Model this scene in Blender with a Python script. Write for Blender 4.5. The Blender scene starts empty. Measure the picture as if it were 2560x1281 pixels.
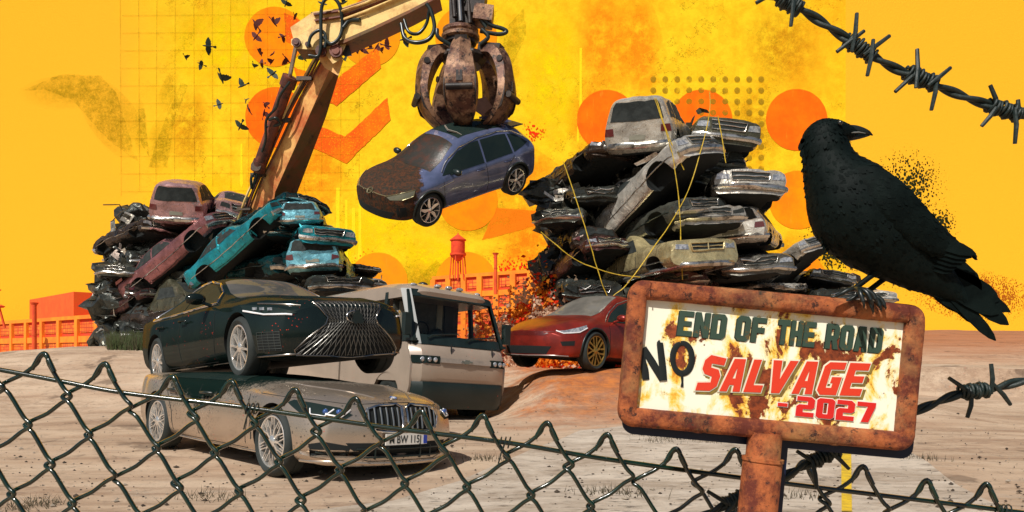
import bpy, bmesh, math, random
import numpy as np
from mathutils import Vector, Matrix, Euler, noise
from mathutils.bvhtree import BVHTree
from mathutils.geometry import delaunay_2d_cdt
R = math.radians
scene = bpy.context.scene
C = scene.collection

# ------------------------------------------------------------------ camera
F, H0, CZ = 1800.0, 880.0, 1.2            # focal length and horizon row in photograph pixels, eye height
cam_d = bpy.data.cameras.new('camera')
cam = bpy.data.objects.new('camera', cam_d); C.objects.link(cam)
cam.location = (0, 0, CZ); cam.rotation_euler = (R(90), 0, 0)
cam_d.sensor_width = 36; cam_d.lens = 36 * F / 2560
cam_d.shift_y = (H0 - 640.5) / 2560
cam_d.clip_start = 0.05; cam_d.clip_end = 500
scene.camera = cam

def at(px, py, Y):                          # a pixel of the photograph at distance Y
    return Vector(((px - 1280) / F * Y, Y, CZ + (H0 - py) / F * Y))

# ------------------------------------------------------------------ daylight
SUN_EL, SUN_AZ = R(47), R(-27)              # azimuth measured from behind the camera, to its left
world = bpy.data.worlds.new('World'); scene.world = world; world.use_nodes = True
wn = world.node_tree.nodes; wl = world.node_tree.links
sky = wn.new('ShaderNodeTexSky'); sky.sky_type = 'NISHITA'; sky.sun_disc = False
sd = Vector((math.sin(SUN_AZ) * math.cos(SUN_EL), -math.cos(SUN_AZ) * math.cos(SUN_EL), math.sin(SUN_EL)))
sky.sun_elevation = SUN_EL; sky.sun_rotation = math.atan2(sd.x, sd.y)
sky.air_density = 1.0; sky.dust_density = 2.0
wl.new(sky.outputs[0], wn['Background'].inputs[0]); wn['Background'].inputs[1].default_value = 0.055
sun_d = bpy.data.lights.new('sun', 'SUN'); sun = bpy.data.objects.new('sun', sun_d); C.objects.link(sun)
sun_d.energy = 4.6; sun_d.angle = R(0.6); sun_d.color = (1.0, 0.95, 0.88)
sun.rotation_euler = sd.to_track_quat('Z', 'Y').to_euler()
scene.view_settings.view_transform = 'Standard'; scene.view_settings.look = 'None'
scene.view_settings.exposure = 0.0; scene.view_settings.gamma = 1.0

# ------------------------------------------------------------------ materials
def lin(r, g, b, k=1.0):
    f = lambda c: ((c / 255 + .055) / 1.055) ** 2.4 if c > 10 else c / 255 / 12.92
    return (min(f(r) * k, .95), min(f(g) * k, .95), min(f(b) * k, .95), 1)

class NT:
    """small helper round a node tree"""
    def __init__(s, name):
        s.m = bpy.data.materials.new(name); s.m.use_nodes = True
        s.t = s.m.node_tree; s.b = s.t.nodes['Principled BSDF']; s.out = s.t.nodes['Material Output']
        s.tc = s.t.nodes.new('ShaderNodeTexCoord')
    def n(s, kind, **kw):
        x = s.t.nodes.new(kind)
        for k, v in kw.items():
            if k.startswith('_'): setattr(x, k[1:], v)
            else: x.inputs[k.replace('_', ' ')].default_value = v
        return x
    def l(s, a, b): s.t.links.new(a, b)
    def noise(s, scale, detail=4, rough=.6, stretch=None, dist=0, seed=0):
        x = s.n('ShaderNodeTexNoise', Scale=scale, Detail=detail, Roughness=rough, Distortion=dist)
        mp = s.n('ShaderNodeMapping')
        if stretch: mp.inputs['Scale'].default_value = stretch
        mp.inputs['Location'].default_value = (seed * 3.7, seed * 1.3, seed * 2.1)
        s.l(s.tc.outputs['Object'], mp.inputs[0]); s.l(mp.outputs[0], x.inputs['Vector'])
        return x.outputs['Fac']
    def ramp(s, fac, a, b, c0=(0, 0, 0, 1), c1=(1, 1, 1, 1)):
        x = s.n('ShaderNodeValToRGB'); e = x.color_ramp.elements
        e[0].position = a; e[1].position = b; e[0].color = c0; e[1].color = c1
        s.l(fac, x.inputs[0]); return x.outputs[0]
    def mix(s, fac, a, b, mode='MIX'):
        x = s.n('ShaderNodeMix', _data_type='RGBA', _blend_type=mode)
        if isinstance(fac, (int, float)): x.inputs[0].default_value = fac
        else: s.l(fac, x.inputs[0])
        for v, i in ((a, 6), (b, 7)):
            if isinstance(v, tuple): x.inputs[i].default_value = v
            else: s.l(v, x.inputs[i])
        return x.outputs[2]
    def math(s, op, a, b=0.0):
        x = s.n('ShaderNodeMath', _operation=op)
        for v, i in ((a, 0), (b, 1)):
            if isinstance(v, (int, float)): x.inputs[i].default_value = v
            else: s.l(v, x.inputs[i])
        return x.outputs[0]
    def spots(s, scale, size, mask_scale=1.5, m0=.5, m1=.62, seed=0):
        v = s.n('ShaderNodeTexVoronoi', Scale=scale)
        mp = s.n('ShaderNodeMapping'); mp.inputs['Location'].default_value = (seed, seed * 2, 0)
        s.l(s.tc.outputs['Object'], mp.inputs[0]); s.l(mp.outputs[0], v.inputs['Vector'])
        d = s.math('LESS_THAN', v.outputs['Distance'], size)
        return s.math('MULTIPLY', d, s.ramp(s.noise(mask_scale, 3, seed=seed + 5), m0, m1))
    def bump(s, h, strength=.3, dist=.02):
        x = s.n('ShaderNodeBump', Strength=strength, Distance=dist); s.l(h, x.inputs['Height'])
        s.l(x.outputs[0], s.b.inputs['Normal'])

MATS = {}
def M(name, c, rough=.5, metal=0.0, c2=None, sc=3.0, r0=.42, r1=.6, bump=0, bsc=None, coat=0, specks=(), stretch=None, alpha=None, bd=.02, gloss=None):
    """plain procedural surface: two tones by noise, optional bump, clear coat and paint specks"""
    if name in MATS: return MATS[name]
    t = NT(name)
    if c2 is None: c2 = tuple(x * .8 for x in c[:3]) + (1,)
    col = t.mix(t.ramp(t.noise(sc, 6, .65, stretch), r0, r1), c, c2)
    for (scale, size, m0, m1, colr, seed) in specks:
        col = t.mix(t.spots(scale, size, 1.5, m0, m1, seed), col, colr)
    t.l(col, t.b.inputs['Base Color'])
    t.b.inputs['Roughness'].default_value = rough; t.b.inputs['Metallic'].default_value = metal
    if coat: t.b.inputs['Coat Weight'].default_value = coat; t.b.inputs['Coat Roughness'].default_value = .04
    if bump: t.bump(t.noise(bsc or sc * 3, 6, .7), bump, bd)
    if gloss: low_gloss(t, *gloss)
    MATS[name] = t.m
    return t.m
def low_gloss(t, lo, hi, rough=.08):
    """dark lacquer or tinted glass: a restrained clear layer over the base"""
    d = t.n('ShaderNodeBsdfDiffuse'); g = t.n('ShaderNodeBsdfGlossy'); g.inputs['Roughness'].default_value = rough
    src = t.b.inputs['Base Color']
    if src.links: t.l(src.links[0].from_socket, d.inputs[0])
    lw = t.n('ShaderNodeLayerWeight'); lw.inputs[0].default_value = .35
    mr = t.n('ShaderNodeMapRange'); mr.inputs[3].default_value = lo; mr.inputs[4].default_value = hi; t.l(lw.outputs['Facing'], mr.inputs[0])
    mx = t.n('ShaderNodeMixShader'); t.l(mr.outputs[0], mx.inputs[0]); t.l(d.outputs[0], mx.inputs[1]); t.l(g.outputs[0], mx.inputs[2]); t.l(mx.outputs[0], t.out.inputs[0])

RED = lin(245, 60, 25)
INK = (0.004, 0.012, 0.010, 1)  # ink spatter, and the shade painted on the coupe
CHROME = M('chrome', (.75, .72, .68, 1), .12, 1.0)
BLACKP = M('black_plastic', (.008, .016, .014, 1), .35, c2=(.012, .022, .02, 1))
GLASS = M('dark_glass', (.012, .022, .02, 1), .05, c2=(.016, .026, .022, 1), gloss=(.03, .09, .03))
GLASS.node_tree.nodes['Principled BSDF'].inputs['Specular IOR Level'].default_value = .3
GREYGLASS = M('grey_glass', (.10, .095, .085, 1), .06, c2=(.06, .06, .055, 1), sc=1, gloss=(.04, .16, .03))
GREYGLASS.node_tree.nodes['Principled BSDF'].inputs['Specular IOR Level'].default_value = .25
RUBBER = M('rubber', (.010, .016, .015, 1), .75, c2=(.018, .024, .022, 1), bump=.2, bsc=40)
WELL = M('wheel_well', (.003, .006, .006, 1), .9)
LAMP = M('lamp_glass', (.62, .62, .62, 1), .08, c2=(.25, .27, .3, 1), sc=14, metal=.5, coat=1)
LAMPW = M('lamp_reflector', (.85, .85, .85, 1), .25, c2=(.75, .77, .8, 1))

# ------------------------------------------------------------------ mesh helpers
class MB:
    def __init__(s): s.v = []; s.f = []; s.m = []
    def add(s, v, f, m=0):
        o = len(s.v); s.v += [Vector(p) for p in v]; s.f += [tuple(i + o for i in q) for q in f]; s.m += [m] * len(f)
        return s
    def box(s, c, d, rot=None, m=0):
        c = Vector(c); x, y, z = (k / 2 for k in d)
        v = [Vector((a * x, b * y, e * z)) for a in (-1, 1) for b in (-1, 1) for e in (-1, 1)]
        if rot is not None:
            mt = rot if isinstance(rot, Matrix) else Euler(rot).to_matrix(); v = [mt @ p for p in v]
        return s.add([c + p for p in v], [(0, 1, 3, 2), (4, 6, 7, 5), (0, 4, 5, 1), (2, 3, 7, 6), (0, 2, 6, 4), (1, 5, 7, 3)], m)
    def beam(s, a, b, w, h, m=0, up=(0, 0, 1), w2=None, h2=None):
        a = Vector(a); b = Vector(b); d = (b - a).normalized(); sx = d.cross(Vector(up)).normalized(); sz = sx.cross(d)
        w2 = w if w2 is None else w2; h2 = h if h2 is None else h2
        v = [p + sx * (i * ww / 2) + sz * (j * hh / 2) for p, ww, hh in ((a, w, h), (b, w2, h2)) for i, j in ((-1, -1), (1, -1), (1, 1), (-1, 1))]
        return s.add(v, [(0, 1, 2, 3), (7, 6, 5, 4), (0, 4, 5, 1), (1, 5, 6, 2), (2, 6, 7, 3), (3, 7, 4, 0)], m)
    def tube(s, pts, r, n=8, m=0, close=False, flat=1.0):
        pts = [Vector(p) for p in pts]; k = len(pts)
        rs = r if isinstance(r, (list, tuple)) else [r] * k
        prev = None; v = []
        for i, p in enumerate(pts):
            if close: d = pts[(i + 1) % k] - pts[i - 1]
            else: d = pts[min(i + 1, k - 1)] - pts[max(i - 1, 0)]
            d = d.normalized() if d.length > 1e-9 else Vector((0, 0, 1))
            if prev is None:
                u = d.cross(Vector((0, 0, 1)))
                if u.length < .1: u = d.cross(Vector((0, 1, 0)))
            else: u = prev - d * prev.dot(d)
            u.normalize(); w = d.cross(u); prev = u
            for j in range(n):
                a = 2 * math.pi * j / n; v.append(p + (u * math.cos(a) + w * math.sin(a) * flat) * rs[i])
        f = []
        for i in range(k if close else k - 1):
            for j in range(n):
                a, b = i * n + j, i * n + (j + 1) % n; i2 = (i + 1) % k
                f.append((a, b, i2 * n + (j + 1) % n, i2 * n + j))
        if not close: f += [tuple(range(n))[::-1], tuple(range((k - 1) * n, k * n))]
        return s.add(v, f, m)
    def lathe(s, prof, c=(0, 0, 0), ax='z', n=32, m=0, a0=0, a1=2 * math.pi, caps=True):
        full = abs(a1 - a0 - 2 * math.pi) < 1e-6; cnt = n if full else n + 1; v = []
        for j in range(cnt):
            a = a0 + (a1 - a0) * j / n; ca, sa = math.cos(a), math.sin(a)
            for (r, h) in prof:
                p = {'z': (r * ca, r * sa, h), 'y': (r * ca, h, r * sa), 'x': (h, r * ca, r * sa)}[ax]
                v.append(Vector(c) + Vector(p))
        k = len(prof); f = []
        for j in range(n):
            j2 = (j + 1) % cnt
            for i in range(k - 1): f.append((j * k + i, j * k + i + 1, j2 * k + i + 1, j2 * k + i))
        if full and caps:
            if prof[0][0] > 1e-5: f.append(tuple(j * k for j in range(n)))
            if prof[-1][0] > 1e-5: f.append(tuple(j * k + k - 1 for j in range(n))[::-1])
        return s.add(v, f, m)
    def prism(s, poly, fn, d0, d1, m=0):
        """poly: 2D outline; fn(u, v, d) -> 3D; extruded from depth d0 to d1"""
        k = len(poly); v = [fn(u, w, d0) for u, w in poly] + [fn(u, w, d1) for u, w in poly]
        f = [tuple(range(k)), tuple(range(2 * k - 1, k - 1, -1))] + [(i, (i + 1) % k, k + (i + 1) % k, k + i) for i in range(k)]
        return s.add(v, f, m)
    def blob(s, c, r, n=10, m=0, rot=None):
        c = Vector(c); r = Vector(r) if not isinstance(r, (int, float)) else Vector((r, r, r)); v = []; f = []
        for i in range(n + 1):
            t = math.pi * i / n
            for j in range(n * 2):
                a = math.pi * j / n; p = Vector((math.sin(t) * math.cos(a) * r.x, math.sin(t) * math.sin(a) * r.y, math.cos(t) * r.z))
                if rot is not None: p = rot @ p
                v.append(c + p)
        for i in range(n):
            for j in range(n * 2): f.append((i * 2 * n + j, (i + 1) * 2 * n + j, (i + 1) * 2 * n + (j + 1) % (2 * n), i * 2 * n + (j + 1) % (2 * n)))
        return s.add(v, f, m)
    def build(s, name, mats, parent=None, smooth=35, deform=None, xf=None, fixn=True, merge=True):
        if deform: s.v = [deform(p) for p in s.v]
        if xf is not None: s.v = [xf @ p for p in s.v]
        me = bpy.data.meshes.new(name); me.from_pydata([tuple(p) for p in s.v], [], s.f)
        mats = mats if isinstance(mats, (list, tuple)) else [mats]
        for mt in mats: me.materials.append(mt)
        me.polygons.foreach_set('material_index', s.m)
        bm = bmesh.new(); bm.from_mesh(me)
        if merge: bmesh.ops.remove_doubles(bm, verts=bm.verts, dist=1e-5)
        if fixn: bmesh.ops.recalc_face_normals(bm, faces=bm.faces)
        for f in bm.faces: f.smooth = smooth > 0
        if smooth > 0:
            for e in bm.edges:
                if len(e.link_faces) == 2 and e.calc_face_angle(0) > R(smooth): e.smooth = False
        bm.to_mesh(me); bm.free()
        o = bpy.data.objects.new(name, me); C.objects.link(o)
        if parent: o.parent = parent
        return o

def thing(name, label, cat, loc=(0, 0, 0), rot=(0, 0, 0), scale=1.0, group=None):
    o = bpy.data.objects.new(name, None); C.objects.link(o)
    o.location = loc; o.rotation_euler = rot; o.scale = (scale,) * 3 if isinstance(scale, (int, float)) else scale
    o['label'] = label; o['category'] = cat
    if group: o['group'] = group
    return o
def tag(o, label, cat, group=None):
    o['label'] = label; o['category'] = cat
    if group: o['group'] = group
    return o
def struct(o): o['kind'] = 'structure'; return o
def copy_tree(o, parent=None):
    c = o.copy(); C.objects.link(c); c.parent = parent
    for ch in list(o.children): copy_tree(ch, c)
    return c
def smooth_path(pts, k=6):
    """Catmull-Rom through the given points"""
    P = [Vector(p) for p in pts]; P = [P[0] * 2 - P[1]] + P + [P[-1] * 2 - P[-2]]; out = []
    for i in range(1, len(P) - 2):
        for j in range(k):
            t = j / k; a, b, c, d = P[i - 1:i + 3]
            out.append(.5 * ((2 * b) + (c - a) * t + (2 * a - 5 * b + 4 * c - d) * t * t + (3 * b - a - 3 * c + d) * t ** 3))
    return out + [P[-2]]
def mesh_from_curve(cu):
    o = bpy.data.objects.new('tmp', cu); C.objects.link(o); bpy.context.view_layer.update()
    me = bpy.data.meshes.new_from_object(o.evaluated_get(bpy.context.evaluated_depsgraph_get()))
    C.objects.unlink(o); bpy.data.objects.remove(o)
    v = [x.co.copy() for x in me.vertices]; f = [tuple(p.vertices) for p in me.polygons]
    bpy.data.meshes.remove(me); return v, f
def text_geo(s, size, extrude=.002, offset=0.0):
    cu = bpy.data.curves.new('t', 'FONT'); cu.body = s; cu.size = size; cu.extrude = extrude; cu.offset = offset
    cu.align_x = 'CENTER'; cu.align_y = 'CENTER'; cu.resolution_u = 4
    return mesh_from_curve(cu)
def poly_geo(loops, extrude=.002, bevel=0):
    """filled outline with holes, as a thin solid"""
    cu = bpy.data.curves.new('g', 'CURVE'); cu.dimensions = '2D'; cu.fill_mode = 'BOTH'; cu.extrude = extrude; cu.bevel_depth = bevel
    for lp in loops:
        sp = cu.splines.new('POLY'); sp.points.add(len(lp) - 1); sp.use_cyclic_u = True
        for p, q in zip(sp.points, lp): p.co = (q[0], q[1], 0, 1)
    return mesh_from_curve(cu)

# ------------------------------------------------------------------ vehicle bodies
def interp(st, x):
    """smooth interpolation of station rows over x"""
    a = np.array(st, float); a = a[a[:, 0].argsort()]
    i = int(np.clip(np.searchsorted(a[:, 0], x) - 1, 0, len(a) - 2)); n = len(a)
    x0, x1 = a[i, 0], a[i + 1, 0]; h = x1 - x0; t = (x - x0) / h
    def slope(j):
        if j == 0 or j == n - 1: jj = min(max(j, 1), n - 1); return (a[jj] - a[jj - 1]) / (a[jj, 0] - a[jj - 1, 0])
        d0 = (a[j] - a[j - 1]) / (a[j, 0] - a[j - 1, 0]); d1 = (a[j + 1] - a[j]) / (a[j + 1, 0] - a[j, 0])
        m = (d0 + d1) / 2; m[d0 * d1 < 0] *= .25
        return m
    m0, m1 = slope(i), slope(i + 1)
    return (2 * t**3 - 3 * t**2 + 1) * a[i] + (t**3 - 2 * t**2 + t) * h * m0 + (-2 * t**3 + 3 * t**2) * a[i + 1] + (t**3 - t**2) * h * m1

class Body:
    def __init__(s, st, nx=70, bowF=.28, bowR=.2, nose=None, wheels=(), archR=.4, bow_len=.7, bulge=.025):
        st = sorted(st); xs0, xs1 = st[0][0], st[-1][0]; s.wheels = wheels; s.archR = archR
        us = [xs0 + (xs1 - xs0) * (.5 - .5 * math.cos(math.pi * (i / nx))) * .5 + (xs1 - xs0) * i / nx * .5 for i in range(nx + 1)]
        rings = []
        for x in us:
            _, zb, ze, zt, w, wt = interp(st, x)[:6]
            for (wx, wr) in wheels: w += bulge * math.exp(-((x - wx) / (archR * 1.1)) ** 2)
            hb = ze - zb; gr = zt - ze
            cp = [(0, zb), (.8 * w, zb), (.955 * w, zb + .10 * hb), (w, zb + .36 * hb), (1.0 * w, zb + .62 * hb), (.975 * w, zb + .9 * hb),
                  (.94 * w, ze + .03 * gr), (.5 * (.93 * w + wt), ze + .5 * gr), (wt + .02, zt - min(.10, .3 * gr)), (wt * .78, zt - min(.02, .08 * gr)), (wt * .4, zt), (0, zt)]
            for _ in range(2):
                q = [cp[0]]
                for a, b in zip(cp, cp[1:]): q += [(a[0] * .75 + b[0] * .25, a[1] * .75 + b[1] * .25), (a[0] * .25 + b[0] * .75, a[1] * .25 + b[1] * .75)]
                q.append(cp[-1]); cp = q
            rings.append((x, cp))
        def warp(x, y, z):
            W = max(r[3] for r in [(0, 0, 0, .93)])
            fx = max(0, (x - (xs1 - bow_len)) / bow_len); rx = max(0, ((xs0 + bow_len) - x) / bow_len)
            x2 = x - bowF * min(abs(y) / .95, 1.1) ** 2.6 * fx ** 1.2 + bowR * min(abs(y) / .95, 1.1) ** 2.6 * rx ** 1.2
            if nose: x2 += nose(z) * fx
            return Vector((x2, y, z))
        loops = []; K = len(rings[0][1])
        for x, cp in rings:
            loops.append([warp(x, y, z) for y, z in cp] + [warp(x, -y, z) for y, z in cp[-2:0:-1]])
        def capl(x, cp, sc): 
            zc = sum(p[1] for p in cp) / len(cp); q = [(y * sc, zc + (z - zc) * (1 - (1 - sc) * .0)) for y, z in cp]
            return [warp(x, y, z) for y, z in q] + [warp(x, -y, z) for y, z in q[-2:0:-1]]
        front = [capl(*rings[-1], sc) for sc in (.97, .8, .6, .4, .2)]; rear = [capl(*rings[0], sc) for sc in (.97, .8, .6, .4, .2)]
        # pull cap rings a touch outwards so the nose reads rounded
        loops = rear[::-1] + loops + front; n = len(loops[0]); v = [p for l in loops for p in l]; f = []
        for i in range(len(loops) - 1):
            for j in range(n): f.append((i * n + j, i * n + (j + 1) % n, (i + 1) * n + (j + 1) % n, (i + 1) * n + j))
        for base in (0, (len(loops) - 1) * n):
            for j in range(K - 1):
                a, b = base + j, base + j + 1; c, d = base + (n - j - 1) % n, base + (n - j) % n
                q = [a, b, c, d]; q = [k for i, k in enumerate(q) if k not in q[:i]]
                if len(q) > 2: f.append(tuple(q))
        s.mb = MB().add(v, f)
        bm = bmesh.new()
        for p in v: bm.verts.new(p)
        bm.verts.ensure_lookup_table()
        for q in f:
            try: bm.faces.new([bm.verts[k] for k in q])
            except ValueError: pass
        bmesh.ops.remove_doubles(bm, verts=bm.verts, dist=1e-5)
        bmesh.ops.recalc_face_normals(bm, faces=bm.faces)
        s.bm = bm; s.bvh = BVHTree.FromBMesh(bm)
    def hit(s, p, d):
        p = Vector(p); d = Vector(d).normalized()
        h, nrm, _, _ = s.bvh.ray_cast(p - d * 4, d)
        if h is None:
            h, nrm, _, _ = s.bvh.find_nearest(p)
        if nrm.dot(d) > 0: nrm = -nrm
        return h, nrm
    def patch(s, mb, pts, d, off=.006, step=.07, m=0, deep=.02):
        """a panel that follows the body: outline pts (3D) projected along d"""
        d = Vector(d).normalized(); pts = [Vector(p) for p in pts]
        u = d.cross(Vector((0, 0, 1)))
        if u.length < .1: u = Vector((0, 1, 0))
        u.normalize(); w = d.cross(u).normalized(); o = pts[0]
        P = []
        for a, b in zip(pts, pts[1:] + pts[:1]):
            k = max(1, int((b - a).length / step)); P += [a.lerp(b, i / k) for i in range(k)]
        P2 = [((p - o).dot(u), (p - o).dot(w)) for p in P]; n = len(P2)
        xs = [p[0] for p in P2]; ys = [p[1] for p in P2]; inner = []
        x = min(xs) + step / 2
        while x < max(xs):
            y = min(ys) + step / 2
            while y < max(ys):
                if inside((x, y), P2) and min((x - a) ** 2 + (y - b) ** 2 for a, b in P2) > (step * .35) ** 2: inner.append((x, y))
                y += step
            x += step
        res = delaunay_2d_cdt([Vector(p) for p in P2 + inner], [(i, (i + 1) % n) for i in range(n)], [], 1, 1e-5)
        v2, _, f2 = res[0], res[1], res[2]
        top = []; low = []
        for q in v2:
            h, nr = s.hit(o + u * q.x + w * q.y, d); nn = (nr - d * .3).normalized()
            top.append(h + nn * off); low.append(h - nn * deep)
        cnt = {}
        for q in f2:
            for a, b in zip(q, tuple(q[1:]) + (q[0],)): cnt[(min(a, b), max(a, b))] = cnt.get((min(a, b), max(a, b)), 0) + 1
        N = len(top); f = [tuple(q) for q in f2] + [tuple(i + N for i in q)[::-1] for q in f2]
        for (a, b), c in cnt.items():
            if c == 1: f.append((a, b, b + N, a + N))
        mb.add(top + low, f, m); return mb
    def stroke(s, mb, pts, d, r=.006, off=.0, step=.06, m=0, n=6):
        P = []; pts = [Vector(p) for p in pts]
        for a, b in zip(pts, pts[1:]):
            k = max(1, int((b - a).length / step)); P += [a.lerp(b, i / k) for i in range(k)]
        P.append(pts[-1]); out = []
        for p in P:
            h, nr = s.hit(p, d); out.append(h + nr * off)
        mb.tube(out, r, n, m); return mb
    def build(s, name, mats, parent, deform=None, arches=True, clear=.0, sharp=38):
        bm = s.bm.copy(); me = bpy.data.meshes.new(name); bm.to_mesh(me); bm.free()
        o = bpy.data.objects.new(name, me); C.objects.link(o)
        for mt in mats: me.materials.append(mt)
        if arches and s.wheels:
            cb = MB()
            for (wx, wr) in s.wheels:
                for sg in (-1, 1):
                    cb.lathe([(0, .55 * sg), (s.archR, .55 * sg), (s.archR, 1.4 * sg), (0, 1.4 * sg)], (wx, 0, wr), 'y', 40)
            cu = cb.build('cutter', [mats[0]], smooth=0)
            md = o.modifiers.new('b', 'BOOLEAN'); md.operation = 'DIFFERENCE'; md.object = cu; md.solver = 'EXACT'
            bpy.context.view_layer.update()
            me2 = bpy.data.meshes.new_from_object(o.evaluated_get(bpy.context.evaluated_depsgraph_get()))
            o.modifiers.clear(); C.objects.unlink(cu); bpy.data.objects.remove(cu)
            o.data = me2; me = me2
        bm = bmesh.new(); bm.from_mesh(me)
        for f in bm.faces:
            f.smooth = True; c = f.calc_center_median(); f.material_index = 0
            for (wx, wr) in s.wheels:
                rr = math.hypot(c.x - wx, c.z - wr)
                nr = Vector((c.x - wx, 0, c.z - wr)).normalized() if rr > .01 else Vector((1, 0, 0))
                if arches and abs(c.y) > .5 and rr < s.archR + .005 and (f.normal.dot(nr) < -.8 or (abs(f.normal.y) > .95 and abs(abs(c.y) - .55) < .01)): f.material_index = 1
        for f in bm.faces:
            if f.calc_center_median().z < clear: f.material_index = 1
        if deform:
            for vv in bm.verts: vv.co = deform(vv.co.copy())
            bm.normal_update()
        for e in bm.edges:
            if len(e.link_faces) == 2 and (e.calc_face_angle(0) > R(sharp) or e.link_faces[0].material_index != e.link_faces[1].material_index): e.smooth = False
        bm.to_mesh(me); bm.free(); o.parent = parent; o.name = name
        return o

def inside(p, poly):
    x, y = p; c = False; n = len(poly)
    for i in range(n):
        x1, y1 = poly[i][0], poly[i][1]; x2, y2 = poly[i - 1][0], poly[i - 1][1]
        if (y1 > y) != (y2 > y) and x < (x2 - x1) * (y - y1) / (y2 - y1) + x1: c = not c
    return c

def make_wheel(parent, x, z, side, Rt, rim, style, rimmat, y=.93, width=.24, toe=0, calliper=None):
    """tyre, rim and brake disc; outer face looks to `side` (-1 right, +1 left)"""
    sg = side
    base = MB().lathe([(.0, -.10 * sg), (rim * .62, -.10 * sg), (rim * .62, -.125 * sg), (0, -.125 * sg)], (0, 0, 0), 'y', 32)
    base.lathe([(.0, -.115 * sg), (rim * .97, -.115 * sg), (rim * .97, -.155 * sg), (0, -.155 * sg)], (0, 0, 0), 'y', 32)
    w = base.build('wheel', [WELL], parent); w.location = (x, y * sg, z); w.rotation_euler = (0, 0, toe)
    h = -width
    ty = MB().lathe([(rim, 0), (rim + .015, .012), (rim + (Rt - rim) * .5, .022), (Rt - .02, .005), (Rt, -.03), (Rt, -.11), (Rt - .006, -.112), (Rt - .006, -.125), (Rt, -.127), (Rt, h + .03), (Rt - .03, h), (rim, h)], (0, 0, 0), 'y', 64, caps=False)
    ty.v = [Vector((p.x, p.y * sg, p.z)) for p in ty.v]; ty.build('tyre', RUBBER, w)
    rm = MB().lathe([(rim + .004, -.0), (rim - .004, .006), (rim - .016, .004), (rim - .02, -.02), (rim - .03, -.11), (rim - .02, -.2)], (0, 0, 0), 'y', 64, caps=False)
    rm.lathe([(0, .012), (.035, .012), (.06, .0), (.065, -.04), (0, -.04)], (0, 0, 0), 'y', 24)
    def sp(a, poly, y0=-.002, y1=-.035, lift=0):
        ca, sa = math.cos(a), math.sin(a)
        rm.prism(poly, lambda u, v, d: Vector((u * ca - v * sa, d + (lift * (1 - u / rim)), u * sa + v * ca)), y0, y1)
    rr = rim - .008
    if style == 'multi':
        for k in range(20):
            a = 2 * math.pi * k / 20; t = .035 if k % 2 else -.035
            sp(a, [(.045, -.005), (rr, t - .0055), (rr, t + .0055), (.045, .005)])
    elif style == 'yspoke':
        for k in range(10):
            a = 2 * math.pi * k / 10
            sp(a, [(.04, -.010), (rr * .55, -.012), (rr * .55, .012), (.04, .010)])
            for t in (-1, 1): sp(a, [(rr * .5, t * .002), (rr * .52, t * .014), (rr, t * .062), (rr, t * .046)])
            sp(a + math.pi / 10, [(rr * .66, -.004), (rr, -.006), (rr, .006), (rr * .66, .004)])
    elif style == 'blade5':
        for k in range(5):
            a = 2 * math.pi * k / 5 + .3
            sp(a, [(.03, -.02), (rr * .5, -.062), (rr, -.02), (rr, .012), (.05, .022)])
            sp(a + .63, [(rr * .45, -.003), (rr, -.006), (rr, .006), (rr * .45, .003)])
    elif style == 'star':
        for k in range(7):
            a = 2 * math.pi * k / 7
            sp(a, [(.04, -.022), (rr * .5, -.026), (rr * .5, .026), (.04, .022)])
            for t in (-1, 1): sp(a, [(rr * .42, t * .0), (rr * .46, t * .03), (rr, t * .105), (rr, t * .06)])
    elif style == 'steel':
        for k in range(8):
            sp(2 * math.pi * k / 8, [(.04, -.03), (rr, -.025), (rr, .025), (.04, .03)])
    rm.v = [Vector((p.x, p.y * sg, p.z)) for p in rm.v]
    rm.build('rim', rimmat, w, smooth=30)
    if calliper:
        a0 = R(20); cb = MB().lathe([(rim * .6, -.06), (rim * .85, -.06), (rim * .85, -.1), (rim * .6, -.1)], (0, 0, 0), 'y', 8, a0=-R(25), a1=R(35), caps=False)
        cb.v = [Vector((p.x, p.y * sg, p.z)) for p in cb.v]; cb.build('brake_calliper', calliper, w)
    return w

def ring_emblem(mb, c, nrm, up, r, t=.006, m=0):
    c = Vector(c); n = Vector(nrm).normalized(); u = Vector(up).cross(n).normalized(); w = n.cross(u)
    mb.tube([c + (u * math.cos(a) + w * math.sin(a)) * r for a in [2 * math.pi * k / 24 for k in range(24)]], t, 6, m, close=True)
    return u, w
S = (0, 1, 0)      # side projections look along +y (right flank) or -y (left flank)
def mir(pts): return [(x, -y, z) for x, y, z in pts]
# ------------------------------------------------------------------ intact vehicles
D_R, D_L, D_F, D_T = (0, 1, 0), (0, -1, 0), (-1, 0, 0), (0, 0, -1)
SPK = [(9, .07, .52, .60, RED, 1.0), (22, .10, .55, .62, RED, 7.0)]
INKS = [(14, .16, .50, .62, INK, 3.0), (34, .2, .50, .60, INK, 11.0)]

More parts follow.
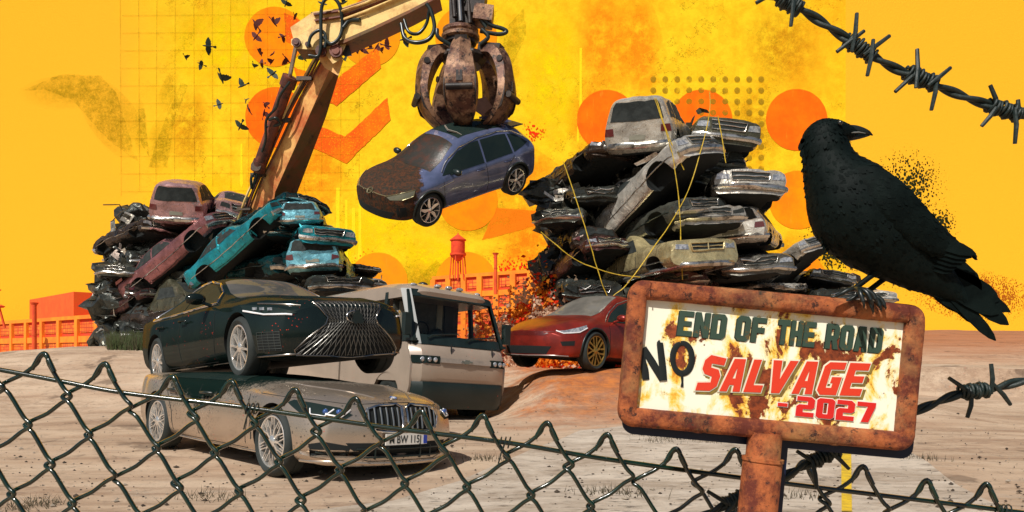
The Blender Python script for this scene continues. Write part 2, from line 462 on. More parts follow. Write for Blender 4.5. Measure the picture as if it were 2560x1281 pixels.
def panel(body, name, pts, d, mat, parent, off=.006, step=.07, extra=None, deform=None, smooth=30):
    mb = MB(); body.patch(mb, pts, d, off, step)
    if extra: extra(mb)
    return mb.build(name, mat if isinstance(mat, list) else [mat], parent, smooth, deform=deform)
def lines(body, name, lst, mat, parent, r=.005, off=.0, deform=None, step=.06):
    mb = MB()
    for pts, d in lst: body.stroke(mb, pts, d, r, off, step)
    return mb.build(name, [mat], parent, 60, deform=deform)
def mirror_part(parent, x, z, side, bodymat, y0=.90, glass=CHROME):
    """door mirror: stalk, shell and reflecting face"""
    s = side; mb = MB()
    mb.blob((x, s * (y0 + .14), z + .03), (.075, .125, .075), 8)
    for i, p in enumerate(mb.v):
        if p.x < x - .035: mb.v[i] = Vector((x - .035, p.y, p.z))
    mb.beam((x + .02, s * (y0 - .04), z - .05), (x + .01, s * (y0 + .08), z - .01), .06, .03)
    o = mb.build('door_mirror', [bodymat], parent, 50)
    g = MB().box((x - .039, s * (y0 + .14), z + .03), (.006, .20, .10)); g.build('mirror_glass', [glass], o, 0)
    return o

# ---- black saloon with a spindle grille -------------------------------------------------
def black_saloon():
    t = thing('saloon_car', 'glossy black saloon with huge spindle mesh grille resting on top of the champagne car', 'car', (-3.469, 10.014, .805), (R(1.1), R(-3.58), R(-48.2)), .999)
    st = [(-2.66, .34, .93, 1.00, .74, .6), (-2.55, .28, .98, 1.07, .86, .65), (-2.2, .20, .99, 1.12, .93, .62), (-1.8, .18, .96, 1.22, .95, .57), (-1.2, .18, .94, 1.38, .95, .54),
          (-.6, .18, .93, 1.45, .95, .55), (-.1, .18, .92, 1.43, .95, .57), (.3, .18, .92, 1.31, .95, .60), (.8, .18, .90, 1.07, .95, .70), (1.2, .18, .89, 1.02, .95, .72),
          (1.7, .18, .86, .97, .95, .70), (2.15, .17, .80, .90, .92, .66), (2.42, .17, .72, .83, .85, .58), (2.52, .2, .66, .76, .76, .5)]
    B = Body(st, 90, bowF=.34, nose=lambda z: .05 - .35 * (z - .5) ** 2 * (1 if z > .5 else 2), wheels=((1.62, .36), (-1.5, .36)), archR=.405)
    paint = M('black_paint', (.006, .012, .011, 1), .22, c2=(.008, .016, .014, 1), specks=SPK, gloss=(.035, .10, .10))
    paint.node_tree.nodes['Principled BSDF'].inputs['Specular IOR Level'].default_value = .22
    B.build('body', [paint, WELL], t, clear=.2)
    wheelm = M('machined_rim', (.92, .90, .86, 1), .2, .8)
    for x in (1.62, -1.5):
        for s in (-1, 1): make_wheel(t, x, .36, s, .36, .262, 'multi', wheelm, y=.935)
    for d, sg in ((D_R, -1), (D_L, 1)):
        f = lambda P: [(x, sg, z) for x, z in P]
        o = panel(B, 'front_window', f([(.66, .99), (.45, 1.12), (.12, 1.27), (-.25, 1.345), (-.33, 1.34), (-.42, .985)]), d, GLASS, t, .006)
        o = panel(B, 'rear_window', f([(-.46, .985), (-.38, 1.345), (-.8, 1.345), (-1.2, 1.26), (-1.62, 1.09), (-1.72, 1.02), (-1.5, .985)]), d, GLASS, t, .006)
        lines(B, 'window_trim', [(f([(.72, .965), (.45, 1.14), (.12, 1.30), (-.25, 1.38), (-.8, 1.385), (-1.25, 1.29), (-1.68, 1.11), (-1.80, 1.02), (-1.68, .965), (.72, .965)]), d)], CHROME, t, .017, .006)
        lines(B, 'door_seam', [(f([(.86, .88), (.90, .55), (.80, .24), (-.35, .24)]), d), (f([(-.42, .96), (-.46, .6), (-.44, .24)]), d), (f([(-1.35, .93), (-1.2, .7), (-1.12, .5), (-1.12, .24), (-.44, .24)]), d)], WELL, t, .005)
        lines(B, 'sill_trim', [(f([(1.1, .215), (-1.0, .215)]), d)], M('dim_chrome', (.3, .28, .25, 1), .2, 1.0), t, .010, .004)
        for hx in (-.22, -1.18):
            MB().tube([(hx - .11, sg * .955, .83), (hx - .09, sg * .985, .835), (hx + .09, sg * .985, .835), (hx + .11, sg * .955, .83)], .014, 8).build('door_handle', [paint], t, 60)
        mirror_part(t, .62, 1.0, sg, paint, .92)
        # head lamps: dark blade with three projectors and a long light signature
        hd = (-.75, -.65 * sg, 0); h = lambda P: [(x, sg * y, z) for x, y, z in P]
        o = panel(B, 'headlight', h([(2.28, .46, .68), (2.2, .62, .735), (1.95, .86, .80), (1.7, .93, .83), (1.86, .94, .75), (2.1, .84, .685), (2.28, .62, .645)]), hd, GLASS, t, .008, .05)
        lines(B, 'light_strip', [(h([(2.25, .50, .66), (2.12, .80, .68), (1.84, .95, .755)]), hd)], LAMPW, o, .011, .012)
        for k in range(3):
            h3, n3 = B.hit(Vector((2.10 - .085 * k, sg * (.70 + .055 * k), .735 + .012 * k)), hd)
            mb = MB().box((0, 0, 0), (.05, .05, .03)); mb.v = [h3 + n3 * .006 + Matrix.Rotation(R(30 * sg), 3, 'Z') @ p for p in mb.v]
            mb.build('lamp_projector', [LAMP], o, 0)
        lines(B, 'lamp_brow', [(h([(2.30, .44, .76), (2.05, .66, .80), (1.95, .80, .82)]), hd)], M('dim_chrome', (.3, .28, .25, 1), .2, 1.0), t, .010, .004)
        # bumper intake at the corner
        o = panel(B, 'bumper_intake', h([(2.30, .72, .50), (2.1, .88, .46), (2.05, .90, .30), (2.35, .74, .27)]), hd, WELL, t, .005, .05)
        lines(B, 'intake_mesh', [(h([(2.3 - .2 * a, .72 + .16 * a, .30 + k * .03), (2.08, .90, .30 + k * .03 + .01)]), hd) for k in range(7) for a in (0,)] + [(h([(2.32 - .06 * k, .73 + .04 * k, .28), (2.30 - .06 * k, .73 + .04 * k, .49)]), hd) for k in range(5)], M('mesh_grey', (.05, .06, .055, 1), .4), o, .003, .007)
        lines(B, 'lower_blade', [(h([(2.46, .60, .235), (2.3, .80, .23), (2.05, .95, .235)]), hd)], M('dim_chrome', (.3, .28, .25, 1), .2, 1.0), t, .012, .006)
    # windscreen
    panel(B, 'windscreen', [(.98, -.62, 0), (1.02, 0, 0), (.98, .62, 0), (.55, .60, 0), (.12, .50, 0), (.05, 0, 0), (.12, -.50, 0), (.55, -.60, 0)], D_T, GREYGLASS, t, .006)
    panel(B, 'rear_screen', [(-1.35, -.46, 0), (-1.35, .46, 0), (-2.02, .54, 0), (-2.02, -.54, 0)], D_T, GLASS, t, .006)
    lines(B, 'bonnet_crease', [([(1.05, -.60, 1), (1.6, -.55, 1), (2.1, -.44, 1), (2.34, -.36, 1)], D_T), ([(1.05, .60, 1), (1.6, .55, 1), (2.1, .44, 1), (2.34, .36, 1)], D_T)], paint, t, .012, -.004)
    # spindle grille
    sp = [(-.42, .79), (-.30, .62), (-.33, .55), (-.52, .40), (-.64, .28), (-.62, .22), (0, .19)]
    sp = sp + [(-y, z) for y, z in sp[-2::-1]] + [(.2, .80), (0, .805), (-.2, .80)]
    poly = [(2.5, y, z) for y, z in sp]
    g = panel(B, 'grille', poly, D_F, WELL, t, .006, .05)
    loop = poly + [poly[0]]
    lines(B, 'grille_frame', [(loop, D_F)], M('dim_chrome', (.3, .28, .25, 1), .2, 1.0), g, .011, .012)
    mb = MB()
    def clipped(fn, n=60):
        seg = []
        for i in range(n + 1):
            y, z = fn(i / n)
            if inside((y, z), sp): seg.append((2.5, y, z))
            else:
                if len(seg) > 2: B.stroke(mb, seg, D_F, .0042, .010, .06, n=4)
                seg = []
        if len(seg) > 2: B.stroke(mb, seg, D_F, .0042, .010, .06, n=4)
    for k in range(-16, 17):
        c = k * .055
        for sgn in (-1, 1):
            # bars fan out from the waist, crossing into diamonds
            clipped(lambda t_: ((c * (.55 + abs(t_ - .38) * 1.3)) + sgn * (t_ - .38) * .34, .80 - t_ * .60))
    mb.build('grille_mesh', [M('mesh_metal', (.16, .155, .14, 1), .35, .7)], g, 60)
    e = MB(); h0, n0 = B.hit((2.5, 0, .63), D_F); c0 = h0 + n0 * .02
    pts = []
    for a in range(28):
        aa = 2 * math.pi * a / 28; pts.append(c0 + Vector((.006, .085 * math.cos(aa), .062 * math.sin(aa))))
    e.tube(pts, .009, 6, close=True)
    e.build('emblem', [CHROME], g, 60)
    # splash of black ink over the badge
    rnd = random.Random(4); star = []
    for k in range(26):
        a = 2 * math.pi * k / 26; rr = .055 + rnd.random() * .035; star.append((rr * math.cos(a), rr * math.sin(a)))
    MB().prism(star, lambda u, v, d: c0 + Vector((d, u + .05, v - .01)), .016, .022).build('ink_splash', [M('ink', INK, .6)], g, 0)
    return t

# ---- champagne coupe, roof crushed ------------------------------------------------------
def champagne_coupe():
    t = thing('coupe_car', 'champagne coupe with twin kidney grille, crushed beneath the black saloon behind the wire fence', 'car', (-2.76, 8.558, -.036), (R(-3.29), R(.13), R(-43.75)), .953)
    st = [(-2.55, .30, .82, .88, .72, .6), (-2.42, .26, .90, .95, .86, .66), (-2.0, .18, .92, .98, .94, .68), (-1.5, .17, .90, 1.0, .96, .66), (-.8, .16, .88, 1.02, .94, .64), (-.2, .16, .87, 1.02, .94, .64),
          (.4, .16, .86, .99, .94, .66), (.85, .16, .84, .965, .94, .68), (1.3, .16, .82, .95, .95, .68), (1.75, .16, .77, .905, .95, .64), (2.1, .16, .72, .87, .93, .62), (2.36, .15, .66, .81, .87, .54), (2.46, .16, .62, .76, .79, .46)]
    B = Body(st, 90, bowF=.36, nose=lambda z: .03 - .5 * max(0, z - .45) ** 2 * 1.5 - (.10 if .28 < z < .30 else 0), wheels=((1.55, .345), (-1.47, .345)), archR=.39, bulge=.035)
    champ = lin(214, 195, 174, .8)
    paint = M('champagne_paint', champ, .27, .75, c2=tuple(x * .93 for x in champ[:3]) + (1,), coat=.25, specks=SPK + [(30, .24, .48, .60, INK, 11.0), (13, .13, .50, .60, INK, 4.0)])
    # shade from the saloon above painted black over the crushed cabin, breaking into ink drops along the bonnet
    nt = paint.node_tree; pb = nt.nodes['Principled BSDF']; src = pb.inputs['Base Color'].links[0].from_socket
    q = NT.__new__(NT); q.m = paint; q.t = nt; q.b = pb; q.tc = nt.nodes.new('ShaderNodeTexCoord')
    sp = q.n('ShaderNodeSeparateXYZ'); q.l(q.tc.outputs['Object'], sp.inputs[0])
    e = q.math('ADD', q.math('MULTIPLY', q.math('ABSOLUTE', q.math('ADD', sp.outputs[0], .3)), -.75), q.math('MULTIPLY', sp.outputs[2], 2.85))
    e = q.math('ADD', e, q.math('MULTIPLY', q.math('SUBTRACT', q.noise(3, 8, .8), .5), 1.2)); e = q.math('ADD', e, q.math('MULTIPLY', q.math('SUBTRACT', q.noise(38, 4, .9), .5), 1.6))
    k_ = q.ramp(q.math('MULTIPLY', e, .2), .285, .35); c_ = q.mix(k_, src, INK); q.l(c_, pb.inputs['Base Color'])  # saloon's shade mixed in, using the ink colour
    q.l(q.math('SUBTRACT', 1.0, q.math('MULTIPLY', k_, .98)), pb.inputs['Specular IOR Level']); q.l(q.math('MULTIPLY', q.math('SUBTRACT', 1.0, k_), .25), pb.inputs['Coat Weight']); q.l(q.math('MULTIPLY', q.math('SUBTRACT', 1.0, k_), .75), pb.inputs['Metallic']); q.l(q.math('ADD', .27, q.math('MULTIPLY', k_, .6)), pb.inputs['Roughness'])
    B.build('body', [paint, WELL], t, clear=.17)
    rimm = M('silver_rim', (.90, .88, .84, 1), .2, .8)
    for x in (1.55, -1.47):
        for s in (-1, 1): make_wheel(t, x, .345, s, .35, .262, 'yspoke', rimm, y=.95)
    for d, sg in ((D_R, -1), (D_L, 1)):
        f = lambda P: [(x, sg, z) for x, z in P]; hd = (-.72, -.7 * sg, 0); h = lambda P: [(x, sg * y, z) for x, y, z in P]
        panel(B, 'crushed_window', f([(.55, .92), (.3, .985), (-1.1, .99), (-1.5, .95), (-1.3, .92)]), d, GLASS, t, .006)
        lines(B, 'door_seam', [(f([(.98, .80), (1.0, .5), (.9, .22), (-.2, .22)]), d), (f([(-.28, .86), (-.3, .5), (-.26, .22)]), d), (f([(-1.2, .82), (-1.0, .5), (-1.0, .22), (-.3, .22)]), d)], WELL, t, .005)
        lines(B, 'flank_crease', [(f([(1.05, .68), (.2, .70), (-1.1, .74)]), d)], paint, t, .02, -.012)
        lines(B, 'sill_trim', [(f([(1.12, .20), (0, .17), (-1.02, .20)]), d)], CHROME, t, .012, .004)
        for hx in (-.02, -.98):
            MB().tube([(hx - .12, sg * .94, .765), (hx - .09, sg * .985, .77), (hx + .09, sg * .985, .775), (hx + .12, sg * .94, .77)], .017, 8).build('door_handle', [BLACKP], t, 60)
        o = panel(B, 'side_vent', f([(1.16, .62), (1.10, .66), (1.06, .40), (1.09, .33)]), d, WELL, t, .006)
        lines(B, 'vent_trim', [(f([(1.15, .63), (1.08, .33)]), d)], CHROME, o, .008, .006)
        o = panel(B, 'headlight', h([(2.34, .53, .66), (2.25, .62, .72), (2.05, .80, .755), (1.85, .90, .775), (1.78, .92, .75), (1.98, .90, .66), (2.2, .78, .615), (2.33, .64, .605)]), hd, GLASS, t, .008, .04)
        for q in ((.62, .0), (.80, -.0)):
            lines(B, 'daytime_light', [(h([(2.36 - .2 * (q[0] - .4), q[0] - .08, .70), (2.30 - .2 * (q[0] - .4), q[0] - .03, .635), (2.2 - .2 * (q[0] - .4), q[0] + .07, .65), (2.2 - .2 * (q[0] - .4), q[0] + .09, .70)]), hd)], LAMPW, o, .008, .012, step=.03)
            h3, n3 = B.hit(Vector((2.25, sg * (q[0]), .68)), hd)
            MB().blob(h3 + n3 * .004, .030, 6).build('lamp_lens', [M('blue_lens', (.05, .12, .35, 1), .1, .3, coat=1)], o, 60)
        # outer intake
        o = panel(B, 'bumper_intake', h([(2.42, .60, .36), (2.25, .78, .40), (2.12, .87, .37), (2.16, .88, .25), (2.4, .66, .22)]), hd, WELL, t, .005, .05)
        lines(B, 'intake_blade', [(h([(2.40, .66, .27), (2.2, .85, .30)]), hd)], BLACKP, o, .012, .006)
        # kidney grille half
        kp = [(2.5, sg * y, z) for y, z in ((.03, .735), (.09, .762), (.30, .75), (.42, .71), (.46, .64), (.43, .56), (.34, .505), (.09, .49), (.035, .53))]
        g = panel(B, 'kidney_grille', kp, D_F, WELL, t, .006, .05)
        lines(B, 'kidney_frame', [(kp + [kp[0]], D_F)], CHROME, g, .015, .012)
        for k in range(6):
            y = sg * (.085 + .065 * k)
            mb = MB(); B.stroke(mb, [(2.5, y, .73), (2.5, y, .525)], D_F, .010, .018)
            mb.build('grille_slat', [M('slat_steel', (.30, .31, .30, 1), .25, .9)], g, 60)
        lines(B, 'bonnet_crease', [([(1.0, sg * .62, 1), (1.5, sg * .55, 1), (2.0, sg * .36, 1), (2.25, sg * .22, 1)], D_T)], paint, t, .022, -.012)
        lines(B, 'lip_line', [(h([(2.45, .0, .185), (2.45, .4, .19), (2.35, .7, .21), (2.05, .95, .20)]), hd)], paint, t, .016, .004)
        lines(B, 'bonnet_edge', [(h([(2.5, .0, .785), (2.5, .3, .78), (2.35, .55, .755), (2.1, .82, .785), (1.7, .90, .80), (1.2, .9, .82)]), hd)], WELL, t, .005, -.001)
    # lower grille, number plate
    lg = [(2.5, y, z) for y, z in ((-.62, .39), (.62, .39), (.50, .24), (.4, .21), (-.4, .21), (-.50, .24))]
    g = panel(B, 'lower_grille', lg, D_F, WELL, t, .006, .05)
    lines(B, 'grille_bars', [([(2.5, -.52, z), (2.5, .52, z)], D_F) for z in (.25, .285, .33)] + [([(2.5, y, .23), (2.5, y, .35)], D_F) for y in (-.34, -.2, .2, .34)], BLACKP, g, .008, .010)
    h3, n3 = B.hit((2.5, 0, .27), D_F)
    MB().blob(h3, (.03, .085, .05), 8).build('sensor_cover', [M('sensor_beige', lin(170, 145, 125, .5), .4)], g, 50)
    h3, n3 = B.hit((2.5, 0, .42), D_F); px = h3.x + .03
    p = MB().box((px, 0, .425), (.012, .52, .112)).build('number_plate', [M('plate_white', (.78, .76, .70, 1), .4)], t, 0)
    for k, (y, z, a, b) in enumerate(((0, .453, .52, .006), (0, .347, .52, .006), (-.257, .40, .006, .10), (.257, .40, .006, .10))):
        pass
    MB().box((px + .007, .235, .425), (.004, .045, .10)).build('plate_band', [M('plate_blue', lin(30, 70, 190, .8), .4)], p, 0)
    v, f = text_geo('M BW 115J', .108, .0015, .0015)
    # the plate reads mirrored in the photograph: letters run right to left
    v = [Vector((px + .0085, q.x * .80 * -1 - .03, .42 + q.y)) for q in v]
    v = [Vector((q.x, -q.y - .05, q.z)) for q in v]
    MB().add(v, f).build('plate_lettering', [M('plate_black', (.01, .02, .02, 1), .5)], p, 0)
    hb, nb = B.hit((2.26, 0, 1), D_T); e = MB(); n = nb; 
    u, w = ring_emblem(e, hb + n * .006, n, (0, 0, 1), .042, .005)
    for k in range(4):
        q = MB()
        pts = [hb + n * .008] + [hb + n * .008 + (u * math.cos(a) + w * math.sin(a)) * .036 for a in [math.pi / 2 * k + math.pi / 2 * j / 6 for j in range(7)]]
        e.add(pts, [tuple(range(8))], 1 if k % 2 else 2)
    e.build('emblem', [CHROME, M('emblem_blue', lin(40, 110, 200, .8), .3), M('emblem_white', (.8, .8, .8, 1), .3)], t, 60)
    return t

# ---- blue grey electric crossover held by the grab --------------------------------------
def crossover():
    t = thing('crossover_car', 'blue grey crossover with mud caked bonnet dangling in the air under the claw grab', 'car', (-1.471, 17.313, 4.903), (R(-25.1), R(22.7), R(-138.3)), .991)
    st = [(-2.25, .38, .95, 1.05, .72, .6), (-2.18, .32, 1.0, 1.12, .86, .66), (-1.95, .25, 1.02, 1.34, .92, .60), (-1.7, .22, 1.01, 1.50, .93, .57), (-1.2, .20, .99, 1.60, .93, .57), (-.5, .20, .97, 1.64, .93, .58), (.1, .20, .96, 1.62, .93, .58),
          (.5, .20, .95, 1.50, .93, .60), (.85, .20, .94, 1.28, .93, .64), (1.2, .20, .93, 1.09, .93, .70), (1.6, .20, .90, 1.03, .93, .70), (1.95, .21, .84, .97, .92, .66), (2.2, .22, .74, .88, .86, .58), (2.32, .26, .66, .78, .76, .48)]
    B = Body(st, 80, bowF=.36, nose=lambda z: .04 - .3 * (z - .55) ** 2, wheels=((1.45, .36), (-1.32, .36)), archR=.41, bulge=.04)
    n = NT('muddy_blue_paint')
    sep = n.n('ShaderNodeSeparateXYZ'); n.l(n.tc.outputs['Object'], sep.inputs[0])
    edge = n.math('ADD', n.math('ADD', n.math('MULTIPLY', sep.outputs[0], .75), n.math('MULTIPLY', sep.outputs[1], -.75)), n.math('MULTIPLY', n.noise(2.2, 6), .7))
    mud = n.mix(n.ramp(n.noise(16, 8, .75), .42, .58), (.012, .014, .008, 1), lin(110, 60, 25, .7))
    mud = n.mix(n.ramp(n.noise(5, 5, .7, seed=3), .5, .62), mud, (.03, .022, .012, 1))
    blue = n.mix(n.ramp(n.noise(3, 3), .3, .7), lin(108, 116, 152, 1.05), lin(86, 96, 126, 1.0))
    col = n.mix(n.ramp(edge, .95, 1.25), blue, mud); n.l(col, n.b.inputs['Base Color'])
    n.l(n.ramp(edge, .95, 1.3, (.22, .22, .22, 1), (.75, .75, .75, 1)), n.b.inputs['Roughness']); n.b.inputs['Metallic'].default_value = .35
    n.l(n.ramp(edge, .95, 1.2, (1, 1, 1, 1), (0, 0, 0, 1)), n.b.inputs['Coat Weight'])
    n.bump(n.math('MULTIPLY', n.noise(22, 8, .8), n.ramp(edge, .95, 1.2)), .8, .03)
    paint = n.m
    B.build('body', [paint, WELL], t, clear=.26)
    rimm = M('machined_rim', (.92, .90, .86, 1), .2, .8)
    for x in (1.45, -1.32):
        for s in (-1, 1): make_wheel(t, x, .36, s, .385, .285, 'blade5', rimm, y=.93)
    for d, sg in ((D_R, -1), (D_L, 1)):
        f = lambda P: [(x, sg, z) for x, z in P]; hd = (-.72, -.7 * sg, 0); h = lambda P: [(x, sg * y, z) for x, y, z in P]
        panel(B, 'front_window', f([(.98, 1.0), (.7, 1.2), (.35, 1.38), (-.05, 1.47), (-.3, 1.48), (-.3, 1.01)]), d, GLASS, t)
        panel(B, 'rear_window', f([(-.36, 1.01), (-.36, 1.48), (-.9, 1.48), (-1.2, 1.45), (-1.22, 1.05)]), d, GLASS, t)
        panel(B, 'quarter_window', f([(-1.28, 1.06), (-1.26, 1.44), (-1.5, 1.39), (-1.85, 1.16)]), d, GLASS, t)
        lines(B, 'roof_rail', [(f([(.95, 1.06), (.65, 1.28), (.3, 1.44), (-.3, 1.53), (-1.0, 1.53), (-1.45, 1.46), (-1.8, 1.28)]), d)], CHROME, t, .016, .006)
        lines(B, 'door_seam', [(f([(1.0, .9), (1.02, .55), (.95, .30), (-.3, .27)]), d), (f([(-.33, 1.0), (-.36, .6), (-.32, .27)]), d), (f([(-1.25, 1.0), (-.98, .75), (-.90, .5), (-.88, .28), (-.32, .27)]), d)], WELL, t, .006)
        panel(B, 'sill_cladding', f([(1.0, .30), (-.88, .30), (-.88, .21), (1.0, .21)]), d, BLACKP, t)
        lines(B, 'sill_trim', [(f([(1.0, .305), (-.88, .305)]), d)], CHROME, t, .008, .008)
        lines(B, 'fender_trim', [(f([(1.18, .80), (.72, .845)]), d)], CHROME, t, .012, .006)
        for wx in (1.45, -1.32):
            mb = MB(); B.stroke(mb, [(wx + .435 * math.cos(a), sg, .36 + .435 * math.sin(a)) for a in [R(-8 + 196 * k / 24) for k in range(25)]], d, .03, -.006)
            mb.build('arch_trim', [BLACKP], t, 60)
        for hx in (-.12, -1.02): MB().tube([(hx - .11, sg * .925, .905), (hx - .09, sg * .965, .91), (hx + .09, sg * .965, .91), (hx + .11, sg * .925, .905)], .016, 8).build('door_handle', [M('blue_handle', lin(80, 88, 120, .7), .3, .3)], t, 60)
        mirror_part(t, .72, 1.04, sg, BLACKP, .90)
        o = panel(B, 'headlight', h([(2.24, .46, .76), (2.05, .70, .83), (1.80, .88, .885), (1.88, .90, .78), (2.1, .76, .715), (2.24, .56, .71)]), hd, M('muddy_lamp', (.16, .15, .09, 1), .12, .2, coat=1), t, .008, .05)
        lines(B, 'light_strip', [(h([(2.28, .44, .765), (2.05, .72, .84), (1.80, .88, .89), (1.88, .905, .78), (2.1, .78, .71)]), hd)], M('olive_chrome', (.42, .38, .22, 1), .25, .7), o, .010, .01)
        panel(B, 'bumper_intake', h([(2.2, .70, .55), (2.05, .84, .57), (2.03, .86, .36), (2.2, .72, .34)]), hd, WELL, t, .005, .06)
        panel(B, 'tail_light', [(-2.1, sg * .92, z) for z in (0,)][:0] or [(-2.1, sg * .60, 1.02), (-2.1, sg * .90, 1.02), (-2.0, sg * .93, .92), (-2.1, sg * .62, .93)], (.8, -.6 * sg, 0), M('tail_lens', (.02, .01, .012, 1), .1, coat=1), t, .006, .06)
    panel(B, 'windscreen', [(1.15, -.62, 0), (1.2, 0, 0), (1.15, .62, 0), (.75, .60, 0), (.38, .52, 0), (.32, 0, 0), (.38, -.52, 0), (.75, -.60, 0)], D_T, M('muddy_glass', (.02, .018, .012, 1), .35, c2=lin(100, 55, 30, .45), sc=7, r0=.45, r1=.62, bump=.4, bsc=20), t)
    panel(B, 'sunroof', [(.15, -.46, 0), (.15, .46, 0), (-1.3, .46, 0), (-1.3, -.46, 0)], D_T, GLASS, t, .004)
    mb = MB().beam((-1.50, 0, 1.535), (-1.98, 0, 1.50), 1.10, .05, up=(0, 0, 1), w2=.98, h2=.02); mb.build('roof_spoiler', [M('blue_handle', lin(80, 88, 120, .7), .3, .3)], t, 0)
    panel(B, 'lower_grille', [(2.4, y, z) for y, z in ((-.66, .44), (.66, .44), (.55, .28), (-.55, .28))], D_F, WELL, t, .006, .07)
    lines(B, 'nose_strip', [([(2.4, -.46, .775), (2.4, 0, .79), (2.4, .46, .775)], D_F)], M('olive_chrome', (.42, .38, .22, 1), .25, .7), t, .009, .008)
    h3, n3 = B.hit((2.4, 0, .79), D_F); e = MB()
    u, w = ring_emblem(e, h3 + n3 * .016, n3, (0, 0, 1), .075, .009)
    c = h3 + n3 * .016; P = lambda a, b: c + u * a + w * b
    e.tube([P(-.045, .058), P(-.0, -.0), P(.045, .058)], .008, 6); e.tube([P(-.068, .025), P(-.028, -.066), P(0, -.01), P(.028, -.066), P(.068, .025)], .008, 6)
    e.build('emblem', [M('olive_chrome', (.42, .38, .22, 1), .25, .7)], t, 60)
    return t

# ---- dark red electric car half behind the sign ------------------------------------------
def red_car():
    t = thing('electric_car', 'dark red metallic car with gold wheels on the bank behind the rusty sign', 'car', (1.90, 15.885, .765), (R(-1.37), R(-3.6), R(-131.5)), 1.0)
    st = [(-2.5, .40, 1.0, 1.06, .74, .6), (-2.3, .28, 1.03, 1.14, .90, .62), (-1.8, .22, 1.03, 1.36, .96, .58), (-1.1, .2, 1.01, 1.58, .97, .58), (-.4, .2, .99, 1.67, .97, .60), (.1, .2, .98, 1.66, .97, .61),
          (.6, .2, .96, 1.47, .97, .64), (1.05, .2, .94, 1.22, .97, .68), (1.3, .2, .93, 1.12, .96, .70), (1.7, .2, .88, 1.02, .96, .68), (2.1, .2, .78, .90, .93, .62), (2.38, .19, .66, .78, .85, .52), (2.5, .2, .6, .70, .76, .45)]
    B = Body(st, 80, bowF=.40, nose=lambda z: .05 - .5 * (z - .5) ** 2, wheels=((1.5, .38), (-1.47, .38)), archR=.43, bulge=.03)
    col = lin(138, 46, 38, .8)
    paint = M('red_paint', col, .32, .5, c2=lin(160, 50, 38, .9), coat=.08, specks=[(16, .06, .56, .62, (.7, .6, .5, 1), 2.0)])
    B.build('body', [paint, WELL], t, clear=.22)
    gold = M('gold_rim', lin(190, 160, 85, .8), .3, .8)
    for x in (1.5, -1.47):
        for s in (-1, 1): make_wheel(t, x, .38, s, .385, .30, 'star', gold, y=.965, calliper=M('calliper_red', lin(220, 50, 20, .8), .4))
    for d, sg in ((D_R, -1), (D_L, 1)):
        f = lambda P: [(x, sg, z) for x, z in P]; hd = (-.72, -.7 * sg, 0); h = lambda P: [(x, sg * y, z) for x, y, z in P]
        panel(B, 'front_window', f([(1.02, 1.0), (.75, 1.2), (.4, 1.40), (.0, 1.52), (-.3, 1.54), (-.3, 1.04)]), d, GLASS, t)
        panel(B, 'rear_window', f([(-.36, 1.04), (-.36, 1.54), (-.8, 1.50), (-1.4, 1.33), (-1.8, 1.13), (-1.5, 1.06)]), d, GLASS, t)
        lines(B, 'window_trim', [(f([(1.12, .98), (.75, 1.24), (.4, 1.44), (0, 1.56), (-.8, 1.54), (-1.45, 1.36)]), d)], CHROME, t, .011, .004)
        lines(B, 'door_seam', [(f([(1.05, .92), (1.05, .55), (.98, .28), (-.3, .28)]), d), (f([(-.33, 1.0), (-.33, .28), (-.9, .28)]), d)], WELL, t, .006)
        panel(B, 'sill_cladding', f([(1.0, .27), (-.95, .27), (-.95, .21), (1.0, .21)]), d, BLACKP, t)
        for wx in (1.5, -1.47):
            mb = MB(); B.stroke(mb, [(wx + .445 * math.cos(a), sg, .38 + .445 * math.sin(a)) for a in [R(-15 + 210 * k / 24) for k in range(25)]], d, .022, -.006)
            mb.build('arch_trim', [BLACKP], t, 60)
        mirror_part(t, .80, 1.06, sg, paint, .93)
        o = panel(B, 'headlight', h([(2.33, .60, .70), (2.2, .70, .72), (1.95, .84, .80), (1.78, .90, .86), (1.80, .93, .80), (2.0, .90, .70), (2.25, .78, .655)]), hd, LAMP, t, .008, .05)
        lines(B, 'light_strip', [(h([(2.34, .60, .70), (2.28, .74, .655), (2.0, .90, .70), (1.80, .93, .80)]), hd)], LAMPW, o, .012, .012)
        panel(B, 'fog_intake', h([(2.35, .72, .50), (2.1, .88, .53), (2.12, .89, .44), (2.33, .76, .42)]), hd, WELL, t, .005, .05)
    panel(B, 'windscreen', [(1.28, -.64, 0), (1.34, 0, 0), (1.28, .64, 0), (.85, .62, 0), (.2, .50, 0), (.12, 0, 0), (.2, -.50, 0), (.85, -.62, 0)], D_T, M('red_car_glass', (.16, .15, .13, 1), .08, c2=(.09, .085, .075, 1), sc=1, gloss=(.05, .2, .03)), t)
    panel(B, 'lower_grille', [(2.5, y, z) for y, z in ((-.58, .40), (.58, .40), (.48, .25), (-.48, .25))], D_F, WELL, t, .006, .07)
    panel(B, 'nose_panel', [(2.5, y, z) for y, z in ((-.6, .685), (.6, .685), (.42, .60), (-.42, .60))], D_F, M('nose_dark', lin(110, 34, 30, .6), .3, coat=.3), t, .003, .07)
    lines(B, 'chin_line', [([(2.5, -.8, .235), (2.5, 0, .215), (2.5, .8, .235)], D_F)], M('chin_silver', (.5, .42, .38, 1), .3, .6), t, .010, .004)
    return t

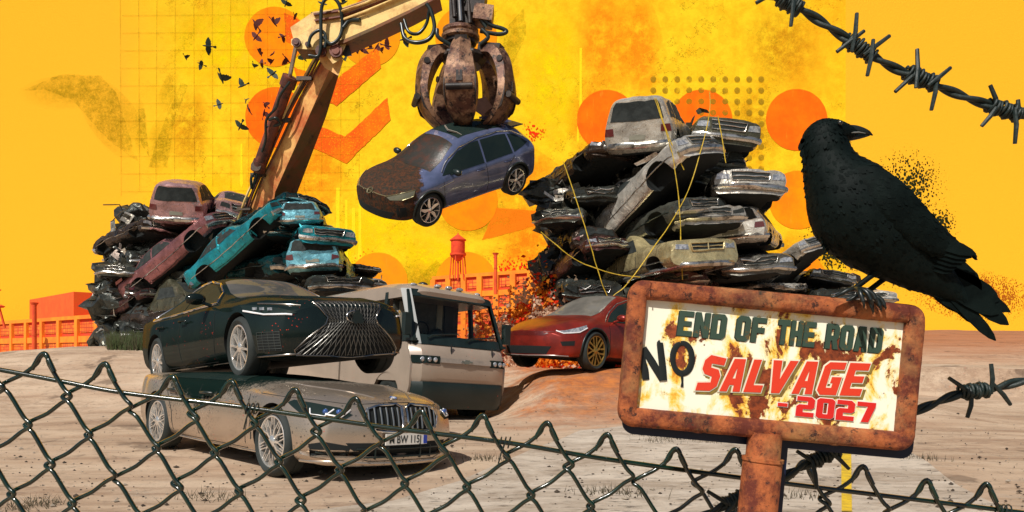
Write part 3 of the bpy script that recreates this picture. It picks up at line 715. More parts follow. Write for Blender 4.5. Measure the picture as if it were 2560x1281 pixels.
# ---- beige delivery van ---------------------------------------------------------------
def delivery_van():
    t = thing('delivery_van', 'beige boxy delivery van with a big black framed windscreen behind the two stacked cars', 'van', (-2.644, 14.647, -.10), (R(-4.24), R(-1.53), R(-49.5)), .985)
    c = lin(200, 180, 160, .66)
    paint = M('van_paint', c, .35, .1, c2=tuple(x * .9 for x in c[:3]) + (1,), coat=.6, sc=1.5, specks=SPK + [(16, .12, .56, .62, INK, 5.0)])
    W = 1.04
    # lower body: side outline extruded, with rounded nose corners
    def slab(name, prof, y0, y1, mat, parent, m=.03, smooth=30):
        """x-z outline, extruded across, with corners of the nose rounded in plan"""
        mb = MB(); ys = [y0 + (y1 - y0) * k / 14 for k in range(15)]; n = len(prof); v = []
        for y in ys:
            for x, z in prof:
                k = max(0, abs(y) / W - .72) / .28; v.append(Vector((x - (.20 * k ** 2.4 if x > 2.0 else 0) , y, z)))
        f = [(i * n + j, i * n + (j + 1) % n, (i + 1) * n + (j + 1) % n, (i + 1) * n + j) for i in range(14) for j in range(n)]
        f += [tuple(range(n)), tuple(range(14 * n, 15 * n))[::-1]]
        return mb.add(v, f).build(name, [mat], parent, smooth)
    # nose panel, bumper
    slab('front_panel', [(1.55, .70), (1.55, 1.36), (2.66, 1.36), (2.72, 1.30), (2.78, 1.18), (2.80, 1.05), (2.80, .75), (2.76, .68)], -W, W, paint, t)
    slab('bumper', [(1.9, .22), (1.9, .68), (2.78, .68), (2.80, .6), (2.76, .34), (2.68, .22)], -W * .97, W * .97, M('van_black', (.006, .016, .014, 1), .45, c2=(.01, .02, .018, 1), specks=SPK), t)
    for s in (-1, 1):
        # corner pieces in body colour around the wheel
        mb = MB()
        arc = [(1.85 + .46 * math.cos(a), .38 + .46 * math.sin(a)) for a in [R(180 - 15 * k) for k in range(1, 12)]]
        prof = [(.9, .34), (1.38, .34)] + arc + [(2.34, .34), (2.62, .34), (2.72, .6), (2.74, 1.0), (2.6, 1.36), (.9, 1.36)]
        mb.prism(prof, lambda u, v, d: Vector((u - (.10 if u > 2.5 else 0), d * s, v)), W - .05, W + .012)
        mb.build('front_wing', [paint], t, 30)
        make_wheel(t, 1.85, .38, s, .38, .22, 'steel', M('steel_rim', (.3, .3, .28, 1), .4, .7), y=W - .04)
        make_wheel(t, -2.1, .38, s, .38, .22, 'steel', M('steel_rim', (.3, .3, .28, 1), .4, .7), y=W - .04)
        # door below the window, posts
        MB().prism([(.1, .5), (.9, .5), (.9, 1.36), (.1, 1.36)], lambda u, v, d: Vector((u, d * s, v)), W - .04, W + .008).build('door', [paint], t, 0)
        pst = MB().beam((2.60, s * (W - .06), 1.36), (2.22, s * (W - .13), 2.30), .07, .06, up=(0, 1, 0))
        pst.beam((1.62, s * (W - .02), 1.36), (1.60, s * (W - .10), 2.30), .10, .05, up=(0, 1, 0))
        pst.beam((.25, s * (W - .02), 1.36), (.25, s * (W - .10), 2.30), .30, .05, up=(0, 1, 0))
        pst.beam((2.66, s * (W - .05), 1.40), (.25, s * (W - .02), 1.40), .05, .09, up=(0, 1, 0))
        pst.build('window_posts', [BLACKP], t, 0)
        for az in (1.62, 1.80): MB().beam((2.55, s * (W - .02), az), (2.56, s * (W + .04), az), .04, .04).build('mirror_arm', [BLACKP], t, 0)
        hm = MB().box((2.56, s * (W + .07), 1.66), (.12, .13, .38)); hm.v = [Vector((p.x, p.y, p.z)) for p in hm.v]
        hm.build('door_mirror', [BLACKP], t, 0)
        # lamps
        y0, y1 = (.56, 1.03)
        pts = [(2.815 - (.20 * (max(0, abs(y) / W - .72) / .28) ** 2.4), y * s) for y in (y0, .72, .84, .94, y1)]
        mb = MB(); v = []
        for x, y in pts: v += [Vector((x, y, .995)), Vector((x, y, 1.13)), Vector((x - .05, y, 1.13)), Vector((x - .05, y, .995))]
        mb.add(v, [(4 * i + a, 4 * i + b, 4 * i + 4 + b, 4 * i + 4 + a) for i in range(4) for a, b in ((0, 1), (1, 2), (2, 3), (3, 0))] + [(0, 3, 2, 1), (16, 17, 18, 19)])
        hl = mb.build('headlight', [GLASS], t, 0)
        for yy in (.66, .78, .90):
            xx = 2.82 - .20 * (max(0, yy / W - .72) / .28) ** 2.4
            MB().blob((xx, yy * s, 1.062), (.02, .045, .045), 6).build('lamp_lens', [LAMP], hl, 60)
    # rounded roof over cab and cargo box
    st = [(2.32, 2.18), (2.36, 2.30), (2.30, 2.38), (2.05, 2.47), (1.5, 2.52), (-2.9, 2.52), (-2.95, 2.3), (-2.95, 2.18)]
    mb = MB(); n = 15; v = []
    for k in range(n):
        a = k / (n - 1) * 2 - 1; y = (W - .08) * (a if abs(a) < .8 else math.copysign(.8 + .2 * math.sin((abs(a) - .8) / .2 * math.pi / 2), a)); dz = -.11 * max(0, (abs(a) - .6) / .4) ** 2
        for x, z in st: v.append(Vector((x - (.16 * max(0, abs(a) - .7) / .3 if x > 2 else 0), y, z + (dz if z > 2.2 else 0))))
    m_ = len(st); mb.add(v, [(i * m_ + j, i * m_ + (j + 1) % m_, (i + 1) * m_ + (j + 1) % m_, (i + 1) * m_ + j) for i in range(n - 1) for j in range(m_)] + [tuple(range(m_)), tuple(range((n - 1) * m_, n * m_))[::-1]])
    mb.build('roof', [paint], t, 30)
    MB().box((-1.48, 0, 1.35), (2.9, 2 * W - .04, 1.66)).build('cargo_box', [paint], t, 0)
    MB().box((-.4, 0, .45), (4.0, 1.6, .2)).build('chassis', [WELL], t, 0)
    # floor and bulkhead, dash, seats and wheel seen through the glass
    MB().box((.9, 0, 1.0), (1.9, 1.8, .06)).build('cab_floor', [BLACKP], t, 0)
    bk = MB().box((1.70, -.15, 1.76), (.05, 1.44, 1.06)); b = bk.build('bulkhead', [M('bulkhead_grey', lin(120, 118, 104, .5), .6, c2=lin(80, 80, 70, .5), sc=2)], t, 0)
    MB().box((1.74, -.62, 1.80), (.03, .30, .70)).build('curtain', [M('rack_pale', lin(190, 182, 160, .7), .5)], b, 0); MB().box((1.74, .12, 1.80), (.03, .12, .80)).build('rack_post', [M('rack_pale', lin(190, 182, 160, .7), .5)], b, 0)
    MB().box((1.74, .34, 1.80), (.03, .20, .80)).build('locker', [M('locker_dark', lin(60, 66, 60, .6), .5)], b, 0)
    MB().prism([(2.0, 1.30), (2.0, 1.5), (2.2, 1.52), (2.58, 1.40), (2.6, 1.30)], lambda u, v, d: Vector((u, d, v)), -.92, .92).build('dashboard', [BLACKP], t, 0)
    MB().box((1.55, 0, 2.31), (1.3, 1.78, .03)).build('headliner', [M('liner_dark', (.03, .04, .036, 1), .8)], t, 0)
    sw = MB(); cc = Vector((2.0, -.50, 1.60)); u = Vector((0, 1, 0)); w = Vector((.45, 0, .9)).normalized()
    sw.tube([cc + (u * math.cos(a) + w * math.sin(a)) * .20 for a in [2 * math.pi * k / 24 for k in range(24)]], .02, 8, close=True).beam(cc, (2.15, -.45, 1.45), .05, .05).beam(cc - u * .19, cc + u * .19, .03, .03)
    sw.build('steering_wheel', [BLACKP], t, 50)
    for yy in (-.45, .45):
        if yy > 0: continue
        MB().blob((1.86, yy + .45, 1.50), (.08, .20, .22), 8).build('seat', [BLACKP], t, 60)
    # windscreen frame and pane
    fr = MB()
    P = lambda y, z, o=0: Vector((2.70 - (z - 1.36) * .42 - .20 * (max(0, abs(y) / W - .72) / .28) ** 2.4 + o, y, z))
    rows = [[P(y, z, .0) for y in [(-W + .04) + (2 * W - .08) * k / 16 for k in range(17)]] for z in (1.33, 1.50, 2.20, 2.33)]
    v = [p * 1 for r in rows for p in r] + [p - Vector((.03, 0, 0)) for r in rows for p in r]
    ff = []
    for i in (0, 2):
        for j in range(16):
            a = i * 17 + j; ff += [(a, a + 1, a + 18, a + 17), (a + 68, a + 85, a + 86, a + 69)]
    for j in (0, 15):
        a = 17 + j; ff += [(a, a + 1, a + 18, a + 17), (a + 68, a + 85, a + 86, a + 69)]
    fr.add(v, ff); fr.build('windscreen_frame', [BLACKP], t, 0)
    gm = NT('clear_glass'); gm.b.inputs['Base Color'].default_value = (.85, .9, .86, 1); gm.b.inputs['Roughness'].default_value = .02
    gt = gm.n('ShaderNodeBsdfTransparent'); gt.inputs[0].default_value = (.82, .85, .8, 1); gg = gm.n('ShaderNodeBsdfGlossy'); gg.inputs['Roughness'].default_value = .03
    fz = gm.n('ShaderNodeFresnel', IOR=1.35); mx = gm.n('ShaderNodeMixShader'); gm.l(fz.outputs[0], mx.inputs[0]); gm.l(gt.outputs[0], mx.inputs[1]); gm.l(gg.outputs[0], mx.inputs[2]); gm.l(mx.outputs[0], gm.out.inputs[0])
    g = MB(); v = [p - Vector((.012, 0, 0)) for r in rows[1:3] for p in r]; g.add(v, [(j, j + 1, j + 18, j + 17) for j in range(16)]).build('windscreen', [gm.m], t, 30, fixn=False)
    wp = MB()
    for y0, y1 in ((-.75, -.1), (.1, .75)): wp.tube([P(y0, 1.44, .03), P(y0 + .1, 1.50, .04), P(y1, 1.56, .03)], .014, 6)
    wp.build('wipers', [BLACKP], t, 0)
    gr = MB().box((2.822, 0, 1.06), (.03, 1.10, .075)); g = gr.build('chrome_bar', [M('bar_silver', (.62, .56, .5, 1), .3, .7)], t, 0)
    bt = [(-.12, -.018), (-.05, -.018), (-.05, -.036), (.05, -.036), (.05, -.018), (.12, -.018), (.12, .018), (.05, .018), (.05, .036), (-.05, .036), (-.05, .018), (-.12, .018)]
    MB().prism(bt, lambda u, v, d: Vector((2.838 + d, u + .12 * 0 + v * .2, 1.06 + v)), 0, .012).build('emblem', [CHROME], g, 0)
    ln = MB().box((2.765, -.30, 1.25), (.03, .01, .22)).box((2.765, .62, 1.25), (.03, .01, .22)); ln.build('panel_seam', [WELL], t, 0)
    for y in (-.72, -.25, .0, .25, .72):
        MB().blob((2.18 - (.08 if abs(y) > .5 else 0), y, 2.455 - (.03 if abs(y) > .5 else 0)), (.07, .075, .035), 6).build('marker_light', [LAMP], t, 60)
    MB().blob((1.6, -.2, 2.54), (.12, .09, .06), 6).build('roof_antenna', [BLACKP], t, 60)
    return t
# ------------------------------------------------------------------ the setting
def sst(a, b, v): t = max(0.0, min(1.0, (v - a) / (b - a))); return t * t * (3 - 2 * t)
def ground_z(X, Y):
    l = .92 + .42 * sst(-18, -12, X)
    zl = l * sst(13.8, 20.5, Y)
    zr = .80 * sst(11.5, 14.6, Y)
    zr += (1.5 + .35 * sst(4.5, 6.5, X)) * sst(0, 1.3, Y - (18.2 + .45 * max(0, X - 1.0))) * (1 - sst(10.3, 12.2, X))
    far = 2.35 * sst(13, 40, Y); zr = zr + (far - zr) * sst(5.5, 9.5, X) if Y < 17 else max(zr, far * sst(11.5, 14, X))
    w = sst(-.6, .9, X); z = zl * (1 - w) + zr * w
    crest = sst(27, 42, Y) if X < 8 else sst(44, 60, Y)
    z = z * (1 - crest) + .3 * crest
    n = noise.fractal(Vector((X * .5, Y * .5, 0)), 1, 2, 4) * .05 + noise.noise(Vector((X * .15, Y * .15, 3))) * .10
    near = sst(3.0, 6, Y)
    fl = 1 - (1 - sst(3.2, 4.5, math.hypot(X + 2.7, Y - 8.7))) * .9
    return z + n * near * fl * (1 - crest * .5)

def build_ground():
    mb = MB(); xs = []; ys = []
    y = -4.0
    while y < 149: ys.append(y); y += .16 if y < 24 else (.6 if y < 50 else 6)
    x = -150.0
    while x <= 150: xs.append(x); x += .16 if -12 < x < 14 else (.8 if -34 < x < 34 else 6)
    for yy in ys:
        for xx in xs: mb.v.append(Vector((xx, yy, ground_z(xx, yy))))
    n = len(xs)
    mb.f = [(j * n + i, j * n + i + 1, (j + 1) * n + i + 1, (j + 1) * n + i) for j in range(len(ys) - 1) for i in range(n - 1)]; mb.m = [0] * len(mb.f)
    t = NT('dirt')
    a, b = lin(206, 182, 156, .92), lin(188, 160, 134, .88)
    col = t.mix(t.ramp(t.noise(.5, 8, .65, (1, 2.2, 1)), .38, .62), a, b)
    col = t.mix(t.math('MULTIPLY', t.ramp(t.noise(.9, 8, .75, (.25, 1.8, 1), seed=2), .52, .66), .5), col, lin(140, 110, 86, .8))
    col = t.mix(t.math('MULTIPLY', t.ramp(t.noise(7, 6, .8, seed=4), .55, .7), .6), col, lin(95, 85, 76, .6))
    col = t.mix(t.math('MULTIPLY', t.ramp(t.noise(2.5, 8, .8, (.6, 2.4, 1), seed=6), .56, .64), .6), col, lin(205, 190, 172, .62))
    # orange dust on the bank round the red car and on the far right rise
    sep = t.n('ShaderNodeSeparateXYZ'); t.l(t.tc.outputs['Object'], sep.inputs[0]); X, Y = sep.outputs[0], sep.outputs[1]
    def band(v, a0, a1, b0, b1):
        return t.math('MULTIPLY', t.ramp(t.math('MULTIPLY', v, .01), a0 * .01 if a0 > 0 else 0, a1 * .01), t.ramp(t.math('MULTIPLY', v, .01), b0 * .01, b1 * .01, (1, 1, 1, 1), (0, 0, 0, 1)))
    nz = t.math('MULTIPLY', t.math('SUBTRACT', t.noise(1.5, 8, .75, seed=8), .5), 5)
    Yn = t.math('ADD', Y, nz); Xn = t.math('ADD', t.math('ADD', X, 10), nz)
    m1 = t.math('MULTIPLY', band(Yn, 10.5, 13.5, 30, 36), band(Xn, 9.6, 10.8, 14, 17))
    col = t.mix(t.math('MULTIPLY', m1, .85), col, t.mix(t.ramp(t.noise(4, 6, .7, seed=9), .4, .6), lin(232, 128, 30, .68), lin(190, 98, 40, .6)))
    m2 = t.math('MULTIPLY', band(Yn, 22, 30, 55, 70), band(Xn, 18, 21, 60, 70))
    col = t.mix(t.math('MULTIPLY', m2, .75), col, lin(190, 108, 55, .75))
    ruts = t.ramp(t.noise(.55, 6, .6, (.16, 2.6, 1), dist=.6, seed=14), .50, .56); col = t.mix(t.math('MULTIPLY', t.math('MULTIPLY', ruts, t.ramp(t.noise(5, 8, .85, (.5, 1.6, 1), seed=15), .42, .58)), .5), col, lin(140, 106, 82, .75))
    col = t.mix(t.spots(12, .14, 1.2, .54, .62, 3.3), col, (.05, .04, .03, 1))
    col = t.mix(t.spots(9, .06, 1.0, .56, .62, 6.3), col, RED)
    col = t.mix(t.math('MULTIPLY', t.ramp(t.noise(.8, 5, .65, seed=23), .60, .66), .55), col, lin(96, 76, 62, .6))
    t.l(col, t.b.inputs['Base Color']); t.b.inputs['Roughness'].default_value = .9
    t.b.inputs['Specular IOR Level'].default_value = .25
    t.bump(t.noise(9, 10, .75, (.7, 1.6, 1)), .55, .05)
    struct(mb.build('ground', [t.m], smooth=80, fixn=False, merge=False))

def on_ground(px, py):
    """where the sight line of a pixel meets the flat yard"""
    Y = CZ * F / (py - H0); return ((px - 1280) / F * Y, Y)
def build_slab():
    """the paler, rubbly strip crossing the yard"""
    out = [on_ground(*p) for p in ((600, 1300), (980, 1255), (1150, 1205), (1330, 1125), (1450, 1085), (1620, 1068), (1800, 1066), (1950, 1074), (2060, 1088), (2260, 1120), (2420, 1230), (2560, 1300))]
    X = [Vector((a, b)) for a, b in out]; n = len(X)
    P = []
    for i in range(n):
        a, b = X[i], X[(i + 1) % n]; k = max(1, int((b - a).length / .2))
        P += [a.lerp(b, j / k) for j in range(k)]
    xs = [p.x for p in P]; ys = [p.y for p in P]; inn = []; x = min(xs)
    while x < max(xs):
        y = min(ys)
        while y < max(ys):
            if inside((x, y), P) and min((x - q.x) ** 2 + (y - q.y) ** 2 for q in P) > .01: inn.append(Vector((x, y)))
            y += .2
        x += .2
    r = delaunay_2d_cdt(P + inn, [(i, (i + 1) % len(P)) for i in range(len(P))], [], 1, 1e-5)
    t = NT('pale_rubble'); a, b = lin(212, 198, 180, .92), lin(176, 158, 138, .85)
    col = t.mix(t.ramp(t.noise(1.2, 9, .78, (.7, 1.5, 1), dist=.5), .42, .60), a, b)
    col = t.mix(t.ramp(t.noise(6, 9, .8, (.6, 1.6, 1), seed=3), .54, .66), col, lin(78, 66, 54, .5))
    t.l(col, t.b.inputs['Base Color']); t.b.inputs['Roughness'].default_value = .95; t.bump(t.noise(14, 10, .8), .6, .04)
    mb = MB().add([Vector((q.x, q.y, ground_z(q.x, q.y) + .012)) for q in r[0]], [tuple(f) for f in r[2]])
    struct(mb.build('rubble_path', [t.m], smooth=80, fixn=False))
    out = [on_ground(*p) for p in ((2103, 1135), (2128, 1135), (2130, 1300), (2104, 1300))]; v = []
    for k in range(9):
        for a, b in ((out[0], out[3]), (out[1], out[2])):
            x = a[0] + (b[0] - a[0]) * k / 8; y = a[1] + (b[1] - a[1]) * k / 8; v.append(Vector((x, y, max(ground_z(x, y), 0) + .03)))
    MB().add(v, [(2 * i, 2 * i + 1, 2 * i + 3, 2 * i + 2) for i in range(8)]).build('yellow_line', [M('line_yellow', lin(245, 205, 45, .8), .7, c2=lin(215, 180, 60, .7), sc=8)], fixn=False, smooth=0)['kind'] = 'structure'

SKY_Y = 150.0
def sky_mat():
    t = NT('yellow_paper')
    A, Bc = lin(254, 191, 48, .92), lin(254, 214, 40, .95)
    sep = t.n('ShaderNodeSeparateXYZ'); t.l(t.tc.outputs['Object'], sep.inputs[0]); X, Z = sep.outputs[0], sep.outputs[2]
    nz = t.math('MULTIPLY', t.math('SUBTRACT', t.noise(.05, 5, .6), .5), 26)
    Xn = t.math('ADD', X, nz)
    def r(v, a, b): # ramp over metres
        x = t.n('ShaderNodeMapRange'); x.inputs[1].default_value = a; x.inputs[2].default_value = b; t.l(v, x.inputs[0]); return x.outputs[0]
    m = t.math('MULTIPLY', r(Xn, -84, -66), t.math('SUBTRACT', 1.0, r(X, 69.4, 69.6)))
    col = t.mix(m, A, Bc)
    tex = t.ramp(t.noise(.35, 8, .75, seed=2), .40, .66)
    col = t.mix(t.math('MULTIPLY', t.math('MULTIPLY', tex, m), .6), col, lin(244, 172, 24, .88))
    ol = t.ramp(t.noise(.04, 5, .6, (1, 1, .6), seed=31), .56, .70); col = t.mix(t.math('MULTIPLY', t.math('MULTIPLY', t.math('MULTIPLY', ol, m), t.ramp(t.noise(1.2, 7, .8, seed=33), .35, .6)), .45), col, lin(206, 176, 24, .8))
    grain = t.ramp(t.noise(3.2, 8, .85, seed=5), .54, .70)
    col = t.mix(t.math('MULTIPLY', t.math('MULTIPLY', grain, m), .45), col, lin(205, 140, 20, .8))
    cr = t.ramp(t.math('ABSOLUTE', t.math('SUBTRACT', t.noise(.16, 6, .7, seed=9), .5)), .0, .006, (1, 1, 1, 1), (0, 0, 0, 1))
    col = t.mix(t.math('MULTIPLY', t.math('MULTIPLY', cr, m), t.ramp(t.noise(.06, 3, seed=12), .5, .56)), col, lin(120, 90, 20, .6))
    # orange washes
    w = t.math('MULTIPLY', t.ramp(t.noise(.034, 6, .6, (1, 1, .45), seed=21), .55, .66), m)
    col = t.mix(t.math('MULTIPLY', w, .32), col, lin(255, 160, 30, .95))
    t.l(col, t.b.inputs['Base Color']); t.b.inputs['Roughness'].default_value = 1.0; t.b.inputs['Specular IOR Level'].default_value = 0
    t.bump(t.noise(2.6, 8, .8), .35, .35)
    return t.m
def wash(name, c, a=.6, scale=.3, m0=.35, m1=.6, soft=True, stretch=None, grain=0.3):
    """thin paint on the backdrop: worn coverage, optionally feathered at its rim"""
    if name in MATS: return MATS[name]
    t = NT(name); t.b.inputs['Base Color'].default_value = c; t.b.inputs['Roughness'].default_value = 1; t.b.inputs['Specular IOR Level'].default_value = 0
    f = t.ramp(t.noise(scale, 8, .75, stretch), m0, m1)
    f = t.math('MULTIPLY', f, t.math('SUBTRACT', 1.0, t.math('MULTIPLY', t.ramp(t.noise(2.8, 6, .9, seed=4), .5, .62), grain)))
    if soft:
        mp = t.n('ShaderNodeMapping'); mp.inputs['Location'].default_value = (-1, 0, -1); mp.inputs['Scale'].default_value = (2, 0, 2)
        t.l(t.tc.outputs['Generated'], mp.inputs[0]); g = t.n('ShaderNodeTexGradient', _gradient_type='SPHERICAL'); t.l(mp.outputs[0], g.inputs[0])
        f = t.math('MULTIPLY', f, t.ramp(g.outputs[1], .0, .75))
    t.l(t.math('MULTIPLY', f, a), t.b.inputs['Alpha']); MATS[name] = t.m; return t.m
def spatter(name, c, scale, size, stretch=None):
    t = NT(name); t.b.inputs['Base Color'].default_value = c; t.b.inputs['Roughness'].default_value = 1; t.b.inputs['Specular IOR Level'].default_value = 0
    v = t.n('ShaderNodeTexVoronoi', Scale=scale); t.l(t.tc.outputs['Object'], v.inputs['Vector'])
    v2 = t.n('ShaderNodeTexVoronoi', Scale=scale * .35); t.l(t.tc.outputs['Object'], v2.inputs['Vector'])
    mp = t.n('ShaderNodeMapping'); mp.inputs['Location'].default_value = (-1, 0, -1); mp.inputs['Scale'].default_value = (2, 0, 2)
    t.l(t.tc.outputs['Generated'], mp.inputs[0]); g = t.n('ShaderNodeTexGradient', _gradient_type='SPHERICAL'); t.l(mp.outputs[0], g.inputs[0])
    thr = t.math('MULTIPLY', t.math('MULTIPLY', g.outputs[1], t.noise(.6, 4, .8)), size)
    a = t.math('MAXIMUM', t.math('LESS_THAN', v.outputs['Distance'], thr), t.math('LESS_THAN', v2.outputs['Distance'], t.math('MULTIPLY', thr, .45)))
    t.l(a, t.b.inputs['Alpha']); return t.m

def build_sky():
    s = SKY_Y
    sk = MB().add([(-170, s, -6), (170, s, -6), (170, s, 120), (-170, s, 120)], [(0, 1, 2, 3)]).build('sky', [sky_mat()], smooth=0, fixn=False); struct(sk)
    lay = [0]
    def decal(name, pts, mat, label=None, parent=sk, wob=0, seed=1):
        lay[0] += 1; Y = s - .0015 * lay[0]; rnd = random.Random(seed)
        if wob:
            P = []
            for a, b in zip(pts, pts[1:] + pts[:1]):
                k = max(1, int(math.dist(a, b) / 9)); P += [(a[0] + (b[0] - a[0]) * i / k + rnd.uniform(-wob, wob), a[1] + (b[1] - a[1]) * i / k + rnd.uniform(-wob, wob)) for i in range(k)]
            pts = P
        v = [at(x, y, Y) for x, y in pts]
        r = delaunay_2d_cdt([Vector((p.x, p.z)) for p in v], [(i, (i + 1) % len(v)) for i in range(len(v))], [], 1, 1e-4)
        o = MB().add([(q.x, Y, q.y) for q in r[0]], [tuple(f) for f in r[2]]).build(name, [mat], parent, 0, fixn=False); return o
    def ell(cx, cy, rx, ry, ang=0, n=40):
        ca, sa = math.cos(R(ang)), math.sin(R(ang)); return [(cx + rx * math.cos(a) * ca - ry * math.sin(a) * sa, cy + rx * math.cos(a) * sa + ry * math.sin(a) * ca) for a in [2 * math.pi * k / n for k in range(n)]]
    OR = lin(255, 135, 25, .95); OR2 = lin(250, 110, 35, .95); OL = lin(190, 165, 20, .8); LEM = lin(255, 226, 20, 1)
    # broad soft washes
    w_or = wash('orange_wash', lin(255, 150, 28, .95), .75); w_ol = wash('olive_wash', lin(190, 165, 22, .78), .4, .8, .3, .65, grain=.7)
    w_lem = wash('lemon_wash', lin(255, 232, 20, 1), .8); w_am = wash('amber_wash', lin(225, 160, 30, .8), .6, .5, grain=.6)
    for cx, cy, rx, ry, a, mt in ((690, 430, 90, 190, 8, w_or), (640, 600, 60, 120, 0, w_or), (1510, 110, 75, 170, -4, w_or), (1470, 300, 60, 110, 0, w_or), (1270, 430, 170, 80, 20, w_or), (1330, 560, 80, 110, -20, w_or),
                                  (1600, 120, 60, 160, -8, w_or), (800, 420, 60, 150, 10, w_or), (1180, 540, 150, 70, 0, w_am), (1310, 640, 110, 60, 30, w_or), (2000, 640, 150, 60, 12, w_am),
                                  (170, 230, 130, 45, -6, w_ol), (285, 300, 60, 130, -38, w_ol), (400, 360, 34, 85, 16, w_ol), (350, 320, 18, 80, -4, w_ol), (420, 230, 20, 70, 22, w_ol), (470, 330, 60, 120, 0, w_am),
                                  (1270, 150, 34, 130, 10, w_ol), (1010, 700, 150, 40, -4, w_ol), (1190, 560, 110, 40, 10, w_ol), (1040, 690, 60, 60, 0, w_ol), (1880, 320, 90, 130, 0, w_am), (1960, 120, 110, 130, 0, w_am),
                                  (640, 120, 240, 140, 0, w_lem), (1380, 200, 90, 200, 0, w_lem), (960, 560, 120, 110, 0, w_lem), (520, 520, 170, 90, 10, w_lem), (1080, 640, 110, 60, 0, w_lem), (880, 640, 60, 120, 0, w_lem)):
        decal('paint_smear', ell(cx, cy, rx, ry, a), mt)
    w_st = wash('olive_streak', lin(170, 160, 20, .75), .42, .5, .40, .64, False, grain=.9)
    for pl in ([(408, 310), (452, 206), (470, 214), (436, 300), (418, 420), (370, 418)], [(345, 275), (362, 272), (372, 392), (352, 360)], [(60, 226), (150, 186), (250, 190), (290, 230), (320, 330), (345, 405), (270, 350), (180, 250), (110, 225)], [(1272, 60), (1310, 20), (1316, 90), (1262, 200), (1244, 150)], [(1150, 690), (1090, 650), (1040, 700), (1090, 730)]):
        decal('paint_smear', pl, w_st, wob=1.5, seed=len(pl))
    # paint runs
    for x, y0, y1, w in ((845, 470, 640, 9), (866, 500, 660, 6), (884, 520, 610, 8), (900, 480, 690, 7), (604, 360, 470, 5), (1452, 120, 330, 6), (1445, 300, 360, 4)):
        decal('paint_run', [(x - w * .5, y0), (x + w * .5, y0), (x + w * .45, (y0 + y1) / 2), (x + w * .8, y1 - 10), (x, y1), (x - w * .8, y1 - 10), (x - w * .5, (y0 + y1) / 2)], wash('lemon_run', lin(255, 235, 40, 1), .8, .4, .1, .3, False))
    decal('torn_paper', [(1205, 600), (1240, 520), (1440, 535), (1230, 595)], wash('torn_orange', lin(255, 135, 28, .95), .8, .4, .2, .5, False), wob=1)
    # faint pencil grid
    g = MB(); Y = s - .12; rnd = random.Random(2)
    for k in range(14):
        x = 300 + 46 * k; a, b = at(x, -30, Y), at(x + rnd.uniform(-3, 3), 490 - 12 * (k % 3), Y); g.beam(a, b, .07, .01, up=(0, 1, 0))
    for k in range(12):
        y = -5 + 44 * k; a, b = at(300 + rnd.uniform(-5, 5), y, Y), at(900, y - 4, Y); g.beam(a, b, .01, .07)
    g.build('pencil_grid', [wash('pencil', lin(190, 150, 30, .8), .4, .3, .3, .6, False)], sk, 0)
    # halftone dots
    dm = wash('dot_tone', lin(185, 150, 40, .75), .75, .6, .3, .5, False, grain=.5); h = MB(); Y = s - .13
    for j in range(9):
        for i in range(10):
            if (j > 2 and i < 4) or (j > 4 and i < 7): continue
            c = at(1633 + 30 * i, 198 + 28 * j, Y); r = .62
            h.add([c + Vector((r * math.cos(a), 0, r * math.sin(a))) for a in [2 * math.pi * k / 20 for k in range(20)]], [tuple(range(20))])
    h.build('halftone_dots', [dm], sk, 0, fixn=False)
    # ink spatter round the crow, red spatter left of the wreck pile
    inkm = spatter('ink_spatter', (.02, .025, .01, 1), 2.2, 1.5)
    for cx, cy, rx, ry, a in ((2270, 470, 110, 130, 30), (2090, 620, 130, 90, 30), (2350, 560, 60, 60, 0), (2240, 690, 70, 40, 0)): decal('ink_spatter', ell(cx, cy, rx, ry, a), inkm)
    decal('ink_spatter', ell(2440, 740, 230, 70, 14), spatter('orange_spatter', lin(200, 110, 35, .7), 3.4, 1.5))
    redm = spatter('red_spatter', lin(240, 60, 25, .9), 1.8, 1.3)
    for cx, cy, rx, ry in ((930, 660, 70, 50), (1290, 690, 120, 70), (1335, 330, 40, 40)): decal('red_spatter', ell(cx, cy, rx, ry), redm)
    # discs and chevrons: painted shapes one can count
    def worn(nm, c, c2):
        t = NT(nm); col = t.mix(t.ramp(t.noise(.22, 8, .7), .4, .62), c, c2); col = t.mix(t.math('MULTIPLY', t.ramp(t.noise(.5, 8, .8, (2.4, 1, .3)), .58, .64), .4), col, lin(255, 170, 50, 1))
        t.l(col, t.b.inputs['Base Color']); t.b.inputs['Roughness'].default_value = 1; t.b.inputs['Specular IOR Level'].default_value = 0; return t.m
    d1 = worn('disc_orange', lin(252, 132, 24, .97), lin(255, 152, 20, .97)); d2 = worn('disc_red', lin(250, 105, 22, .97), lin(252, 122, 22, .97)); d3 = worn('disc_faint', lin(252, 158, 24, .95), lin(240, 150, 30, .9))
    discs = [((686, 92), 75, d1, 'orange disc painted on the backdrop at upper left behind the tightest knot of birds'), ((925, 92), 75, d3, 'faint orange disc behind the upper stick of the crane'),
             ((1165, 92), 77, d3, 'faint orange disc behind the turntable of the claw grab'), ((688, 293), 75, d2, 'orange disc behind the hydraulic cylinder of the crane'), ((1170, 503), 74, d1, 'orange disc below the hanging crossover car'),
             ((1517, 300), 75, d2, 'reddish disc left of the topmost wreck of the right pile'), ((1755, 300), 76, d2, 'disc behind halftone dots right of the topmost wreck'), ((1992, 300), 77, d2, 'full reddish disc left of the head of the crow'),
             ((1995, 500), 73, d1, 'orange disc half covered by the breast of the crow'), ((1992, 703), 75, d1, 'low orange disc half hidden behind the small wreck heap'), ((1165, 706), 76, d3, 'faint disc behind the water tower'), ((945, 706), 74, d3, 'faint disc right of the teal wreck heap')]
    for (cx, cy), r, mt, lb in discs:
        o = decal('painted_disc', ell(cx, cy, r, r, n=72), mt, parent=None, wob=.35, seed=cx); tag(o, lb, 'disc', 'orange discs on the yellow backdrop')
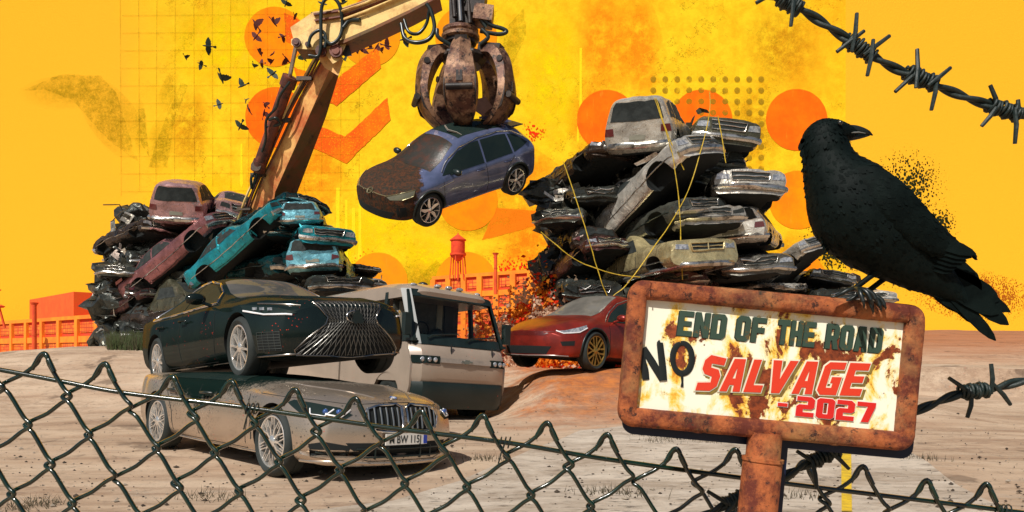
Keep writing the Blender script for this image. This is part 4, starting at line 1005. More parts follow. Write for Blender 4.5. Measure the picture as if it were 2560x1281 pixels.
    ch = NT('chevron_orange'); ch.b.inputs['Roughness'].default_value = 1; ch.b.inputs['Specular IOR Level'].default_value = 0
    col = ch.mix(ch.ramp(ch.noise(.12, 3, seed=3), .4, .6), lin(235, 95, 28, .95), lin(245, 130, 25, .95)); col = ch.mix(ch.ramp(ch.noise(3.4, 8, .9), .56, .60), col, lin(255, 195, 25, 1)); ch.l(col, ch.b.inputs['Base Color'])
    for pts, lb in (([(710, 32), (808, 78), (926, -22), (932, 22), (820, 140), (715, 105)], 'topmost red chevron, mostly hidden behind the crane joint'), ([(735, 168), (832, 205), (945, 115), (953, 170), (842, 265), (745, 220)], 'middle red orange chevron pointing down beside the boom'),
                    ([(790, 312), (862, 342), (968, 245), (976, 300), (866, 409), (766, 362)], 'lowest orange chevron pointing down, left of the hanging car')):
        tag(decal('painted_chevron', pts, ch.m, parent=None, wob=1.2, seed=pts[0][0]), lb, 'chevron', 'chevrons on the yellow backdrop')

# ------------------------------------------------------------------ far factories
def factory(label, pa, Ya, pb, Yb, ztop, bays, rows, storey, first, extra=None):
    A = Vector(((pa - 1280) / F * Ya, Ya, 0)); Bv = Vector(((pb - 1280) / F * Yb, Yb, 0)); d = (Bv - A); L = d.length; u = d / L; nb = Vector((u.y, -u.x, 0))
    if nb.y > 0: nb = -nb
    P = lambda s, z, o=0: A + u * s + nb * o + Vector((0, 0, z))
    t = thing('factory_building', label, 'building', A)
    inv = Matrix.Translation(-A)
    wall = M('factory_orange', lin(252, 150, 30, .9), .9, c2=lin(248, 128, 32, .9), sc=.4, bump=.2, bsc=1); dark = M('factory_red', lin(235, 70, 30, .85), .9, c2=lin(215, 80, 45, .8), sc=.5)
    def bx(mb, s0, s1, z0, z1, o0, o1): mb.add([P(s, z, o) for s in (s0, s1) for z in (z0, z1) for o in (o0, o1)], [(0, 1, 3, 2), (4, 6, 7, 5), (0, 4, 5, 1), (2, 3, 7, 6), (0, 2, 6, 4), (1, 5, 7, 3)])
    mb = MB(); bx(mb, 0, L, -1, ztop - .5, -8, 0); mb.build('wall', [dark], t, 0, xf=inv)
    fr = MB(); bw = L / bays; rnd = random.Random(bays)
    bx(fr, -.2, L + .2, ztop - .5 - .01, ztop, -8, .35)
    for k in range(bays + 1): bx(fr, k * bw - .45, k * bw + .45, -1, ztop - .5, .0, .45)
    for r in range(rows + 1):
        z = ztop - .5 - first - r * storey
        if r: bx(fr, 0, L, z - .0, z + storey * .32, .0, .3)
    fr.build('facade_frame', [wall], t, 0, xf=inv)
    wm = NT('factory_window'); br = wm.n('ShaderNodeTexBrick', Scale=1.0); br.offset = 0; br.inputs['Color1'].default_value = lin(235, 95, 40, .85); br.inputs['Color2'].default_value = lin(250, 150, 45, .85); br.inputs['Mortar'].default_value = lin(205, 60, 35, .8)
    br.inputs['Brick Width'].default_value = .62; br.inputs['Row Height'].default_value = .5; br.inputs['Mortar Size'].default_value = .05
    mp = wm.n('ShaderNodeMapping'); mp.inputs['Rotation'].default_value = (R(90), 0, 0); wm.l(wm.tc.outputs['Object'], mp.inputs[0]); wm.l(mp.outputs[0], br.inputs[0]); wm.l(br.outputs[0], wm.b.inputs['Base Color']); wm.b.inputs['Roughness'].default_value = .5
    for k in range(bays):
        for r in range(rows):
            zt = ztop - .5 - first * .45 - r * storey; zb = ztop - .5 - first - r * storey - storey * .62 + storey * .0
            zb = zt - storey * .60
            if zt < 0: continue
            w = MB(); bx(w, k * bw + .6, (k + 1) * bw - .6, zb, zt - .25 * (rnd.random() < .7), .02, .12); w.build('window', [wm.m], t, 0, xf=inv)
    if extra: extra(t, inv)
    return t
def chimney(px, ptop, pbot, Y, w, label):
    m = M('stack_red', lin(238, 92, 34, .85), .85, c2=lin(225, 75, 36, .8), sc=.6); k = Y / F; r = w / 2 * k; b = at(px, pbot, Y); h = (pbot - ptop) * k
    t = thing('chimney', label, 'chimney', b)
    MB().lathe([(0, -2), (r * 1.05, -2), (r * .9, h - 1.2 * r), (0, h - 1.2 * r)], n=20).build('shaft', [m], t)
    MB().lathe([(r * .95, h - 1.6 * r), (r * 1.05, h - 1.2 * r), (r * 1.7, h - .2 * r), (r * 1.8, h), (0, h + .15 * r)], n=24).lathe([(0, h - 1.7 * r), (r * .95, h - 1.6 * r)], n=24).build('cap', [m], t)
    MB().lathe([(r * 1.0, h * .42), (r * 1.12, h * .42), (r * 1.12, h * .44), (r * 1.0, h * .44)], n=20, caps=False).build('band', [m], t)
def build_far():
    def ex(t, inv):
        a = at(117, 800, 118); b = at(232, 800, 108); k = MB()
        k.beam(Vector(((117 - 1280) / F * 122, 122, 7.6)), Vector(((232 - 1280) / F * 106, 106, 7.6)), 5, 4.6); k.build('roof_block', [M('block_red', lin(243, 92, 34, .88), .9, c2=lin(238, 104, 38, .85), sc=.8)], t, 0, xf=inv)
    factory('long orange two storey factory with a windowless red block on its roof', -190, 158 - 12, 300, 92, 6.2, 14, 2, 2.7, .5, ex)
    chimney(86, 757, 900, 90, 11, 'slim red chimney in front of the left factory')
    t = thing('antenna_mast', 'thin red mast with two round dishes at the left edge', 'mast', at(2, 820, 100))
    m = MATS['stack_red']; MB().beam((-1.3, 0, 6.8), (.55, 0, 0), .22, .22).build('pole', [m], t, 0)
    for z, x in ((5.2, -.8), (2.9, -.25)): MB().lathe([(0, -.1), (.55, -.1), (.75, .1), (.3, .3), (0, .35)], (x, 0, z), n=16).build('dish', [m], t)
    def ex2(t, inv):
        pass
    factory('orange brick factory with red window bays behind the van and red car', 1086, 112, 1420, 99, 12.9, 8, 4, 2.45, .5, ex2)
    chimney(1239, 633, 700, 100, 9, 'slim red chimney on the roofline of the right factory')
    # water tower
    Y = 109; k = Y / F; t = thing('water_tower', 'red water tower with conical roof on tall legs above the factory', 'water tower', at(1145, 690, Y))
    r = 17.5 * k; z = lambda py: (690 - py) * k
    mt = M('tower_red', lin(240, 80, 32, .88), .8, c2=lin(225, 62, 32, .85), sc=1.2)
    MB().lathe([(0, z(655)), (r * .4, z(652)), (r * .9, z(643)), (r, z(638)), (r, z(601)), (0, z(601))], n=28).build('tank', [mt], t)
    MB().lathe([(r * 1.17, z(602)), (r * 1.17, z(600)), (.1, z(586)), (.06, z(582)), (0, z(582))], n=28).build('roof', [mt], t)
    MB().lathe([(r * 1.0, z(639)), (r * 1.17, z(639)), (r * 1.17, z(634)), (r * 1.13, z(634)), (r * 1.13, z(638)), (r, z(638))], n=28, caps=False).build('walkway', [mt], t, 0)
    for a in range(6):
        aa = R(60 * a + 15); c, s_ = math.cos(aa), math.sin(aa)
        MB().tube([(r * .95 * c, r * .95 * s_, z(640)), (r * 1.2 * c, r * 1.2 * s_, z(700))], .09, 6).build('leg', [mt], t)
    MB().tube([(0, 0, z(654)), (0, 0, z(700))], .14, 8).build('riser_pipe', [mt], t)

def build_scrub():
    """brush and rubble along the bank, pale and red"""
    rnd = random.Random(5); mb = MB()
    for i in range(9000):
        px = rnd.uniform(1170, 1640) if rnd.random() < .85 else rnd.gauss(1300, 60); Y = rnd.uniform(17.6, 20.6) + max(0, px - 1450) * .004; X = (px - 1280) / F * Y
        z0 = ground_z(X, Y); hmax = .85 + .6 * noise.noise(Vector((X * 1.6, Y, 7))) + (.5 if px > 1330 else .1)
        c = Vector((X, Y, z0 + abs(rnd.gauss(0, .5)) * hmax)); s = rnd.uniform(.03, .085)
        a = Vector((rnd.gauss(0, 1), rnd.gauss(0, 1), rnd.gauss(0, 1))).normalized(); b = a.cross(Vector((rnd.gauss(0, 1), rnd.gauss(0, 1), rnd.gauss(0, 1)))).normalized()
        k = noise.noise(Vector((X * 2.0, c.z * 2.5, 1))) + rnd.gauss(0, .15)
        mb.add([c - a * s, c + b * s * .7, c + a * s, c - b * s * .6], [(0, 1, 2, 3)], 0 if k > -.02 else (1 if k > -.2 else 2))
    def leaf(nm, c):
        t = NT(nm); d = t.n('ShaderNodeBsdfDiffuse'); tr = t.n('ShaderNodeBsdfTranslucent'); mx = t.n('ShaderNodeMixShader'); mx.inputs[0].default_value = .45
        c_ = t.mix(t.ramp(t.noise(3, 4), .4, .6), c, tuple(x * .8 for x in c[:3]) + (1,)); t.l(c_, d.inputs[0]); t.l(c_, tr.inputs[0]); t.l(d.outputs[0], mx.inputs[1]); t.l(tr.outputs[0], mx.inputs[2]); t.l(mx.outputs[0], t.out.inputs[0]); return t.m
    o = mb.build('scrub', [leaf('scrub_pale', lin(238, 205, 175, 1)), leaf('scrub_red', lin(250, 66, 34, 1)), leaf('scrub_orange', lin(250, 150, 50, 1))], smooth=0, fixn=False, merge=False)
    o['kind'] = 'stuff'; tag(o, 'pale and red brush growing along the bank behind the red car', 'scrub')
    mb = MB()
    for i in range(1300):
        px = rnd.uniform(270, 372); Y = rnd.uniform(19.2, 20.6); X = (px - 1280) / F * Y; z0 = ground_z(X, Y); h = rnd.uniform(.1, .5); a = rnd.uniform(-.12, .12); w = .012
        mb.add([(X - w, Y, z0 - .02), (X + w, Y, z0 - .02), (X + a, Y + a, z0 + h)], [(0, 1, 2)], rnd.random() < .3)
    for (px, py) in ((1660, 1100), (1700, 1105), (1735, 1100), (1620, 1095), (1500, 1240), (1560, 1250), (1780, 1110), (1640, 1110), (100, 1262), (60, 1268), (2300, 1150), (1980, 1250), (520, 1245), (1205, 1150)):
        X0, Y0 = on_ground(px, py)
        for i in range(70):
            X = X0 + rnd.gauss(0, .12); Y = Y0 + rnd.gauss(0, .1); z0 = ground_z(X, Y); a = rnd.gauss(0, .03); h = rnd.uniform(.02, .09); w = .004
            mb.add([(X - w, Y, z0 - .01), (X + w, Y, z0 - .01), (X + a, Y + a, z0 + h)], [(0, 1, 2)], 1)
    o = mb.build('grass', [M('grass_green', lin(90, 110, 40, .35), .8), M('grass_dry', lin(100, 90, 60, .45), .9)], smooth=0, fixn=False, merge=False); o['kind'] = 'stuff'; tag(o, 'thin grass tufts in the dirt and at the foot of the left pile', 'grass')
    # stones and pebbles scattered on the yard
    mb = MB()
    for i in range(2600):
        py = 905 + 380 * rnd.random() ** 1.3; px = rnd.uniform(-60, 2620); X, Y = on_ground(px, py)
        if Y > 13: continue
        s = rnd.uniform(.004, .016) * (1 if rnd.random() < .9 else 2.2); c = Vector((X, Y, ground_z(X, Y) + s * .3 + (.012 if px > 900 and py > 1050 else 0)))
        v = [c + Vector((rnd.uniform(.6, 1.3) * a, rnd.uniform(.6, 1.3) * b, rnd.uniform(.4, .8) * e)) * s for a, b, e in ((1, 0, 0), (0, 1, 0), (-1, 0, 0), (0, -1, 0), (0, 0, 1), (0, 0, -1))]
        mb.add(v, [(0, 1, 4), (1, 2, 4), (2, 3, 4), (3, 0, 4), (1, 0, 5), (2, 1, 5), (3, 2, 5), (0, 3, 5)], int(rnd.random() < .4))
    o = mb.build('pebbles', [M('pebble_dark', lin(95, 80, 65, .5), .9), M('pebble_pale', lin(190, 175, 155, .6), .9)], smooth=0, merge=False); o['kind'] = 'stuff'; tag(o, 'small loose stones scattered over the dirt yard', 'pebbles')
# ------------------------------------------------------------------ the wreck piles
def wreck_mat(name, c, dark=(.012, .018, .016, 1), rust=None, metal=.55, rough=.22):
    key = 'wreck_' + name
    if key in MATS: return MATS[key]
    t = NT(key)
    c2 = tuple(x * .62 for x in c[:3]) + (1,)
    col = t.mix(t.ramp(t.noise(1.6, 6, .7, dist=.8), .42, .58), c, c2)
    col = t.mix(t.ramp(t.noise(3.2, 8, .8, seed=3, dist=1.2), .61, .66), col, dark)
    col = t.mix(t.math('MULTIPLY', t.ramp(t.noise(7, 8, .8, seed=6), .58, .66), .8), col, rust or lin(120, 70, 45, .5))
    t.l(col, t.b.inputs['Base Color']); t.b.inputs['Metallic'].default_value = metal
    t.l(t.ramp(t.noise(4, 5, .7, seed=8), .35, .65, (rough - .1,) * 3 + (1,), (rough + .25,) * 3 + (1,)), t.b.inputs['Roughness'])
    t.bump(t.noise(3.0, 5, .6, seed=1, dist=1.5), .4, .07)
    MATS[key] = t.m; return t.m
WC = {'silver': lin(215, 208, 194, .95), 'grey': lin(135, 132, 122, .7), 'olive': lin(130, 128, 105, .6), 'white': lin(232, 227, 215, .98), 'dark': lin(122, 124, 112, .7), 'black': lin(88, 92, 86, .68),
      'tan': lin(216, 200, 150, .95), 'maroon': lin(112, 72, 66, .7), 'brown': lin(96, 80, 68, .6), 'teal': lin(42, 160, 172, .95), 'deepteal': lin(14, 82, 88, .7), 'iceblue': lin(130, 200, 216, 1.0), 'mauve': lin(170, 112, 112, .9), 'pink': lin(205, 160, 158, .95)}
CHROME_OLD = M('old_chrome', (.62, .60, .55, 1), .22, .9, c2=(.12, .12, .11, 1), sc=5, bump=.3, bsc=9, r0=.5, r1=.65)

WST = {
 'sedan': [(-2.35, .34, .86, .98, .76, .6), (-2.2, .26, .90, 1.02, .84, .66), (-1.5, .20, .90, 1.06, .88, .64), (-1.15, .20, .90, 1.30, .88, .56), (-.5, .20, .88, 1.42, .88, .55), (.15, .20, .88, 1.38, .88, .56), (.75, .20, .86, 1.05, .88, .66), (1.5, .20, .82, .96, .88, .68), (2.1, .22, .80, .90, .88, .70), (2.34, .24, .76, .85, .86, .66)],
 'hatch': [(-2.15, .34, .92, 1.44, .82, .60), (-2.0, .26, .94, 1.50, .86, .62), (-1.2, .22, .94, 1.54, .88, .62), (-.3, .22, .92, 1.54, .88, .62), (.3, .22, .92, 1.46, .88, .60), (.9, .22, .90, 1.10, .88, .68), (1.6, .22, .86, 1.0, .88, .68), (2.0, .24, .84, .92, .88, .70), (2.18, .26, .80, .87, .86, .66)],
 'pickup': [(-2.6, .45, .98, 1.02, .84, .78), (-2.4, .40, 1.0, 1.04, .90, .84), (-.7, .38, 1.0, 1.06, .92, .84), (-.62, .38, 1.0, 1.66, .92, .64), (.2, .38, 1.0, 1.70, .92, .64), (.8, .38, 1.0, 1.24, .92, .74), (1.3, .38, .98, 1.14, .92, .78), (2.2, .38, 1.0, 1.12, .94, .80), (2.5, .40, .96, 1.06, .92, .76)],
}
WWH = {'sedan': ((1.42, .34), (-1.35, .34)), 'hatch': ((1.38, .34), (-1.25, .34)), 'pickup': ((1.55, .40), (-1.6, .40))}
def wreck(label, kind, col, cx, cy, Y, yaw, pitch=0, roll=0, zs=.62, amp=.09, seed=1, s=1.0, chrome=True, tyre=False, group='crushed cars of the right pile'):
    """one scrapped car, crumpled and flattened; cx, cy, Y put its middle"""
    st = WST[kind]; zs = min(zs * 1.12, 1.05); amp *= .8
    B = Body(st, 46, bowF=.16, bowR=.14, wheels=WWH[kind], archR=.40, bulge=.0)
    rnd = random.Random(seed); o1 = Vector((seed * 5.3, seed * 2.9, seed)); bend = rnd.uniform(-.06, .06); fx = rnd.uniform(-.6, .8)
    def df(p):
        q = p.copy(); top = max(0, p.z - .85)
        q.z = (p.z - .2) * zs - top * zs * (1 - zs) * .9
        n1 = noise.noise_vector(p * .8 + o1); n2 = noise.noise_vector(p * 2.3 + o1); n3 = noise.noise_vector(p * 5.5 + o1)
        q += Vector((n1.x * 1.1, n1.y * .7, n1.z * .9)) * amp + n2 * amp * .5 + n3 * amp * .22
        q.z -= abs(noise.noise(p * 3.1 + o1 * 3)) * amp * 1.1; q.y *= 1 - abs(noise.noise(Vector((p.x * 2.6, p.z * 3.4, 4)) + o1)) * amp * 1.6
        r = abs(noise.noise(p * 1.4 + o1 * 2)); q.z -= max(0, .12 - r) * amp * 9 * (1 if p.z > .6 else 0)
        q.z += bend * (p.x ** 2) * .35 - max(0, .25 - abs(p.x - fx)) * amp * 1.4
        return q
    body = wreck_mat(col, WC[col]); light = 0 if col in ('dark', 'black', 'deepteal') else 1
    t = thing('wrecked_car', label, 'wrecked car', group=group)
    B.build('body', [body, WELL], t, deform=df, clear=.25, sharp=15)
    hole = M('wreck_hole', (.006, .010, .009, 1), .8, c2=(.02, .026, .024, 1), sc=5, bump=.5, bsc=9)
    top = 1.34 if kind != 'pickup' else 1.58
    for d, sg in ((D_R, -1), (D_L, 1)):
        f = lambda P: [(x, sg, z) for x, z in P]
        if kind == 'sedan': ws = [[(.62, .93), (.2, 1.26), (-.3, 1.34), (-.3, .93)], [(-.38, .93), (-.38, 1.33), (-.9, 1.26), (-1.3, .98)]]
        elif kind == 'hatch': ws = [[(.75, .97), (.35, 1.32), (-.2, 1.44), (-.2, .98)], [(-.28, .98), (-.28, 1.44), (-1.1, 1.44), (-1.1, .98)], [(-1.2, .99), (-1.2, 1.42), (-1.8, 1.34), (-1.9, 1.0)]]
        else: ws = [[(.7, 1.06), (.3, 1.50), (-.5, 1.52), (-.5, 1.06)]]
        for w in ws: panel(B, 'window_opening', f(w), d, hole, t, .008, .16, deform=df, smooth=0)
        x1 = st[-1][0]; zl = st[-2][2]
        panel(B, 'headlight', [(x1, sg * y, z) for y, z in ((.80, zl - .04), (.52, zl - .05), (.50, zl - .19), (.82, zl - .18))], D_F, LAMP if light and rnd.random() < .75 else hole, t, .012, .12, deform=df)
        x0 = st[0][0]; panel(B, 'tail_light', [(x0, sg * y, z) for y, z in ((.80, .84), (.60, .84), (.58, .68), (.82, .68))], (1, 0, 0), M('old_red_lens', (.12, .02, .02, 1), .2, coat=1), t, .012, .12, deform=df)
        lines(B, 'door_seam', [(f([(.72, .88), (.70, .3), (-.33, .27)]), d), (f([(-.33, .92), (-.33, .27), (-.95, .3)]), d)], WELL, t, .010, 0, deform=df, step=.2)
        lines(B, 'side_moulding', [(f([(2.0, .52), (1.9, .56), (.0, .56), (-1.9, .56)]), d)], CHROME_OLD if light else BLACKP, t, .016, .0, deform=df, step=.2)
        if tyre:
            wx, wr = WWH[kind][1]; w = make_wheel(t, wx, wr, sg, .33, .2, 'steel', CHROME_OLD, y=.86, width=.2); w.location.z = (wr - .2) * zs + .1; w.scale = (1, 1, .85)
    x1 = st[-1][0]; zl = st[-2][2]
    g = panel(B, 'grille', [(x1, y, z) for y, z in ((-.46, zl - .02), (.46, zl - .02), (.42, zl - .22), (-.42, zl - .22))], D_F, hole, t, .012, .12, deform=df)
    gm = MB()
    gb = [(x1, y, z) for y, z in ((-.46, zl - .02), (.46, zl - .02), (.42, zl - .22), (-.42, zl - .22), (-.46, zl - .02))]
    B.stroke(gm, gb, D_F, .022 if kind == 'pickup' else .014, .02, .15)
    B.stroke(gm, [(x1, -.45, zl - .12), (x1, .45, zl - .12)], D_F, .016, .02, .15)
    if kind == 'pickup': B.stroke(gm, [(x1, 0, zl - .02), (x1, 0, zl - .22)], D_F, .02, .02, .15)
    gm.build('grille_frame', [CHROME_OLD if kind != 'pickup' else body], g, 60, deform=df)
    for x, d, nm in ((x1, D_F, 'front_bumper'), (st[0][0], (1, 0, 0), 'rear_bumper')):
        mb = MB(); B.stroke(mb, [(x, -.86, .42), (x, 0, .42), (x, .86, .42)], d, .085, .02, .2)
        mb.build(nm, [CHROME_OLD if chrome else body], t, 60, deform=df)
    panel(B, 'number_plate', [(st[0][0], y, z) for y, z in ((-.2, .66), (.2, .66), (.2, .54), (-.2, .54))], (1, 0, 0), M('old_plate', lin(170, 168, 150, .6), .5), t, .016, .12, deform=df)
    ty = (1.0, -.60)
    panel(B, 'windscreen_opening', [(.82 if kind != 'pickup' else .9, y * .98, 0) for y in (-.5, 0, .5)] + [(.22, .46, 0), (.18, 0, 0), (.22, -.46, 0)], D_T, hole, t, .008, .16, deform=df, smooth=0)
    if kind == 'hatch': panel(B, 'rear_opening', [(st[0][0], y, z) for y, z in ((-.58, 1.30), (-.5, 1.40), (.5, 1.40), (.58, 1.30), (.66, .98), (-.66, .98))], (1, 0, 0), hole, t, .01, .14, deform=df, smooth=0)
    if kind == 'sedan': panel(B, 'rear_opening', [(-1.12 if kind == 'sedan' else -1.95, y, 0) for y in (-.48, .48)] + [(-1.42 if kind == 'sedan' else -2.06, .5, 0), (-1.42 if kind == 'sedan' else -2.06, -.5, 0)], D_T, hole, t, .008, .16, deform=df, smooth=0)
    # torn metal: a few bent strips and a flap sticking out
    for k in range(4):
        fl = MB()
        a = Vector((rnd.uniform(-2, 2), rnd.choice((-1, 1)) * rnd.uniform(.6, .9), rnd.uniform(.35, 1.0))); b = a + Vector((rnd.uniform(-.5, .5), rnd.uniform(-.15, .15), rnd.uniform(-.25, .3))); c = b + Vector((rnd.uniform(-.3, .3), rnd.uniform(-.2, .2), rnd.uniform(-.3, .1)))
        w = Vector((rnd.uniform(-.1, .1), rnd.uniform(-.1, .1), rnd.uniform(.04, .14))); fl.add([a, b, c, c + w, b + w * 1.3, a + w], [(0, 1, 4, 5), (1, 2, 3, 4)])
        fl.build('torn_panel', [body], t, 0, deform=df, fixn=False)
    mid = Vector((0, 0, .32 * zs / .6)) * s
    yaw -= math.degrees(math.atan2(cx - 1280, F))          # angles are given relative to the line of sight
    rot = Euler((R(roll), R(pitch), R(yaw)))
    t.rotation_euler = rot; t.scale = (s,) * 3; t.location = at(cx, cy, Y) - rot.to_matrix() @ mid
    return t

def scrap_filler(px, py, Y, w, h, dep, seed, label):
    """the tangle of unrecognisable metal between the cars"""
    rnd = random.Random(seed); mb = MB(); c0 = at(px, py, Y); k = Y / F; W, H = w * k / 2, h * k / 2
    for i in range(26):                                             # crumpled lumps in the core
        c = c0 + Vector((rnd.uniform(-W, W) * .8, rnd.uniform(0, dep), rnd.uniform(-H, H) * .9)); r = rnd.uniform(.35, .7)
        n0 = len(mb.v); mb.blob(c, (r * 1.5, r, r * .6), 8, 0)
        for j in range(n0, len(mb.v)): p = mb.v[j]; mb.v[j] = p + noise.noise_vector(p * 2.1) * .4 + noise.noise_vector(p * 5) * .12
    for i in range(260):
        c = c0 + Vector((rnd.uniform(-W, W) * .8, rnd.uniform(-dep * .9, dep * .3), rnd.uniform(-H, H) * .85)); L = rnd.uniform(.15, .7)
        d = Vector((rnd.gauss(0, 1), rnd.gauss(0, .5), rnd.gauss(0, .35))).normalized()
        m = rnd.choice((0, 1, 1, 2, 2, 3))
        if rnd.random() < .55:
            u = d.cross(Vector((rnd.gauss(0, .3), 1, rnd.gauss(0, .5)))).normalized() * rnd.uniform(.04, .2); q = c + d * L * .5 + Vector((rnd.gauss(0, .06), rnd.gauss(0, .06), rnd.gauss(0, .08)))
            mb.add([c - u, q - u * .8, c + d * L - u, c + d * L + u * .7, q + u, c + u], [(0, 1, 4, 5), (1, 2, 3, 4)], m)
        else: mb.tube([c, c + d * L * .4 + Vector((0, 0, rnd.gauss(0, .08))), c + d * L * .8, c + d * L + Vector((rnd.gauss(0, .1), 0, rnd.gauss(0, .1)))], rnd.uniform(.008, .025), 5, m)
    o = mb.build('scrap_metal', [wreck_mat('black', WC['black']), wreck_mat('grey', WC['grey']), wreck_mat('silver', WC['silver']), wreck_mat('brown', WC['brown'])], smooth=0, fixn=False, merge=False)
    o['kind'] = 'stuff'; tag(o, label, 'scrap metal'); return o

def bent_pipe(pts, Y, r, label):
    P = smooth_path([at(x, y, Y + dy) for x, y, dy in pts], 5); o = MB().tube(P, r, 6).build('bent_strip', [M('strip_metal', lin(150, 148, 138, .7), .35, .6)], smooth=50, fixn=True); tag(o, label, 'metal strip'); return o

def build_piles():
    G = 'crushed cars of the right pile'
    R_ = [  # label, kind, colour, px, py, Y, yaw, pitch, roll, zs, amp, s
     ('pale car shell with a gaping rear window on the very top of the right pile', 'hatch', 'silver', 1630, 335, 19.2, 80, -14, 1, .92, .03, .98),
     ('flattened olive car with a slatted grille, top right of the right pile', 'sedan', 'olive', 1784, 358, 20.0, -80, 4, -9, .98, .03, .95),
     ('white tail end with number plate below the olive grille car', 'hatch', 'white', 1810, 440, 20.2, 86, 0, -2, .62, .03, .74),
     ('long pale car nose up and slanting across the middle of the right pile', 'sedan', 'white', 1598, 500, 18.7, -48, -30, 14, .85, .03, 1.0),
     ('dark crushed car wedged under the slanting grey car', 'sedan', 'black', 1650, 500, 20.8, -75, -5, 0, .6, .11, 1.0),
     ('silver car with buckled bonnet facing out on the right side of the right pile', 'sedan', 'silver', 1826, 500, 19.6, -78, -4, -3, .88, .04, 1.0),
     ('white hatchback tail with empty window above the silver rear bumper', 'hatch', 'white', 1856, 588, 19.8, 82, -4, -3, .72, .03, .98),
     ('black flattened car at the foot of the right flank', 'sedan', 'grey', 1848, 660, 20.2, -78, 2, 2, .72, .07, 1.0),
     ('long black saloon pressed flat with a pale bumper at centre', 'sedan', 'dark', 1610, 575, 19.2, -52, -8, 6, .72, .05, 1.0),
     ('greenish grey nose with pale bumper just above the tan pickup', 'sedan', 'silver', 1712, 580, 19.4, -74, -2, 3, .66, .06, 1.0),
     ('tan pickup with big cross grille in the lower middle of the pile', 'pickup', 'tan', 1632, 664, 18.6, -60, -3, 4, .80, .03, .98),
     ('dark burnt car with bare roof rods on the upper left shoulder', 'hatch', 'brown', 1456, 440, 19.8, -62, -9, -4, .66, .09, .84),
     ('black crumpled car under the burnt car on the left column', 'sedan', 'black', 1452, 500, 19.9, -75, 5, 3, .7, .12, .78),
     ('dark saloon end jutting left from the left column', 'sedan', 'dark', 1450, 553, 19.7, 250, 2, 0, .68, .11, .76),
     ('brown folded car halfway down the left column', 'hatch', 'brown', 1450, 607, 19.6, 105, -4, 2, .62, .11, .72),
     ('maroon car door end low on the left column', 'sedan', 'maroon', 1446, 664, 19.3, -62, -16, 3, .72, .08, .72),
     ('black mangled car at the bottom of the left column', 'sedan', 'black', 1452, 720, 19.4, -80, 5, 0, .8, .12, .85),
     ('dark car crushed below the tan pickup', 'sedan', 'dark', 1570, 738, 19.6, -65, 0, 2, .55, .11, 1.0),
     ('maroon crushed car peeping over the top edge of the sign', 'sedan', 'maroon', 1700, 712, 20.0, -95, 0, 4, .5, .10, 1.0),
     ('grey gutted car behind the pale top shell', 'sedan', 'dark', 1590, 415, 20.6, -80, -4, 0, .7, .10, 1.0),
     ('black gutted car between olive car and silver nose', 'sedan', 'black', 1730, 430, 20.8, -80, 0, 0, .7, .10, 1.05),
    ]
    for i, (lb, kd, cl, px, py, Y, yw, pt, rl, zs, am, s) in enumerate(R_):
        wreck(lb, kd, cl, px, py, Y, yw, pt, rl, zs, am, 11 + i, s, chrome=cl not in ('black', 'brown'), tyre=(kd == 'pickup'), group=G)
    H_ = [('small slanting grey car on top of the low heap right of the pile', 'sedan', 'silver', 1938, 682, 21.8, -48, -28, 14, .85, .03, .74), ('chrome nosed dark car in the low heap, pointing at the crow legs', 'sedan', 'grey', 2030, 700, 23.0, -70, 0, -8, .6, .08, .8),
          ('white bonnet behind the feet of the crow', 'sedan', 'white', 2150, 738, 23.6, -78, 0, -3, .6, .06, .8), ('pale flattened car at the left end of the low heap', 'sedan', 'white', 1850, 720, 21.8, -30, 0, 2, .35, .10, .8), ('black squashed car under the slanting one of the low heap', 'sedan', 'black', 1990, 740, 22.8, -55, 0, 0, .55, .12, .95)]
    for i, (lb, kd, cl, px, py, Y, yw, pt, rl, zs, am, s) in enumerate(H_):
        wreck(lb, kd, cl, px, py, Y, yw, pt, rl, zs, am, 41 + i, s, group='crushed cars of the low heap')
    scrap_filler(1640, 560, 20.3, 430, 330, 1.2, 3, 'tangled dark metal packed between the cars of the right pile')
    scrap_filler(1440, 600, 20.0, 100, 300, .8, 4, 'torn black metal inside the left column of the right pile')
    scrap_filler(1990, 735, 22.9, 260, 70, .6, 5, 'loose scrap in the low heap beside the crow')
    bent_pipe([(1640, 300, 0), (1632, 350, -.1), (1612, 392, -.1), (1640, 470, -.2), (1672, 540, -.1), (1690, 622, 0)], 18.6, .035, 'long bent metal strip hanging down the middle of the right pile')
    bent_pipe([(1648, 388, 0), (1700, 366, 0), (1732, 360, 0), (1768, 378, 0)], 19.0, .03, 'thin bent rail arching below the olive grille car')
    L = 'crushed cars of the left pile'
    mx = lambda x, y: (462 + (x - 1620) * .74, 500 + (y - 320) * .77)
    cols = {0: 'pink', 1: 'pink', 3: 'mauve', 11: 'brown', 14: 'brown', 15: 'maroon', 19: 'maroon', 4: 'dark', 10: 'olive', 9: 'grey', 8: 'dark'}
    Ln = {0: 'dusky pink car shell standing on top of the left pile', 1: 'pink slatted nose beside the crane boom', 3: 'long mauve grey car slanting nose up on the left pile', 4: 'dark squashed car under the mauve slanting car', 8: 'dark flattened car low in the middle of the left pile', 10: 'olive pickup half hidden behind the black saloon',
          11: 'burnt car with bare roof rods at the left pile top corner', 12: 'black crumpled car second from top at the far left edge', 13: 'dark car end in the middle of the far left column', 14: 'brown folded car in the far left column', 15: 'maroon door end low in the far left column', 16: 'black mangled car standing in the grass at the far left', 17: 'dark car crushed behind the roof of the black saloon', 19: 'maroon gutted car below the pink shell'}
    for i, (lb, kd, cl, px, py, Y, yw, pt, rl, zs, am, s) in enumerate(R_):
        if i not in Ln: continue
        x, y = mx(px, py); wreck(Ln[i], kd, cols.get(i, cl), x, y, Y * 1.13 + .4, yw, pt, rl, zs, am, 71 + i, s * .88, group=L)
